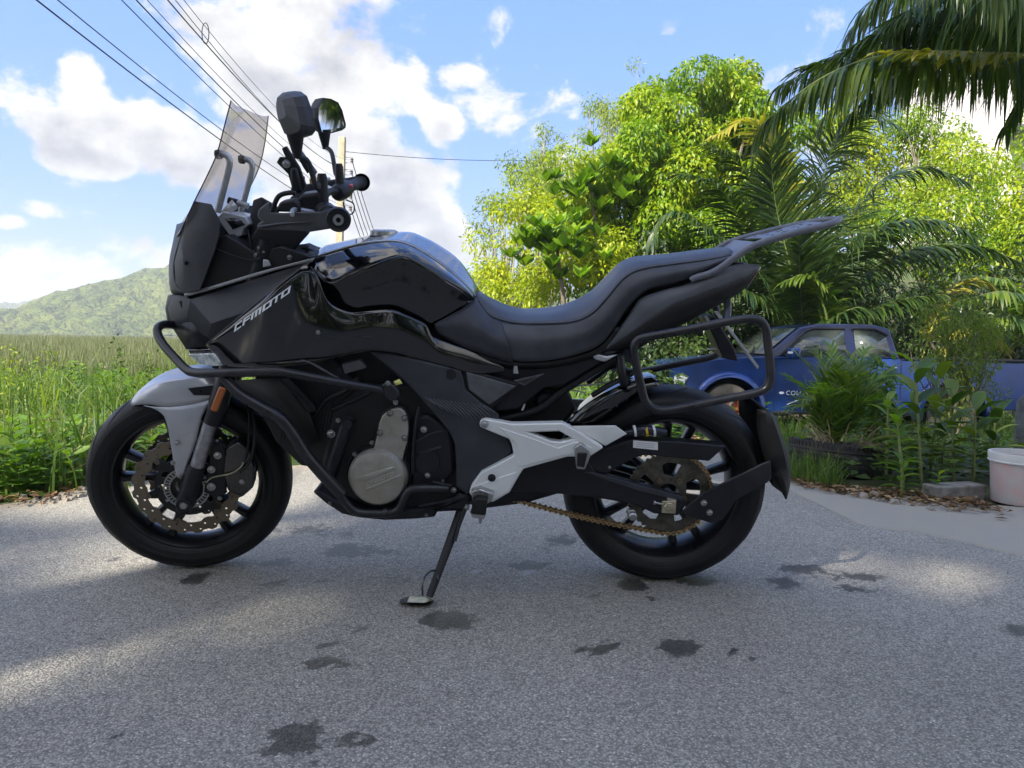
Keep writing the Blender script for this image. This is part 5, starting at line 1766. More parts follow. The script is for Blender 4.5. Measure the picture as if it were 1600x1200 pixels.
def build_road_mat():
    m = bpy.data.materials.new('worn_asphalt')
    m.use_nodes = True
    t = m.node_tree; b = t.nodes['Principled BSDF']; L = t.links.new
    geo = nd(t, 'ShaderNodeNewGeometry'); P = geo.outputs['Position']
    n_big = nd(t, 'ShaderNodeTexNoise', i_Scale=1.1, i_Detail=5.0, i_Roughness=.6); L(P, n_big.inputs['Vector'])
    n_mid = nd(t, 'ShaderNodeTexNoise', i_Scale=26.0, i_Detail=6.0, i_Roughness=.7); L(P, n_mid.inputs['Vector'])
    n_fin = nd(t, 'ShaderNodeTexNoise', i_Scale=260.0, i_Detail=4.0, i_Roughness=.75); L(P, n_fin.inputs['Vector'])
    vo = nd(t, 'ShaderNodeTexVoronoi', i_Scale=205.0, i_Randomness=1.0); L(P, vo.inputs['Vector'])
    vo2 = nd(t, 'ShaderNodeTexVoronoi', i_Scale=330.0); L(P, vo2.inputs['Vector'])
    base = nd(t, 'ShaderNodeValToRGB')
    base.color_ramp.elements[0].position = .30; base.color_ramp.elements[0].color = (.235, .220, .188, 1)
    base.color_ramp.elements[1].position = .70; base.color_ramp.elements[1].color = (.43, .402, .340, 1)
    mixn = mth(t, 'ADD', mth(t, 'MULTIPLY', n_big.outputs[0], .52), mth(t, 'ADD', mth(t, 'MULTIPLY', n_mid.outputs[0], .28), mth(t, 'MULTIPLY', n_fin.outputs[0], .20)))
    L(mixn, base.inputs[0])
    # each stone of the aggregate has its own grey; tar sits dark between them
    hs = nd(t, 'ShaderNodeSeparateColor'); L(vo.outputs['Color'], hs.inputs[0])
    st = nd(t, 'ShaderNodeMapRange', i_1=.0, i_2=1.0, i_3=.68, i_4=1.32); L(hs.outputs[0], st.inputs[0])
    tar = nd(t, 'ShaderNodeMapRange', i_1=.30, i_2=.70, i_3=1.0, i_4=.55); L(vo.outputs['Distance'], tar.inputs[0])
    k = mth(t, 'MULTIPLY', st.outputs[0], tar.outputs[0])
    hs2 = nd(t, 'ShaderNodeSeparateColor'); L(vo2.outputs['Color'], hs2.inputs[0])
    glint = nd(t, 'ShaderNodeMapRange', i_1=.93, i_2=1.0, i_3=0.0, i_4=1.1); L(hs2.outputs[0], glint.inputs[0])
    k = mth(t, 'ADD', mth(t, 'MULTIPLY', k, 1.02), glint.outputs[0])
    mul = nd(t, 'ShaderNodeVectorMath', operation='SCALE'); L(base.outputs[0], mul.inputs[0]); L(k, mul.inputs['Scale'])
    # cracks
    vc = nd(t, 'ShaderNodeTexVoronoi', feature='DISTANCE_TO_EDGE', i_Scale=1.4)
    dn = nd(t, 'ShaderNodeTexNoise', i_Scale=5.0, i_Detail=6.0); L(P, dn.inputs['Vector'])
    ad = nd(t, 'ShaderNodeVectorMath', operation='ADD'); L(P, ad.inputs[0])
    sc_ = nd(t, 'ShaderNodeVectorMath', operation='SCALE'); sc_.inputs['Scale'].default_value = .22; L(dn.outputs['Color'], sc_.inputs[0]); L(sc_.outputs[0], ad.inputs[1])
    L(ad.outputs[0], vc.inputs['Vector'])
    ck = nd(t, 'ShaderNodeMapRange', i_1=.0, i_2=.006, i_3=.6, i_4=1.0); L(vc.outputs['Distance'], ck.inputs[0])
    ckm = nd(t, 'ShaderNodeMapRange', i_1=.50, i_2=.62, i_3=1.0, i_4=0.0); L(n_big.outputs[0], ckm.inputs[0])
    crack = mth(t, 'ADD', mth(t, 'MULTIPLY', ck.outputs[0], mth(t, 'SUBTRACT', 1.0, ckm.outputs[0])), ckm.outputs[0])
    mul2 = nd(t, 'ShaderNodeVectorMath', operation='SCALE'); L(mul.outputs[0], mul2.inputs[0]); L(crack, mul2.inputs['Scale'])
    wet = nd(t, 'ShaderNodeAttribute', attribute_name='wet')
    wn = mth(t, 'ADD', wet.outputs['Fac'], mth(t, 'MULTIPLY', mth(t, 'SUBTRACT', n_mid.outputs[0], .5), 2.2))
    wm = nd(t, 'ShaderNodeMapRange', interpolation_type='SMOOTHSTEP', i_1=.36, i_2=.56); L(wn, wm.inputs[0])
    wc = nd(t, 'ShaderNodeMixRGB', blend_type='MULTIPLY'); L(mth(t, 'MULTIPLY', wm.outputs[0], .92), wc.inputs[0]); L(mul2.outputs[0], wc.inputs[1]); wc.inputs[2].default_value = (.17, .165, .17, 1)
    pale = nd(t, 'ShaderNodeAttribute', attribute_name='pale')
    pn = mth(t, 'ADD', pale.outputs['Fac'], mth(t, 'MULTIPLY', mth(t, 'SUBTRACT', n_mid.outputs[0], .5), .9))
    pm = nd(t, 'ShaderNodeMapRange', interpolation_type='SMOOTHSTEP', i_1=.45, i_2=.75, i_3=0.0, i_4=.40); L(pn, pm.inputs[0])
    pc = nd(t, 'ShaderNodeMixRGB'); L(pm.outputs[0], pc.inputs[0]); L(wc.outputs[0], pc.inputs[1]); pc.inputs[2].default_value = (.46, .46, .50, 1)
    sandy = nd(t, 'ShaderNodeAttribute', attribute_name='sandy')
    sn = mth(t, 'ADD', sandy.outputs['Fac'], mth(t, 'MULTIPLY', mth(t, 'SUBTRACT', n_mid.outputs[0], .5), .8), clamp=True)
    sc2 = nd(t, 'ShaderNodeMixRGB'); L(mth(t, 'MULTIPLY', sn, .85), sc2.inputs[0]); L(pc.outputs[0], sc2.inputs[1]); sc2.inputs[2].default_value = (.40, .33, .24, 1)
    L(sc2.outputs[0], b.inputs['Base Color'])
    ro = nd(t, 'ShaderNodeMapRange', i_3=.78, i_4=.42); L(wm.outputs[0], ro.inputs[0]); L(ro.outputs[0], b.inputs['Roughness'])
    hgt = mth(t, 'ADD', mth(t, 'MULTIPLY', mth(t, 'SUBTRACT', 1.0, vo.outputs['Distance']), .9), mth(t, 'ADD', mth(t, 'MULTIPLY', n_fin.outputs[0], .6), mth(t, 'MULTIPLY', n_mid.outputs[0], 1.3)))
    bp = nd(t, 'ShaderNodeBump', i_Strength=.85, i_Distance=.0035); L(hgt, bp.inputs['Height']); L(bp.outputs[0], b.inputs['Normal'])
    return m


def build_ground():
    soil = mat('soil', (.12, .105, .055), .95, var=.45, vscale=1.5, bump=.8, bscale=30, dirt=(.06, .10, .025))
    xs = np.unique(np.concatenate([-np.geomspace(12, 3000, 30), np.arange(-12, 12.01, .3), np.geomspace(12, 3000, 30)]))
    ys = np.unique(np.concatenate([-np.geomspace(6, 3000, 20), np.arange(-6, 14, .25), np.geomspace(14, 3500, 40)]))
    X, Y = np.meshgrid(xs, ys, indexing='ij')
    Z = ground_h(X, Y) + (fbm2(X, Y, 1.7, 5) - .5) * .05 * (Y > edge_y(X) + .1)
    V = np.stack([X, Y, Z], -1).reshape(-1, 3)
    nt = len(ys)
    i = (np.arange(len(xs) - 1)[:, None] * nt + np.arange(nt - 1)[None, :]).reshape(-1, 1)
    o = mesh_obj('ground', V, np.concatenate([i, i + nt, i + nt + 1, i + 1], 1), soil, smooth=True)
    o['kind'] = 'structure'
    # asphalt
    xs = np.arange(-7.0, 8.5, .03)
    jag = lambda x: (fbm2(x, x * 0, 3.0, 3) - .5) * .16
    grid_sheet('road', xs, lambda x: (np.full_like(x, -4.0), edge_y(x) + jag(x)), 300, lambda X, Y: (fbm2(X, Y, .9, 8) - .5) * .002, build_road_mat(),
               {'wet': lambda x, y: blot(x, y, STAINS, 21), 'pale': lambda x, y: blot(x, y, PALE, 22),
                'sandy': lambda x, y: np.clip(1.0 - (edge_y(x) - y) / .22, 0, 1) * .9 * (x < 1.2) + .25 * np.clip(1.0 - (edge_y(x) - y) / .5, 0, 1)})
    # concrete apron on the right
    ap = np.array([list(ground_at(x, y))[:2] for x, y in [(1236, 762), (1262, 792), (1330, 815), (1400, 830), (1500, 849), (1600, 872), (1760, 905), (2100, 960), (2600, 1010)]])
    ap = np.concatenate([[[1.37, 3.9], [1.40, 3.05]], ap[3:]])
    conc = mat('sandy_concrete', (.47, .43, .34), .9, var=.32, vscale=7, bump=.8, bscale=120, dirt=(.30, .28, .24))
    xs = np.arange(ap[0, 0], 6.5, .04)
    pa = grid_sheet('path', xs, lambda x: (np.interp(x, ap[:, 0], ap[:, 1]) + (fbm2(x, x * 0, 5, 9, 6) - .5) * .26, edge_y(x) + .10 + (fbm2(x, x * 0, 5, 12) - .5) * .12), 40, lambda X, Y: .006 + (fbm2(X, Y, 2, 4) - .5) * .001, conc)
    for i in range(0, len(pa.data.vertices), 40):
        pa.data.vertices[i].co.z = -.006
    # kerb block half buried at the verge
    g = Geo()
    a, b = ground_at(1466, 785), ground_at(1541, 781)
    d = (b - a).normalized(); n = Vector((-d.y, d.x, 0))
    g.box((a + b) / 2 + n * .05 + Vector((0, 0, .035)), ((b - a).length, .10, .075), Matrix.Rotation(math.atan2(d.y, d.x), 3, 'Z'))
    o = g.make('kerb_block', mat('old_concrete', (.20, .19, .17), .9, var=.35, vscale=20, bump=.6, bscale=90), bevel=.008)
    tag(o, 'grey concrete kerb block lying at the verge beside the paint bucket', 'kerb block')


def build_far():
    # forested hills
    forest = bpy.data.materials.new('forest_canopy'); forest.use_nodes = True
    t = forest.node_tree; b = t.nodes['Principled BSDF']; L = t.links.new
    geo = nd(t, 'ShaderNodeNewGeometry')
    n1 = nd(t, 'ShaderNodeTexNoise', i_Scale=.035, i_Detail=5.0, i_Roughness=.6); L(geo.outputs['Position'], n1.inputs['Vector'])
    n2 = nd(t, 'ShaderNodeTexVoronoi', i_Scale=.22); L(geo.outputs['Position'], n2.inputs['Vector'])
    r_ = nd(t, 'ShaderNodeValToRGB'); e = r_.color_ramp.elements
    e[0].position, e[0].color = .30, (.035, .065, .018, 1); e[1].position, e[1].color = .72, (.17, .20, .045, 1)
    L(mth(t, 'ADD', mth(t, 'MULTIPLY', n1.outputs[0], .7), mth(t, 'MULTIPLY', n2.outputs['Color'], .3)), r_.inputs[0])
    v2 = nd(t, 'ShaderNodeTexVoronoi', i_Scale=.16); L(geo.outputs['Position'], v2.inputs['Vector'])
    n5 = nd(t, 'ShaderNodeTexNoise', i_Scale=.5, i_Detail=4.0); L(geo.outputs['Position'], n5.inputs['Vector'])
    hb = mth(t, 'ADD', mth(t, 'MULTIPLY', mth(t, 'SUBTRACT', 1.0, v2.outputs['Distance']), 1.0), mth(t, 'MULTIPLY', n5.outputs[0], .8))
    bp = nd(t, 'ShaderNodeBump', i_Strength=1.0, i_Distance=6.0); L(hb, bp.inputs['Height']); L(bp.outputs[0], b.inputs['Normal'])
    L(r_.outputs[0], b.inputs['Base Color']); b.inputs['Roughness'].default_value = .9; b.inputs['Specular IOR Level'].default_value = .1

    def hill(name, D, prof, depth, seed, base=-2.0, step=3.0, bump=5.0):
        xs = np.arange(at_depth(prof[0][0], 500, D).x, at_depth(prof[-1][0], 500, D).x, step)
        px = np.array([p[0] for p in prof]); X0 = np.array([at_depth(p[0], p[1], D).x for p in prof]); Z0 = np.array([at_depth(p[0], p[1], D).z for p in prof])
        top = np.interp(xs, X0, Z0)
        ny = 90
        tt = np.linspace(-1, 1, ny)
        X = np.repeat(xs[:, None], ny, 1); Y = D + tt[None, :] * depth + 0 * X
        prof_ = np.cos(np.clip(tt, -1, 1) * PI / 2) ** 1.2
        Z = base + (top[:, None] - base) * prof_[None, :]
        Z = Z + (fbm2(X, Y, 1 / 28., seed, 3) - .5) * bump * 2.2 * prof_ + (fbm2(X, Y, 1 / 6., seed + 1, 3) - .5) * bump * 1.6
        V = np.stack([X, Y, Z], -1).reshape(-1, 3)
        i = (np.arange(len(xs) - 1)[:, None] * ny + np.arange(ny - 1)[None, :]).reshape(-1, 1)
        o = mesh_obj(name, V, np.concatenate([i, i + ny, i + ny + 1, i + 1], 1), forest, smooth=True)
        o['kind'] = 'structure'
    hill('hill', 520, [(-1500, 470), (-600, 520), (0, 540), (80, 532), (125, 520), (155, 503), (190, 480), (215, 462), (240, 447), (265, 436), (300, 424), (360, 412), (450, 412), (600, 420), (900, 470), (1500, 500), (2400, 470)], 210, 31)
    hill('hill', 1100, [(-2000, 420), (-900, 440), (-300, 478), (-50, 482), (20, 481), (70, 480), (120, 475), (170, 474), (230, 480), (400, 488), (900, 490), (2400, 470)], 400, 51, step=7, bump=10)

    # reed field
    n = 70000
    rng = np.random.default_rng(3)
    d = 10 + 70 * rng.random(n) ** 1.6
    pxs = -350 + 1330 * rng.random(n)
    x = (pxs - 800) / FPX * d
    z = ground_h(x, d)
    base = np.stack([x, d, z], 1)
    h = (.62 + .35 * rng.random(n))
    lean = rng.normal(size=(n, 2)) * .12
    w = (.005 + .006 * rng.random(n)) * (1 + d / 14)
    az = rng.random(n) * 2 * PI
    sd_ = np.stack([np.cos(az), np.sin(az) * .3, 0 * az], 1) * w[:, None]
    h *= .72 + .5 * fbm2(x, d, .55, 44)
    mid = base + np.stack([lean[:, 0] * h * .35, lean[:, 1] * h * .35, h * .6], 1)
    tip = base + np.stack([lean[:, 0] * h, lean[:, 1] * h, h], 1)
    V = np.stack([base - sd_, base + sd_, mid + sd_ * .8, mid - sd_ * .8, tip + sd_ * .12, tip - sd_ * .12], 1).reshape(-1, 3)
    i = np.arange(n)[:, None] * 6
    F = np.concatenate([i + np.array([[0, 1, 2, 3]]), i + np.array([[3, 2, 4, 5]])], 1).reshape(-1, 4)
    o = mesh_obj('reeds', V, F, lf_reed, tint=np.repeat(rng.random(n), 2))
    tag(o, kind='stuff')
    # long white shed roof in the field
    g = Geo()
    a = at_depth(223, 558, 34)
    g.facets([], [])
    g.box(a + Vector((0, 0, -.25)), (1.5, 1.2, .5))
    sh = g.make('shed', mat('white_sheet', (.62, .64, .66), .6), bevel=.02)
    g = Geo(); g.add([a + Vector(v) for v in ((-.85, -.75, .02), (.85, -.75, .02), (.85, 0, .22), (-.85, 0, .22), (.85, .75, .02), (-.85, .75, .02))], [(0, 1, 2, 3), (3, 2, 4, 5)])
    g.make('roof', MATS['white_sheet'], sh, solid=.03)
    tag(sh, 'small white shed standing in the reeds below the hill', 'shed')


def blades(name, n, region, hmin, hmax, wmin, wmax, material, seed, lean_=.35, parent=None, clump=.0, kind='stuff', tint=None, curve=.5):
    """grass blades of three bending segments; region(rng, n) -> x, y"""
    rng = np.random.default_rng(seed)
    x, y = region(rng, n)
    n = len(x)
    z = ground_h(x, y) - .01
    base = np.stack([x, y, z], 1)
    h = hmin + (hmax - hmin) * rng.random(n) ** 1.3 * (1 - clump + clump * 1.6 * fbm2(x, y, 1.3, seed + 9))
    az = rng.random(n) * 2 * PI
    dr = np.stack([np.cos(az), np.sin(az), 0 * az], 1)
    ln = (rng.random(n) ** 1.3 * lean_)[:, None]
    a2 = rng.random(n) * 2 * PI
    sd_ = np.stack([np.cos(a2), np.sin(a2), 0 * az], 1) * (wmin + (wmax - wmin) * rng.random(n))[:, None] * .5
    H = h[:, None]; up = np.array([[0, 0, 1.]])
    p1 = base + dr * ln * H * .2 + up * H * .45
    p2 = base + dr * ln * H * .6 + up * H * .80
    p3 = base + dr * ln * H * (1.0 + curve * ln) + up * H * (1 - .35 * ln)
    V = np.stack([base - sd_, base + sd_, p1 - sd_ * .95, p1 + sd_ * .95, p2 - sd_ * .65, p2 + sd_ * .65, p3 - sd_ * .08, p3 + sd_ * .08], 1).reshape(-1, 3)
    i = np.arange(n)[:, None] * 8
    F = np.concatenate([i + np.array([[0, 1, 3, 2]]), i + np.array([[2, 3, 5, 4]]), i + np.array([[4, 5, 7, 6]])], 1).reshape(-1, 4)
    t = np.clip(rng.random(n) * .7 + .3 * fbm2(x, y, .8, seed + 2) * 1.6 - .08, 0, 1) if tint is None else np.clip(tint + rng.random(n) * .3, 0, 1)
    o = mesh_obj(name, V, F, material, parent, tint=np.repeat(t, 3))
    if kind:
        o['kind'] = kind
    return o


def weeds(name, n, region, size, leaf, material, seed, hmax=.45, kind='stuff', parent=None, wid=.42, label=None):
    """leafy weeds: stems with whorls of pointed leaves"""
    rng = np.random.default_rng(seed)
    x, y = region(rng, n)
    n = len(x)
    P, A, N, S, T = [], [], [], [], []
    g_v, g_f = [], []
    for k in range(n):
        b = np.array([x[k], y[k], float(ground_h(x[k], y[k]))])
        h = hmax * (.45 + .55 * rng.random()) * size
        tn = np.array([rng.normal() * .25, rng.normal() * .25 - .08, 1.0])
        tn /= np.linalg.norm(tn)
        lv = max(3, int(h / .045))
        a0 = rng.random() * 6.28
        tt = rng.random()
        for q in range(lv):
            t = (q + .6) / lv
            p = b + tn * h * t
            for s in range(3 if t > .75 else 2):
                a = a0 + q * 1.9 + s * (PI if t <= .75 else 2.1) + rng.normal() * .2
                up = .15 + .6 * t
                P.append(p); A.append([math.cos(a), math.sin(a), up]); N.append([rng.normal() * .25, rng.normal() * .25, 1.0])
                S.append(leaf * (1.15 - .45 * t) * (.75 + .5 * rng.random())); T.append(.25 + .35 * t + .4 * tt * rng.random())
    P, A, N, S = np.array(P), np.array(A), np.array(N), np.array(S)
    v, f = leaf_mesh(P, A, N, S, S * wid, fold=.12, droop=.22)
    o = mesh_obj(name, v, f, material, parent, tint=np.repeat(np.clip(np.array(T), 0, 1), 2))
    if kind:
        o['kind'] = kind
    return o


def region_px(px0, px1, py0, py1, bias=1.0):
    """points of the ground beyond the road that lie inside a patch, seen from the road"""
    def f(rng, n):
        d0 = 1 / ((py1 - 530) / (FPX * CAM_H)); d1 = 1 / max((py0 - 530) / (FPX * CAM_H), 1e-3)
        d = d0 + (d1 - d0) * rng.random(n) ** bias
        x = (px0 + (px1 - px0) * rng.random(n) - 800) / FPX * d
        k = d > edge_y(x) + .03
        return x[k], d[k]
    return f


def build_left_verge():
    blades('grass', 30000, region_px(-120, 900, 585, 792, .8), .20, .55, .006, .014, lf_grass, 11, clump=.8, lean_=.8)
    blades('tall_grass', 7000, region_px(-120, 340, 600, 700, .9), .50, .90, .009, .018, lf_grass, 12, lean_=.9, clump=.7)
    blades('dry_grass', 2600, region_px(-120, 260, 655, 765, .8), .18, .45, .004, .008, lf_dry, 13, lean_=1.3)
    weeds('weeds', 420, region_px(-120, 330, 700, 792, 1.0), 1.0, .125, lf_weed, 14, hmax=.36)
    weeds('weeds', 420, region_px(-120, 420, 610, 700, .9), 1.3, .10, lf_weed, 15, hmax=.48)
    weeds('weeds', 620, region_px(-140, 340, 585, 650, .9), 1.85, .115, lf_weed, 17, hmax=.46, wid=.55)
    weeds('weeds', 160, region_px(-140, 340, 600, 680, .9), 1.7, .085, lf_mid, 18, hmax=.46, wid=.5)
    weeds('weeds', 260, region_px(600, 1180, 600, 700, 1.0), 1.2, .10, lf_weed, 16, hmax=.42)
    # flowering stalks standing above the grass
    rng = random.Random(4)
    for i, (px, py, d) in enumerate([(14, 545, 5.0), (75, 552, 5.2), (185, 535, 5.0), (110, 560, 5.6), (40, 560, 5.4), (235, 548, 5.2)]):
        top = at_depth(px, py, d); b = Vector((top.x + rng.uniform(-.05, .05), d, float(ground_h(top.x, d))))
        t = empty('wild_flower', Matrix.Identity(4), ['yellow-green umbel stalk at the left end of the weeds', 'pale feathery stalk behind the dry grass', 'tall dark weed stalk rising before the white shed', 'small white flower head above the long grass', 'yellow umbel stalk in the second row of weeds', 'bushy stalk beside the motorcycle beak'][i], 'weed')
        g = Geo(); g.tube([b, b.lerp(top, .5) + Vector((.01, 0, 0)), top], [.005, .004, .0025], 5); g.make('stem', rachis_mat, t)
        P = np.array([list(b.lerp(top, .35 + .65 * rng.random()) + Vector((rng.gauss(0, .035), rng.gauss(0, .035), rng.gauss(0, .02)))) for _ in range(110)])
        v, f = leaf_mesh(P, rand_dirs(110) + np.array([[0, 0, .4]]), rand_dirs(110), .035, .014)
        mesh_obj('leaves', v, f, lf_wispy if i in (0, 1, 4) else lf_mid, t, tint=np.repeat(RNG.random(110), 2))['kind'] = 'stuff'
    # stones along the edge of the tarmac
    rk = mat('verge_stone', (.24, .21, .17), .9, var=.3, vscale=30, bump=.5, bscale=100)
    g = Geo(); rr = random.Random(5)
    for i in range(420):
        px = rr.uniform(-60, 230) if i % 3 else rr.uniform(1200, 1480)
        x = (px - 800) / FPX * 3.4
        c = Vector((x, float(edge_y(x)) + rr.gauss(.0, .07), 0)); s = rr.uniform(.006, .022) * (1.7 if i % 17 == 0 else 1)
        c.x = (px - 800) / FPX * c.y; c.y = float(edge_y(c.x)) + rr.gauss(.0, .07)
        vs = []
        for a in range(5):
            vs.append(c + Vector((math.cos(a * 1.257) * s * rr.uniform(.7, 1.2), math.sin(a * 1.257) * s * rr.uniform(.7, 1.2), -.002)))
        for a in range(5):
            vs.append(c + Vector((math.cos(a * 1.257 + .3) * s * .6, math.sin(a * 1.257 + .3) * s * .6, s * rr.uniform(.5, .9))))
        g.add(vs, [(a, (a + 1) % 5, 5 + (a + 1) % 5, 5 + a) for a in range(5)] + [(5, 6, 7, 8, 9)])
    g.make('gravel', rk, flat=True, kind='stuff', merge=False)
    # fallen leaves and twigs
    n = 1100; rng = np.random.default_rng(8)
    px = np.where(rng.random(n) < .3, rng.uniform(-60, 240, n), rng.uniform(1225, 1500, n))
    y = 3.4 + 0 * px; x = (px - 800) / FPX * 3.6
    y = edge_y(x) + rng.normal(size=n) * .10 + .05
    P = np.stack([x, y, .014 + .01 * rng.random(n)], 1)
    v, f = leaf_mesh(P, rand_dirs(n) * np.array([[1, 1, .15]]), np.array([[0, 0, 1.]]) + rand_dirs(n) * .5, .03 + .03 * rng.random(n), .012 + .012 * rng.random(n))
    mesh_obj('fallen_leaves', v, f, leaf_mat('dead_leaf', (.08, .04, .02), (.20, .11, .05), (.38, .27, .14), .8, .1), tint=np.repeat(rng.random(n), 2))['kind'] = 'stuff'


# ------------------------------------------------------------------ palms
def frond(parent, pts, leaflet, n, width, material, rmat, seed, angle=55, hang=.6, r0=.018, name='frond', twist=0.0, up_hint=(0, 0, 1), taper=True):
    """pts: rachis control points (world). Leaflets leave both sides and hang."""
    rng = np.random.default_rng(seed)
    S = spline([list(p) for p in pts], 60)
    g = Geo()
    m = len(S)
    g.tube([Vector(s) for s in S[::6]] + [Vector(S[-1])], [r0 * (1 - .85 * i / (len(S[::6]))) for i in range(len(S[::6]) + 1)], 6)
    fr = g.make(name, rmat, parent)
    tq = np.linspace(.14, .995, n)
    idx = tq * (m - 1)
    P = np.stack([np.interp(idx, np.arange(m), S[:, k]) for k in range(3)], 1)
    T = unit(np.stack([np.interp(np.clip(idx + 1, 0, m - 1), np.arange(m), S[:, k]) for k in range(3)], 1) - np.stack([np.interp(np.clip(idx - 1, 0, m - 1), np.arange(m), S[:, k]) for k in range(3)], 1))
    up = np.array([up_hint], float) * np.ones((n, 1))
    side = unit(np.cross(T, up))
    nrm = unit(np.cross(side, T))
    V, F, TI = [], [], []
    base = 0
    ang = R(angle)
    for s in (-1, 1):
        prof = np.sin(np.clip(tq * 1.02 + .12, 0, 1) * PI * .93) ** .55
        L = leaflet * prof * (.85 + .3 * rng.random(n))
        aj = ang * (1 - .45 * tq) + rng.normal(size=n) * .11
        d = T * np.cos(aj)[:, None] + side * s * np.sin(aj)[:, None] + nrm * (.15 + rng.normal(size=(n, 1)) * .08)
        d = unit(d)
        hg = hang * (.55 + .9 * rng.random(n))[:, None]
        g_ = np.array([[0, 0, -1.]])
        w = unit(np.cross(d, nrm + rng.normal(size=(n, 3)) * .25)) * (width * (.8 + .4 * rng.random(n)))[:, None] * .5
        q = P.copy(); rows = [(q, .5)]
        dd = d.copy()
        segs = 4
        for k in range(segs):
            dd = unit(dd + g_ * hg * .42)
            q = q + dd * (L / segs)[:, None]
            rows.append((q, (.95, 1.0, .7, .05)[k]))
        W_ = [np.stack([r_ - w * ww, r_ + w * ww], 1) for r_, ww in rows]
        v = np.stack(W_, 1).reshape(n, -1, 3)      # n, (segs+1)*2... ordered row by row
        i = base + np.arange(n)[:, None] * (2 * (segs + 1))
        f = np.concatenate([i + np.array([[2 * k, 2 * k + 1, 2 * k + 3, 2 * k + 2]]) for k in range(segs)], 1).reshape(-1, 4)
        V.append(v.reshape(-1, 3)); F.append(f); base += n * 2 * (segs + 1)
        t = np.clip(.2 + .6 * rng.random(n) + .15 * tq, 0, 1)
        TI.append(np.repeat(t, segs))
    o = mesh_obj('leaflets', np.concatenate(V), np.concatenate(F), material, fr, tint=np.concatenate(TI))
    o['kind'] = 'stuff'
    return fr


def pxd(lst):
    return [at_depth(*q) for q in lst]


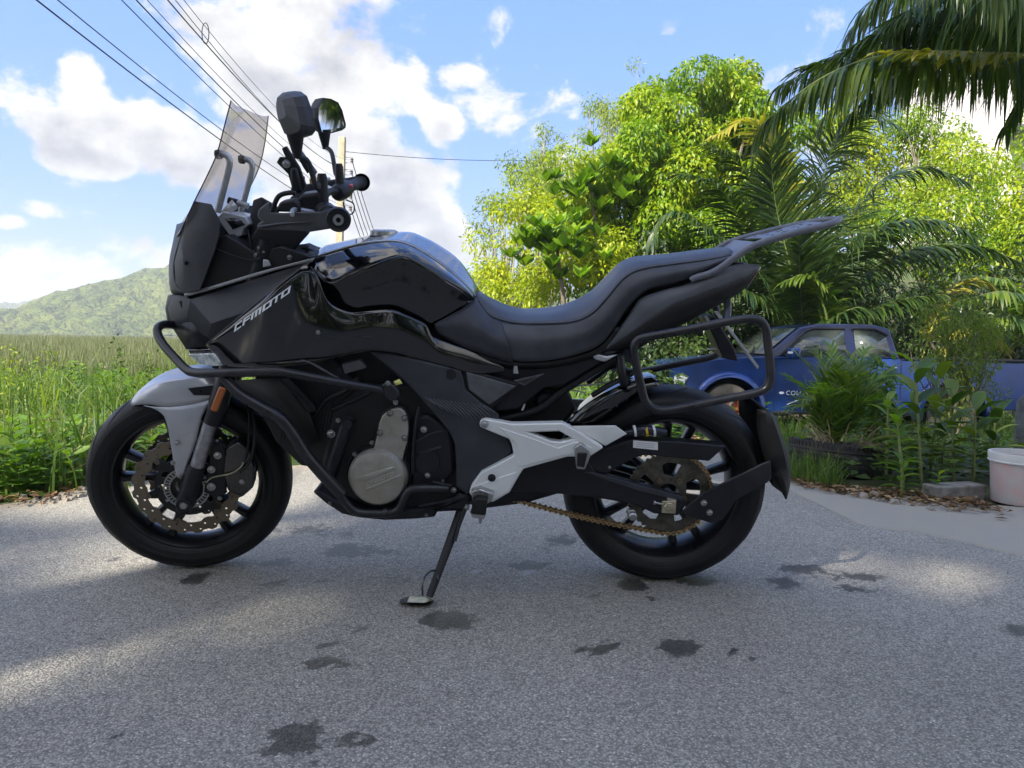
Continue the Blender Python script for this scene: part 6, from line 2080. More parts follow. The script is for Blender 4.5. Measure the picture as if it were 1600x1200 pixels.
def build_palms():
    # tall coconut palm whose fronds hang in from the upper right
    trunk_top = Vector((6.2, 6.6, 4.6)); tb = Vector((6.6, 6.9, float(ground_h(6.6, 6.9))))
    A = empty('coconut_palm', Matrix.Identity(4), 'tall coconut palm whose long fronds hang over the top right corner', 'palm')
    g = Geo(); pts, rad = trunk_geo(tb, trunk_top, .17, .12, 3, .06); g.tube(pts, rad, 12); g.make('trunk', pale_bark, A)
    fr = [
        ([(1720, 40, 6.3), (1600, 84, 6.0), (1500, 82, 5.8), (1400, 84, 5.6), (1310, 108, 5.5), (1230, 160, 5.4), (1180, 205, 5.4)], .60, 150, .95, 8),
        ([(1720, 10, 6.6), (1600, 30, 6.6), (1480, 20, 6.5), (1390, 40, 6.4), (1300, 92, 6.3), (1215, 135, 6.2)], .55, 130, .85, 9),
        ([(1760, -30, 6.8), (1600, -25, 6.6), (1480, -30, 6.4), (1380, 0, 6.3), (1325, 50, 6.3)], .70, 120, .85, 10),
        ([(1760, 30, 6.9), (1640, 40, 7.1), (1540, 45, 7.3), (1440, 75, 7.4), (1350, 120, 7.4), (1280, 190, 7.4)], .60, 120, .95, 11),
        ([(1780, 10, 6.4), (1700, -20, 5.8), (1600, -40, 5.3), (1500, -60, 5.0), (1400, -50, 4.8)], .80, 110, .9, 12),
        ([(1760, 20, 6.5), (1690, 60, 6.0), (1620, 120, 5.8), (1570, 200, 5.7)], .45, 70, .9, 13),
        ([(1760, 10, 6.9), (1640, 10, 7.0), (1520, 0, 7.0), (1420, 30, 6.9), (1340, 85, 6.8), (1260, 125, 6.8)], .62, 130, .9, 15),
        ([(1760, 50, 6.6), (1660, 70, 6.6), (1560, 80, 6.5), (1460, 95, 6.4), (1370, 140, 6.4), (1310, 200, 6.4)], .50, 110, 1.0, 16),
        ([(1780, -40, 6.6), (1650, -70, 6.2), (1520, -70, 6.0), (1420, -40, 5.9), (1350, 10, 5.9)], .75, 110, .9, 17),
    ]
    fr += [([(1500, -20, 6.0), (1420, 20, 5.9), (1360, 60, 5.9), (1300, 90, 5.9), (1245, 110, 5.9)], .42, 70, .25, 18),
           ([(1560, 0, 6.4), (1460, 40, 6.4), (1380, 90, 6.4), (1300, 130, 6.4), (1225, 175, 6.4)], .45, 80, .35, 19)]
    for p, ll, n, hg, sd_ in fr:
        frond(A, pxd(p), ll * 1.12, int(n * 1.35), .024, lf_palm, rachis_mat, sd_, hang=hg * 1.7, angle=54)
    frond(A, pxd([(1640, 90, 5.6), (1540, 84, 5.5), (1440, 80, 5.4), (1370, 82, 5.4)]), .34, 26, .045, lf_palm_y, rachis_y, 14, hang=.7, angle=50)
    for i in range(6):      # the rest of the crown, outside the picture
        a = i * 1.05 + .2
        d = Vector((math.cos(a), math.sin(a), 0))
        if d.x < -.2 and d.y < .9:
            continue
        frond(A, [trunk_top, trunk_top + d * .9 + Vector((0, 0, .7)), trunk_top + d * 2.0 + Vector((0, 0, .5)), trunk_top + d * 2.9 + Vector((0, 0, -.5))], .6, 50, .045, lf_palm, rachis_mat, 60 + i, hang=.8)

    # young coconut palm behind the truck
    B = empty('coconut_palm', Matrix.Identity(4), 'young coconut palm with arching fronds coloured as in shade behind the blue pickup', 'palm')
    base = at_depth(1258, 560, 13.2); gb = Vector((base.x, base.y, float(ground_h(base.x, base.y))))
    g = Geo(); g.tube([gb, gb + Vector((0, 0, .5)), base], [.16, .13, .09], 10); g.make('trunk', bark_mat, B)
    D = 13.2
    fb = [
        ([(1258, 540, D), (1235, 420, D - .3), (1212, 320, D - .5), (1203, 235, D - .8)], .95, 64, .25),
        ([(1258, 540, D), (1262, 440, D + .1), (1275, 330, D + .2), (1300, 230, D), (1345, 175, D - .5), (1390, 190, D - 1)], .95, 70, .55),
        ([(1260, 540, D), (1300, 440, D - .5), (1340, 385, D - .9), (1400, 348, D - 1.3), (1470, 345, D - 1.8), (1520, 365, D - 2.1)], .75, 70, .7),
        ([(1262, 545, D), (1310, 470, D - .2), (1370, 415, D - .4), (1450, 385, D - .8), (1530, 385, D - 1), (1595, 410, D - 1.3)], .7, 66, .7),
        ([(1262, 545, D), (1330, 500, D - .5), (1400, 470, D - 1), (1470, 460, D - 1.5)], .6, 46, .7),
        ([(1255, 540, D), (1215, 470, D - .2), (1180, 400, D - .5), (1150, 330, D - .8), (1115, 285, D - 1.1), (1050, 270, D - 1.3)], .62, 60, .6),
        ([(1255, 545, D), (1210, 490, D - .3), (1160, 410, D - .8), (1110, 360, D - 1.2), (1060, 330, D - 1.5), (1030, 345, D - 1.6), (1018, 380, D - 1.7)], .55, 60, .8),
        ([(1256, 545, D), (1253, 500, D - .6), (1250, 430, D - 1.0), (1249, 370, D - 1.3)], .72, 54, .35),
        ([(1256, 550, D), (1220, 510, D - .5), (1190, 470, D - .8), (1150, 450, D - 1.2), (1110, 470, D - 1.5)], .55, 46, .8),
        ([(1258, 545, D), (1270, 480, D + .4), (1310, 370, D + .8), (1370, 290, D + .8), (1440, 260, D + .6), (1500, 280, D + .3)], .85, 66, .6),
        ([(1256, 545, D), (1240, 440, D + .5), (1200, 330, D + .9), (1150, 250, D + .8), (1105, 225, D + .5)], .8, 60, .6),
        ([(1258, 545, D), (1300, 500, D - 1.2), (1345, 480, D - 1.5), (1380, 505, D - 1.6)], .5, 36, .8),
    ]
    for i, (p, ll, n, hg) in enumerate(fb):
        frond(B, pxd(p), ll * 1.22, int(n * 1.9), .038, lf_palm_shade, rachis_mat, 30 + i, hang=hg, angle=62, up_hint=(0, -1, .35) if i in (0, 7) else (0, 0, 1))
    for i, (p, ll, hg) in enumerate([([(1210, 470, 14.4), (1225, 300, 14.6), (1180, 190, 14.2), (1120, 210, 13.8)], .8, .5), ([(1300, 540, 12.4), (1285, 470, 12.2), (1260, 430, 12.0), (1225, 440, 11.9)], .55, .8)]):
        frond(B, pxd(p), ll, 56, .05, lf_palm_y if i == 0 else lf_palm, rachis_mat, 50 + i, hang=hg)

    # low palm with sunlit yellow fronds, right
    Cc = empty('coconut_palm', Matrix.Identity(4), 'low palm with yellow sunlit fronds at the right edge above the pickup bed', 'palm')
    base = at_depth(1570, 560, 13.8); gb = Vector((base.x, base.y, float(ground_h(base.x, base.y))))
    g = Geo(); g.tube([gb, base], [.16, .10], 10); g.make('trunk', bark_mat, Cc)
    for i, (p, ll, hg) in enumerate([
        ([(1570, 555, 13.8), (1520, 500, 13.4), (1480, 470, 13.1), (1500, 438, 12.9), (1545, 440, 12.8), (1560, 470, 12.7)], .40, .7),
        ([(1440, 560, 12.5), (1470, 480, 12.5), (1505, 440, 12.5), (1545, 442, 12.4), (1562, 475, 12.4)], .42, .6),
        ([(1570, 555, 13.8), (1540, 520, 12.8), (1500, 515, 12.5), (1475, 545, 12.3)], .42, .8),
        ([(1572, 550, 13.8), (1590, 480, 13.6), (1570, 440, 13.3), (1520, 430, 13.0)], .5, .8),
        ([(1575, 550, 13.8), (1600, 480, 13.0), (1570, 455, 12.2), (1500, 470, 11.8)], .55, .9),
        ([(1575, 550, 13.8), (1610, 500, 13.4), (1640, 470, 13.0), (1680, 480, 12.6)], .5, .8),
        ([(1575, 555, 13.8), (1600, 520, 13.0), (1585, 495, 12.4), (1540, 500, 12.0)], .5, .9)]):
        y_ = i in (1, 2)
        frond(Cc, pxd(p), ll, 50, .05, lf_palm_y if y_ else lf_palm, rachis_y if y_ else rachis_mat, 80 + i, hang=hg)


# ------------------------------------------------------------------ trees
def clumps_px(items, seed, jitter=1.0, sub=4):
    """items: (px, py, depth, radius in m) -> smaller clumps inside"""
    rng = random.Random(seed)
    out = []
    for px, py, d, r in items:
        c = at_depth(px, py, d)
        for k in range(sub):
            o = Vector((rng.gauss(0, .42), rng.gauss(0, .35), rng.gauss(0, .42))) * r * jitter
            out.append((tuple(c + o), (r * rng.uniform(.38, .62),) * 2 + (r * rng.uniform(.30, .5),)))
    return out


def gz(px, d):
    x = (px - 800) / FPX * d
    return Vector((x, d, float(ground_h(x, d))))


def build_trees():
    grp = 'sunlit trees behind the motorcycle seat'
    # loose feathery trees at the back, left to right
    T = lambda nm, b, it, lb, m, per, lf, wd, sd_, r0=.1, bark=pale_bark, sub=5, jit=1.0, **kw: tree(nm, b, clumps_px(it, sd_, jit, sub), lb, 'tree', grp, m, per, lf, wd, r0=r0, bark=bark, rng=np.random.default_rng(sd_), **kw)
    T('feathery_tree', gz(790, 20), [(785, 455, 20, .7), (772, 400, 20, .7), (770, 340, 20.5, .65), (800, 300, 20, .9), (800, 420, 19.5, 1.0), (830, 350, 20, 1.1), (765, 470, 19, .6)], 'loose grey-green tree at the left end of the sunlit row', lf_wispy, 420, .10, .035, 101, shell=.1, base_tint=.35, sub=6)
    T('feathery_tree', gz(860, 23), [(862, 215, 23, .55), (868, 260, 23, .9), (840, 270, 23, .9), (855, 330, 22.5, 1.3), (890, 300, 23, 1.2), (822, 310, 22, .9)], 'tall pointed feathery tree, second from the left of the sunlit row', lf_wispy, 420, .11, .035, 102, shell=.1, base_tint=.5, sub=6)
    T('feathery_tree', gz(940, 25), [(935, 170, 25, .5), (940, 205, 25, .8), (915, 250, 25, .9), (960, 240, 24, 1.3), (930, 300, 24, 1.5), (970, 180, 25, .7)], 'feathery tree with open sky between its top sprays', lf_wispy, 400, .11, .035, 103, shell=.1, base_tint=.5, sub=6)
    T('feathery_tree', gz(1040, 27), [(1045, 130, 27, .5), (1010, 150, 26, .8), (1035, 165, 26, 1.1), (985, 190, 25, 1.0), (1075, 150, 27, 1.0), (1130, 135, 27, .7)], 'thin treetop sprays showing above the dense bright tree', lf_wispy, 300, .12, .035, 104, shell=.1, base_tint=.3, sub=6)
    # dense bright tree
    T('dense_tree', gz(1110, 16.5), [(1100, 180, 16.5, 1.1), (1060, 200, 16, 1.0), (1150, 175, 16.5, 1.1), (1180, 210, 16.5, 1.0), (1020, 240, 15.5, 1.1), (1090, 250, 15.5, 1.2), (1150, 260, 15.5, 1.2), (1000, 300, 15, 1.1), (1060, 320, 15, 1.2), (1120, 340, 15, 1.2), (1170, 330, 15, 1.1), (960, 350, 15, 1.0), (1020, 380, 14.6, 1.1), (1090, 400, 14.6, 1.1), (1190, 260, 16, 1.0)],
      'dense creeper-covered tree with a broad bright green dome', lf_bright, 1650, .105, .054, 105, r0=.2, sub=5, shell=.6, base_tint=.55, hang=.9, bark=bark_mat)
    T('yellow_leaved_tree', gz(960, 15), [(900, 330, 15.5, .9), (940, 300, 15.5, 1.0), (960, 260, 16, .9), (930, 380, 14.8, .9), (975, 420, 14, .9), (900, 440, 14, .9), (950, 470, 13.6, .9), (1010, 450, 13.6, .9)],
      'bushy yellow-green tree left of the dense dome', lf_yellow, 900, .10, .048, 106, sub=5, shell=.45, base_tint=.5)
    T('yellow_leaved_tree', gz(815, 16), [(820, 345, 16, .9), (845, 310, 16.5, .8), (790, 400, 16, .8), (860, 400, 15.5, .7), (800, 450, 15, .9), (850, 460, 14.5, .9), (880, 340, 16, .8), (770, 440, 15.5, .6)],
      'small yellow tree in front of the loose grey-green one', lf_yellow, 700, .085, .042, 107, sub=5, shell=.2, base_tint=.55)
    # big round leaves
    for i, (px, py, d, r, lb) in enumerate([(870, 385, 13.2, .75, 'broad-leaved bush with big round leaves above the seat hollow'), (925, 300, 14.2, .75, 'upper cluster of big round leaves beside the dense tree')]):
        t = empty('broad_leaved_tree', Matrix.Identity(4), lb, 'tree', grp)
        c = at_depth(px, py, d); b = gz(px + 12, d + .8)
        g = Geo(); g.tube([b, b.lerp(c, .5) + Vector((.1, 0, 0)), c], [.07, .05, .03], 7); g.make('trunk', bark_mat, t)
        rng = np.random.default_rng(120 + i); P, A_, N_ = [], [], []
        for k in range(40):
            cc = np.array(c) + rng.normal(size=3) * np.array([.66, .35, .38]) * r
            for q in range(9):
                a = q * .7 + rng.random()
                P.append(cc); A_.append([math.cos(a), math.sin(a), .7 + .9 * rng.random()]); N_.append([-.4 * math.cos(a), -.5 - .4 * math.sin(a), .9])
        n = len(P)
        v, f = leaf_mesh(np.array(P), np.array(A_), np.array(N_), .25 + .10 * rng.random(n), .17 + .05 * rng.random(n), fold=.1, droop=.05)
        mesh_obj('crown', v, f, lf_round, t, tint=np.repeat(rng.random(n), 2))
    # right bank
    grp2 = 'bushes on the bank to the right'
    for i, (b, it, lb, m, per, bt) in enumerate([
        (gz(1380, 19), [(1370, 300, 19, 1.2), (1400, 250, 20, 1.1), (1420, 330, 18, 1.2), (1350, 230, 20, 1.1), (1330, 180, 20, 1.0), (1300, 220, 20, 1.1)], 'yellow-green bush tangle between the palms', lf_yellow, 520, .45),
        (gz(1470, 18), [(1470, 260, 19, 1.2), (1490, 320, 18, 1.2), (1450, 200, 20, 1.0), (1500, 390, 17, 1.2), (1440, 360, 17, 1.2), (1410, 200, 20, .9)], 'bright bush on the bank left of the white house', lf_bright, 560, .6),
        (gz(1560, 18), [(1560, 300, 18, 1.3), (1590, 370, 17, 1.3), (1620, 300, 18, 1.4), (1570, 430, 16, 1.2), (1530, 250, 19, .8), (1650, 380, 17, 1.4)], 'lime green shrub below the white house wall', lf_bright, 560, .75),
        (gz(1700, 18), [(1700, 300, 18, 1.5), (1720, 400, 17, 1.5), (1780, 320, 18, 1.5)], 'lime shrub at the right edge', lf_bright, 300, .6),
        (gz(1340, 20.5), [(1300, 330, 20, 1.4), (1250, 300, 20, 1.4), (1230, 400, 19, 1.4), (1340, 420, 18, 1.3), (1420, 440, 17, 1.3)], 'darker green bush behind the young palm', lf_mid, 420, .5),
    ]):
        tree('bush', b, clumps_px(it, 200 + i, 1.0, 5), lb, 'bush', grp2, m, per, .10, .05, r0=.08, bark=bark_mat, rng=np.random.default_rng(200 + i), shell=.45, base_tint=bt)
    # dark understorey behind the truck
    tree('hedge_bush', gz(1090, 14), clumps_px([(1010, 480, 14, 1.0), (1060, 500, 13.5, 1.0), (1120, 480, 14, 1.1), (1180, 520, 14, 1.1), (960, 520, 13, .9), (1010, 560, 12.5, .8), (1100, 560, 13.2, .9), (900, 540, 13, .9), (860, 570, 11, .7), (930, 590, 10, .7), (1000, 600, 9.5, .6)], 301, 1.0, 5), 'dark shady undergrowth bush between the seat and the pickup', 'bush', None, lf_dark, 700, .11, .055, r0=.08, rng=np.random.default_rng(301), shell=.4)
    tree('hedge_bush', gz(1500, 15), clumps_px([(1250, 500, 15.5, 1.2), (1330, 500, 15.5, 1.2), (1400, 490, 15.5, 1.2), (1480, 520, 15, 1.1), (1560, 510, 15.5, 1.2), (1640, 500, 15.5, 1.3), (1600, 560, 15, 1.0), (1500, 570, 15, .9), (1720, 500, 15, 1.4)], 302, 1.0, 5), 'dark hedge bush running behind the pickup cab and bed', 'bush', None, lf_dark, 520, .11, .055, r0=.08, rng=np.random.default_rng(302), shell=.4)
    # wispy grey-green shrub in front of the bed
    tree('wispy_shrub', gz(1490, 7.2), clumps_px([(1485, 520, 7.4, .30), (1500, 560, 7.3, .34), (1470, 590, 7.2, .32), (1510, 610, 7.2, .34), (1450, 540, 7.3, .28), (1530, 500, 7.5, .24), (1440, 500, 7.5, .22), (1500, 480, 7.6, .22)], 303, 1.0, 6), 'thin feathery shrub growing before the rear of the pickup', 'shrub', None, lf_wispy, 2600, .045, .012, r0=.02, rng=np.random.default_rng(303), shell=.05, base_tint=.25)
    # unseen tall trees, crowns trimmed so shade and sun patches fall where set
    s = np.array(sun_dir)
    gaps = [(200, 905, 150, 58), (30, 1030, 130, 95), (1450, 888, 210, 42), (1190, 822, 70, 12)]  # sun patches wanted on the road, cut as holes in the crowns
    gp = []
    for px, py, rx, ry in gaps:
        q = ground_at(px, py); gp.append((q.x, q.y, abs(ground_at(px + rx, py).x - q.x), abs(ground_at(px, py - ry).y - ground_at(px, py + ry).y) / 2))
    for i, (tx, ty, t_, rr_, lb) in enumerate([(4.6, 5.6, 24, 3.0, 'unseen tree added behind the camera to shade the right verge, second row'), (5.2, 9.6, 24, 3.3, 'unseen tree added behind the camera to shade the pickup, third row'), (-1.7, 1.2, 24, 3.7, 'unseen shade tree behind the camera, left trimmed crown of three'), (2.6, 1.6, 25, 3.3, 'unseen shade tree behind the camera, middle trimmed crown of three'), (6.2, 1.2, 24, 3.2, 'unseen shade tree behind the camera, right trimmed crown of three')]):
        rng = np.random.default_rng(400 + i)
        c0 = np.array([tx, ty, 0]) + s * t_
        cl = [(tuple(c0 + rng.normal(size=3) * np.array([rr_, rr_, rr_ * .9]) * .52), (rng.uniform(1.0, 1.5),) * 2 + (rng.uniform(.9, 1.2),)) for _ in range(34)]
        P, N, K = clump_points(cl, 300, rng, .2)
        G = P - s[None] * (P[:, 2:3] / s[2])
        wob = (fbm2(G[:, 0], G[:, 1], 1.3, 9) - .5) * .9
        k = (G[:, 1] < np.where(G[:, 0] < -.6, 3.0, 3.5 + .1 * G[:, 0]) + wob)
        k |= (G[:, 0] > 1.3 + wob) & (G[:, 1] < 11.5) & (fbm2(G[:, 0], G[:, 1], 1.7, 17) < .50)
        k &= ~((G[:, 0] < -2.4 + wob) & (G[:, 1] > 2.2))
        for x, y, a, b in gp:
            k &= ((G[:, 0] - x) / (a * .85 + .06)) ** 2 + ((G[:, 1] - y) / (b * .8 + .08)) ** 2 + wob * .8 > 1
        P, N, K = P[k], N[k], K[k]; n = len(P)
        t = empty('unseen_shade_tree', Matrix.Identity(4), lb, 'tree', 'unseen shade trees behind the camera')
        bx = (c0[0] + .5, c0[1] - .5, -.03)
        g = Geo(); g.tube([bx, Vector(bx).lerp(Vector(c0), .5) + Vector((.2, .1, 0)), Vector(c0)], [.34, .26, .14], 10); g.make('trunk', bark_mat, t)
        g = Geo()
        for q, _ in cl[::2]:
            g.tube([Vector(bx).lerp(Vector(c0), .75), Vector(q)], [.12, .03], 5, smooth=False)
        g.make('limbs', bark_mat, t, kind='stuff', merge=False)
        v, f = leaf_mesh(P, unit(N + rand_dirs(n, rng)), rand_dirs(n, rng) + np.array([[0, 0, .8]]), .30 * (.7 + .6 * rng.random(n)), .16, droop=.2)
        mesh_obj('crown', v, f, lf_mid, t, tint=np.repeat(rng.random(n), 2))

    lbs = ['hedge bush across the road behind the camera, far left', 'hedge bush across the road behind the camera, left of the middle', 'hedge bush across the road straight behind the camera', 'hedge bush across the road behind the camera, far right']
    for i, lb in enumerate(lbs):
        rng = random.Random(700 + i); x0 = -9.5 + 6.2 * i
        cl = [((x0 + rng.uniform(-3.3, 3.3), -7.5 + rng.uniform(-.8, .8), .5 + rng.random() ** 1.0 * 4.4), (rng.uniform(.8, 1.2),) * 2 + (rng.uniform(.7, 1.0),)) for _ in range(34)]
        tree('hedge_bush', (x0, -7.5, -.03), cl, lb, 'bush', 'hedge behind the camera', lf_mid, 70, .26, .13, r0=.12, rng=np.random.default_rng(700 + i), shell=.4)


# ------------------------------------------------------------------ verge plants, tyre planter, bucket
def build_right_verge():
    blades('grass', 5200, region_px(1190, 1320, 690, 770, 1.0), .06, .22, .003, .006, lf_grass, 21, lean_=1.0)
    blades('grass', 9000, region_px(1180, 1640, 600, 700, 1.0), .15, .40, .005, .010, lf_grass, 22, lean_=.7)
    weeds('ground_cover', 520, region_px(1195, 1330, 628, 715, 1.0), .8, .055, lf_weed, 23, hmax=.22, wid=.7)
    weeds('ground_cover', 420, region_px(1330, 1640, 640, 760, 1.0), .9, .075, lf_mid, 24, hmax=.28, wid=.5)
    weeds('ground_cover', 420, region_px(1180, 1700, 590, 640, 1.0), 1.2, .07, lf_weed, 25, hmax=.30, wid=.6)

    # old tyre used as a planter
    c = ground_at(1342, 752) + Vector((0, .27, 0))
    ty = Geo()
    Rr, h = .275, .17
    prof = [(Rr - .085, h), (Rr - .03, h), (Rr - .006, h - .02), (Rr, h - .04), (Rr + .002, h * .5), (Rr, .03), (Rr - .01, 0), (Rr - .085, 0), (Rr - .10, .03), (Rr - .05, h * .5), (Rr - .10, h - .03)]
    ty.lathe(c, [(a, b) for a, b in prof], 64, axis='z', closed=True)
    M = Matrix.Translation(c) @ Matrix.Rotation(R(5), 4, 'Y') @ Matrix.Rotation(R(-3), 4, 'X') @ Matrix.Translation(-c)
    old_rub = mat('old_tyre', (.018, .018, .018), .7, var=.4, vscale=15, bump=.5, bscale=120, dirt=(.045, .04, .032))
    tp = ty.make('tyre_planter', old_rub, M=M, angle=45)
    tag(tp, 'half-buried black car tyre used as a planter at the roadside', 'tyre')
    for q, zz in enumerate((.045, .072, .098, .125)):
        g = Geo().lathe(c, [(Rr + .0035, zz - .0035), (Rr + .0045, zz), (Rr + .0035, zz + .0035), (Rr - .004, zz)], 64, axis='z', closed=True)
        g.make('tread_groove', deep_black, tp, M=M)
    g = Geo()
    for i in range(70):
        a = 2 * PI * i / 70
        for zz, sgn in ((.152, 1), (.018, -1)):
            g.box(c + Vector((math.cos(a) * (Rr - .004), math.sin(a) * (Rr - .004), zz)), (.012, .010, .028), Matrix.Rotation(a, 3, 'Z') @ Matrix.Rotation(.5 * sgn, 3, 'X'))
    g.make('tread_block', old_rub, tp, M=M, kind='stuff', merge=False)
    g = Geo().lathe(c, [(0, h * .8), (.10, h * .82), (Rr - .08, h * .7)], 24, axis='z'); g.make('soil_fill', MATS['soil'], tp, M=M)
    # dead stalks in the tyre
    rr = random.Random(3)
    g = Geo()
    for i in range(42):
        a = rr.random() * 6.28; p = c + Vector((math.cos(a) * .1, math.sin(a) * .1, .13)); e = p + Vector((math.cos(a) * rr.uniform(.05, .3), math.sin(a) * rr.uniform(.05, .3), rr.uniform(-.02, .22)))
        g.tube([p, p.lerp(e, .5) + Vector((0, 0, .05)), e], [.004, .003, .001], 4, n=5)
    o = g.make('dry_stalks', mat('dry_stalk', (.30, .23, .14), .85, var=.3, vscale=20), merge=False); o['kind'] = 'stuff'
    # lumps of rubble behind the tyre
    for i, (px, py, s, lb) in enumerate([(1330, 716, .07, 'dark stone lying in the tyre planter'), (1365, 735, .045, 'smaller dark stone beside the planter stalks')]):
        g = Geo(); cc = at_depth(px, py, 4.0)
        bm = bmesh.new(); bmesh.ops.create_icosphere(bm, subdivisions=2, radius=s)
        for v in bm.verts:
            v.co *= 1 + .25 * mnoise.noise(v.co * 18 + Vector((i, 0, 0)))
        g.add([cc + v.co for v in bm.verts], [tuple(v.index for v in f.verts) for f in bm.faces]); bm.free()
        tag(g.make('rubble_stone', mat('dark_stone_%s' % 'ab'[i], (.06, .055, .05), .9, var=.3, vscale=20, bump=.5, bscale=60), flat=True), lb, 'stone')

    # areca seedling palm in the tyre
    A = empty('young_palm', Matrix.Identity(4), 'young areca palm with feathery green fronds growing in the tyre', 'palm')
    b0 = c + Vector((0, .05, .12))
    tips = [(1232, 588, 4.2), (1248, 556, 4.3), (1275, 548, 4.4), (1300, 542, 4.5), (1330, 556, 4.4), (1365, 560, 4.4), (1395, 575, 4.3), (1410, 600, 4.2), (1255, 625, 4.0), (1285, 600, 3.9), (1310, 575, 4.1), (1345, 585, 4.0), (1380, 622, 4.0), (1230, 640, 4.1), (1400, 640, 4.1), (1350, 548, 4.6), (1320, 610, 3.95)]
    for i, tpx in enumerate(tips):
        e = at_depth(*tpx); m_ = b0.lerp(e, .55) + Vector((0, 0, .10 + .03 * (i % 3)))
        frond(A, [b0, b0.lerp(m_, .5) + Vector((0, 0, .03)), m_, e], .17, 26, .013, lf_palm if i % 3 else lf_weed, rachis_mat, 500 + i, angle=48, hang=.25, r0=.006)
    # tall pinnate seedling right behind it
    g_items = [((1358, 690, 4.4), (1370, 560, 4.5)), ((1372, 690, 4.5), (1385, 575, 4.6)), ((1345, 690, 4.5), (1352, 565, 4.7))]
    rng = np.random.default_rng(77)
    t = empty('leafy_plant', Matrix.Identity(4), 'bushy bright green plant with drooping leaves behind the young palm', 'plant')
    P, A_, N_ = [], [], []
    g = Geo()
    for a_, b_ in g_items:
        p, q = at_depth(*a_), at_depth(*b_); p.z = float(ground_h(p.x, p.y)); g.tube([p, p.lerp(q, .5) + Vector((.02, 0, 0)), q], [.008, .006, .003], 5)
        for k in range(120):
            s = p.lerp(q, .35 + .65 * rng.random()); P.append(list(s + Vector(rng.normal(size=3) * .035))); a = rng.random() * 6.28
            A_.append([math.cos(a), math.sin(a), -.1]); N_.append([rng.normal() * .3, -.4, 1])
    g.make('stem', rachis_mat, t, merge=False)['kind'] = 'stuff'
    v, f = leaf_mesh(np.array(P), np.array(A_), np.array(N_), .085, .035, droop=.45); mesh_obj('leaves', v, f, lf_weed, t, tint=np.repeat(rng.random(len(P)), 2))['kind'] = 'stuff'

    # broad-leaved plants: every stem a plant with its own large leaves
    def canna(px, pyb, d, h, nl, ll, seed, label, m=lf_mid, wid=.26, name='broad_leaved_plant', cat='plant', group=None, up=1.0):
        rg = random.Random(seed)
        b = at_depth(px, pyb, d); b.z = float(ground_h(b.x, d))
        t = empty(name, Matrix.Identity(4), label, cat, group)
        top = b + Vector((rg.uniform(-.06, .06), rg.uniform(-.05, .05), h))
        g = Geo(); g.tube([b, b.lerp(top, .5), top], [.009, .007, .003], 6); g.make('stem', rachis_mat, t)
        for k in range(nl):
            s = b.lerp(top, .25 + .75 * k / nl); a = k * 2.4 + rg.random()
            dr = Vector((math.cos(a), math.sin(a) * .8, .35 + .8 * up * k / nl)).normalized()
            L_ = ll * rg.uniform(.75, 1.15); side = dr.cross(Vector((0, 0, 1))).normalized(); nrm = side.cross(dr)
            vs, fs = [], []
            N = 8
            for q in range(N + 1):
                u = q / N; wv = wid * L_ * (math.sin(PI * min(1, u ** .8)) ** .8) * .5 + .0015
                p = s + dr * L_ * u - Vector((0, 0, 1)) * L_ * .38 * u * u
                vs += [p - side * wv + nrm * wv * .35, p, p + side * wv + nrm * wv * .35]
            for q in range(N):
                i = q * 3; fs += [(i, i + 1, i + 4, i + 3), (i + 1, i + 2, i + 5, i + 4)]
            mesh_obj('leaf', [tuple(v) for v in vs], fs, m, t, tint=np.full(len(fs), rg.random()), smooth=True)
    canna(1440, 760, 3.75, .62, 9, .26, 1, 'tall pale-tipped broad-leaved plant right of the tyre planter')
    canna(1455, 700, 4.1, .60, 8, .28, 2, 'broad-leaved plant with big pointed leaf standing behind the yellow one')
    canna(1490, 760, 3.85, .48, 9, .25, 3, 'drooping broad-leaved plant in the middle of the clump')
    canna(1520, 765, 3.8, .42, 9, .23, 4, 'low broad-leaved plant between clump and kerb block')
    canna(1550, 740, 3.9, .40, 10, .20, 5, 'upright rosette plant just left of the paint bucket', up=1.8)
    canna(1470, 740, 4.0, .40, 8, .22, 6, 'shaded broad-leaved plant low behind the clump')
    canna(1425, 700, 4.3, .70, 7, .30, 7, 'plant with long arching light leaf beside the young palm', m=lf_weed)
    canna(1412, 770, 3.62, .42, 16, .13, 8, 'yellow-green leafy plant glowing at the right end of the tyre', m=lf_round, wid=.30)
    canna(1408, 775, 3.5, .20, 12, .10, 9, 'small yellow-green sprout at the road edge below the tyre', m=lf_round, wid=.32)
    canna(1462, 775, 3.5, .13, 8, .07, 10, 'tiny bright seedling left of the kerb block', m=lf_round, wid=.4)
    canna(1258, 660, 4.2, .30, 8, .085, 11, 'single yellowish upright stalk with curled leaves left of the young palm', m=lf_round, wid=.5, up=1.5)
    canna(1385, 745, 3.9, .45, 9, .18, 12, 'green broad-leaved plant tucked behind the tyre', m=lf_weed)

    # paint bucket
    bk_c = ground_at(1630, 797) + Vector((0, .14, .006))
    bt = empty('paint_bucket', Matrix.Translation(bk_c), 'white plastic paint bucket with pink stains at the right edge of the road', 'bucket')
    pm = mat('stained_white_plastic', (.64, .62, .61), .5, var=.22, vscale=12, dirt=(.58, .37, .36), bump=.1, bscale=200)
    g = Geo(); g.lathe((0, 0, 0), [(0, .004), (.118, .004), (.124, 0), (.126, .008), (.138, .205), (.139, .206), (.134, .206), (.121, .012), (0, .012)], 56, axis='z')
    bo = g.make('bucket_body', pm, bt, M=Matrix.Translation(bk_c))
    rim_m = mat('bucket_rim', (.66, .67, .66), .45)
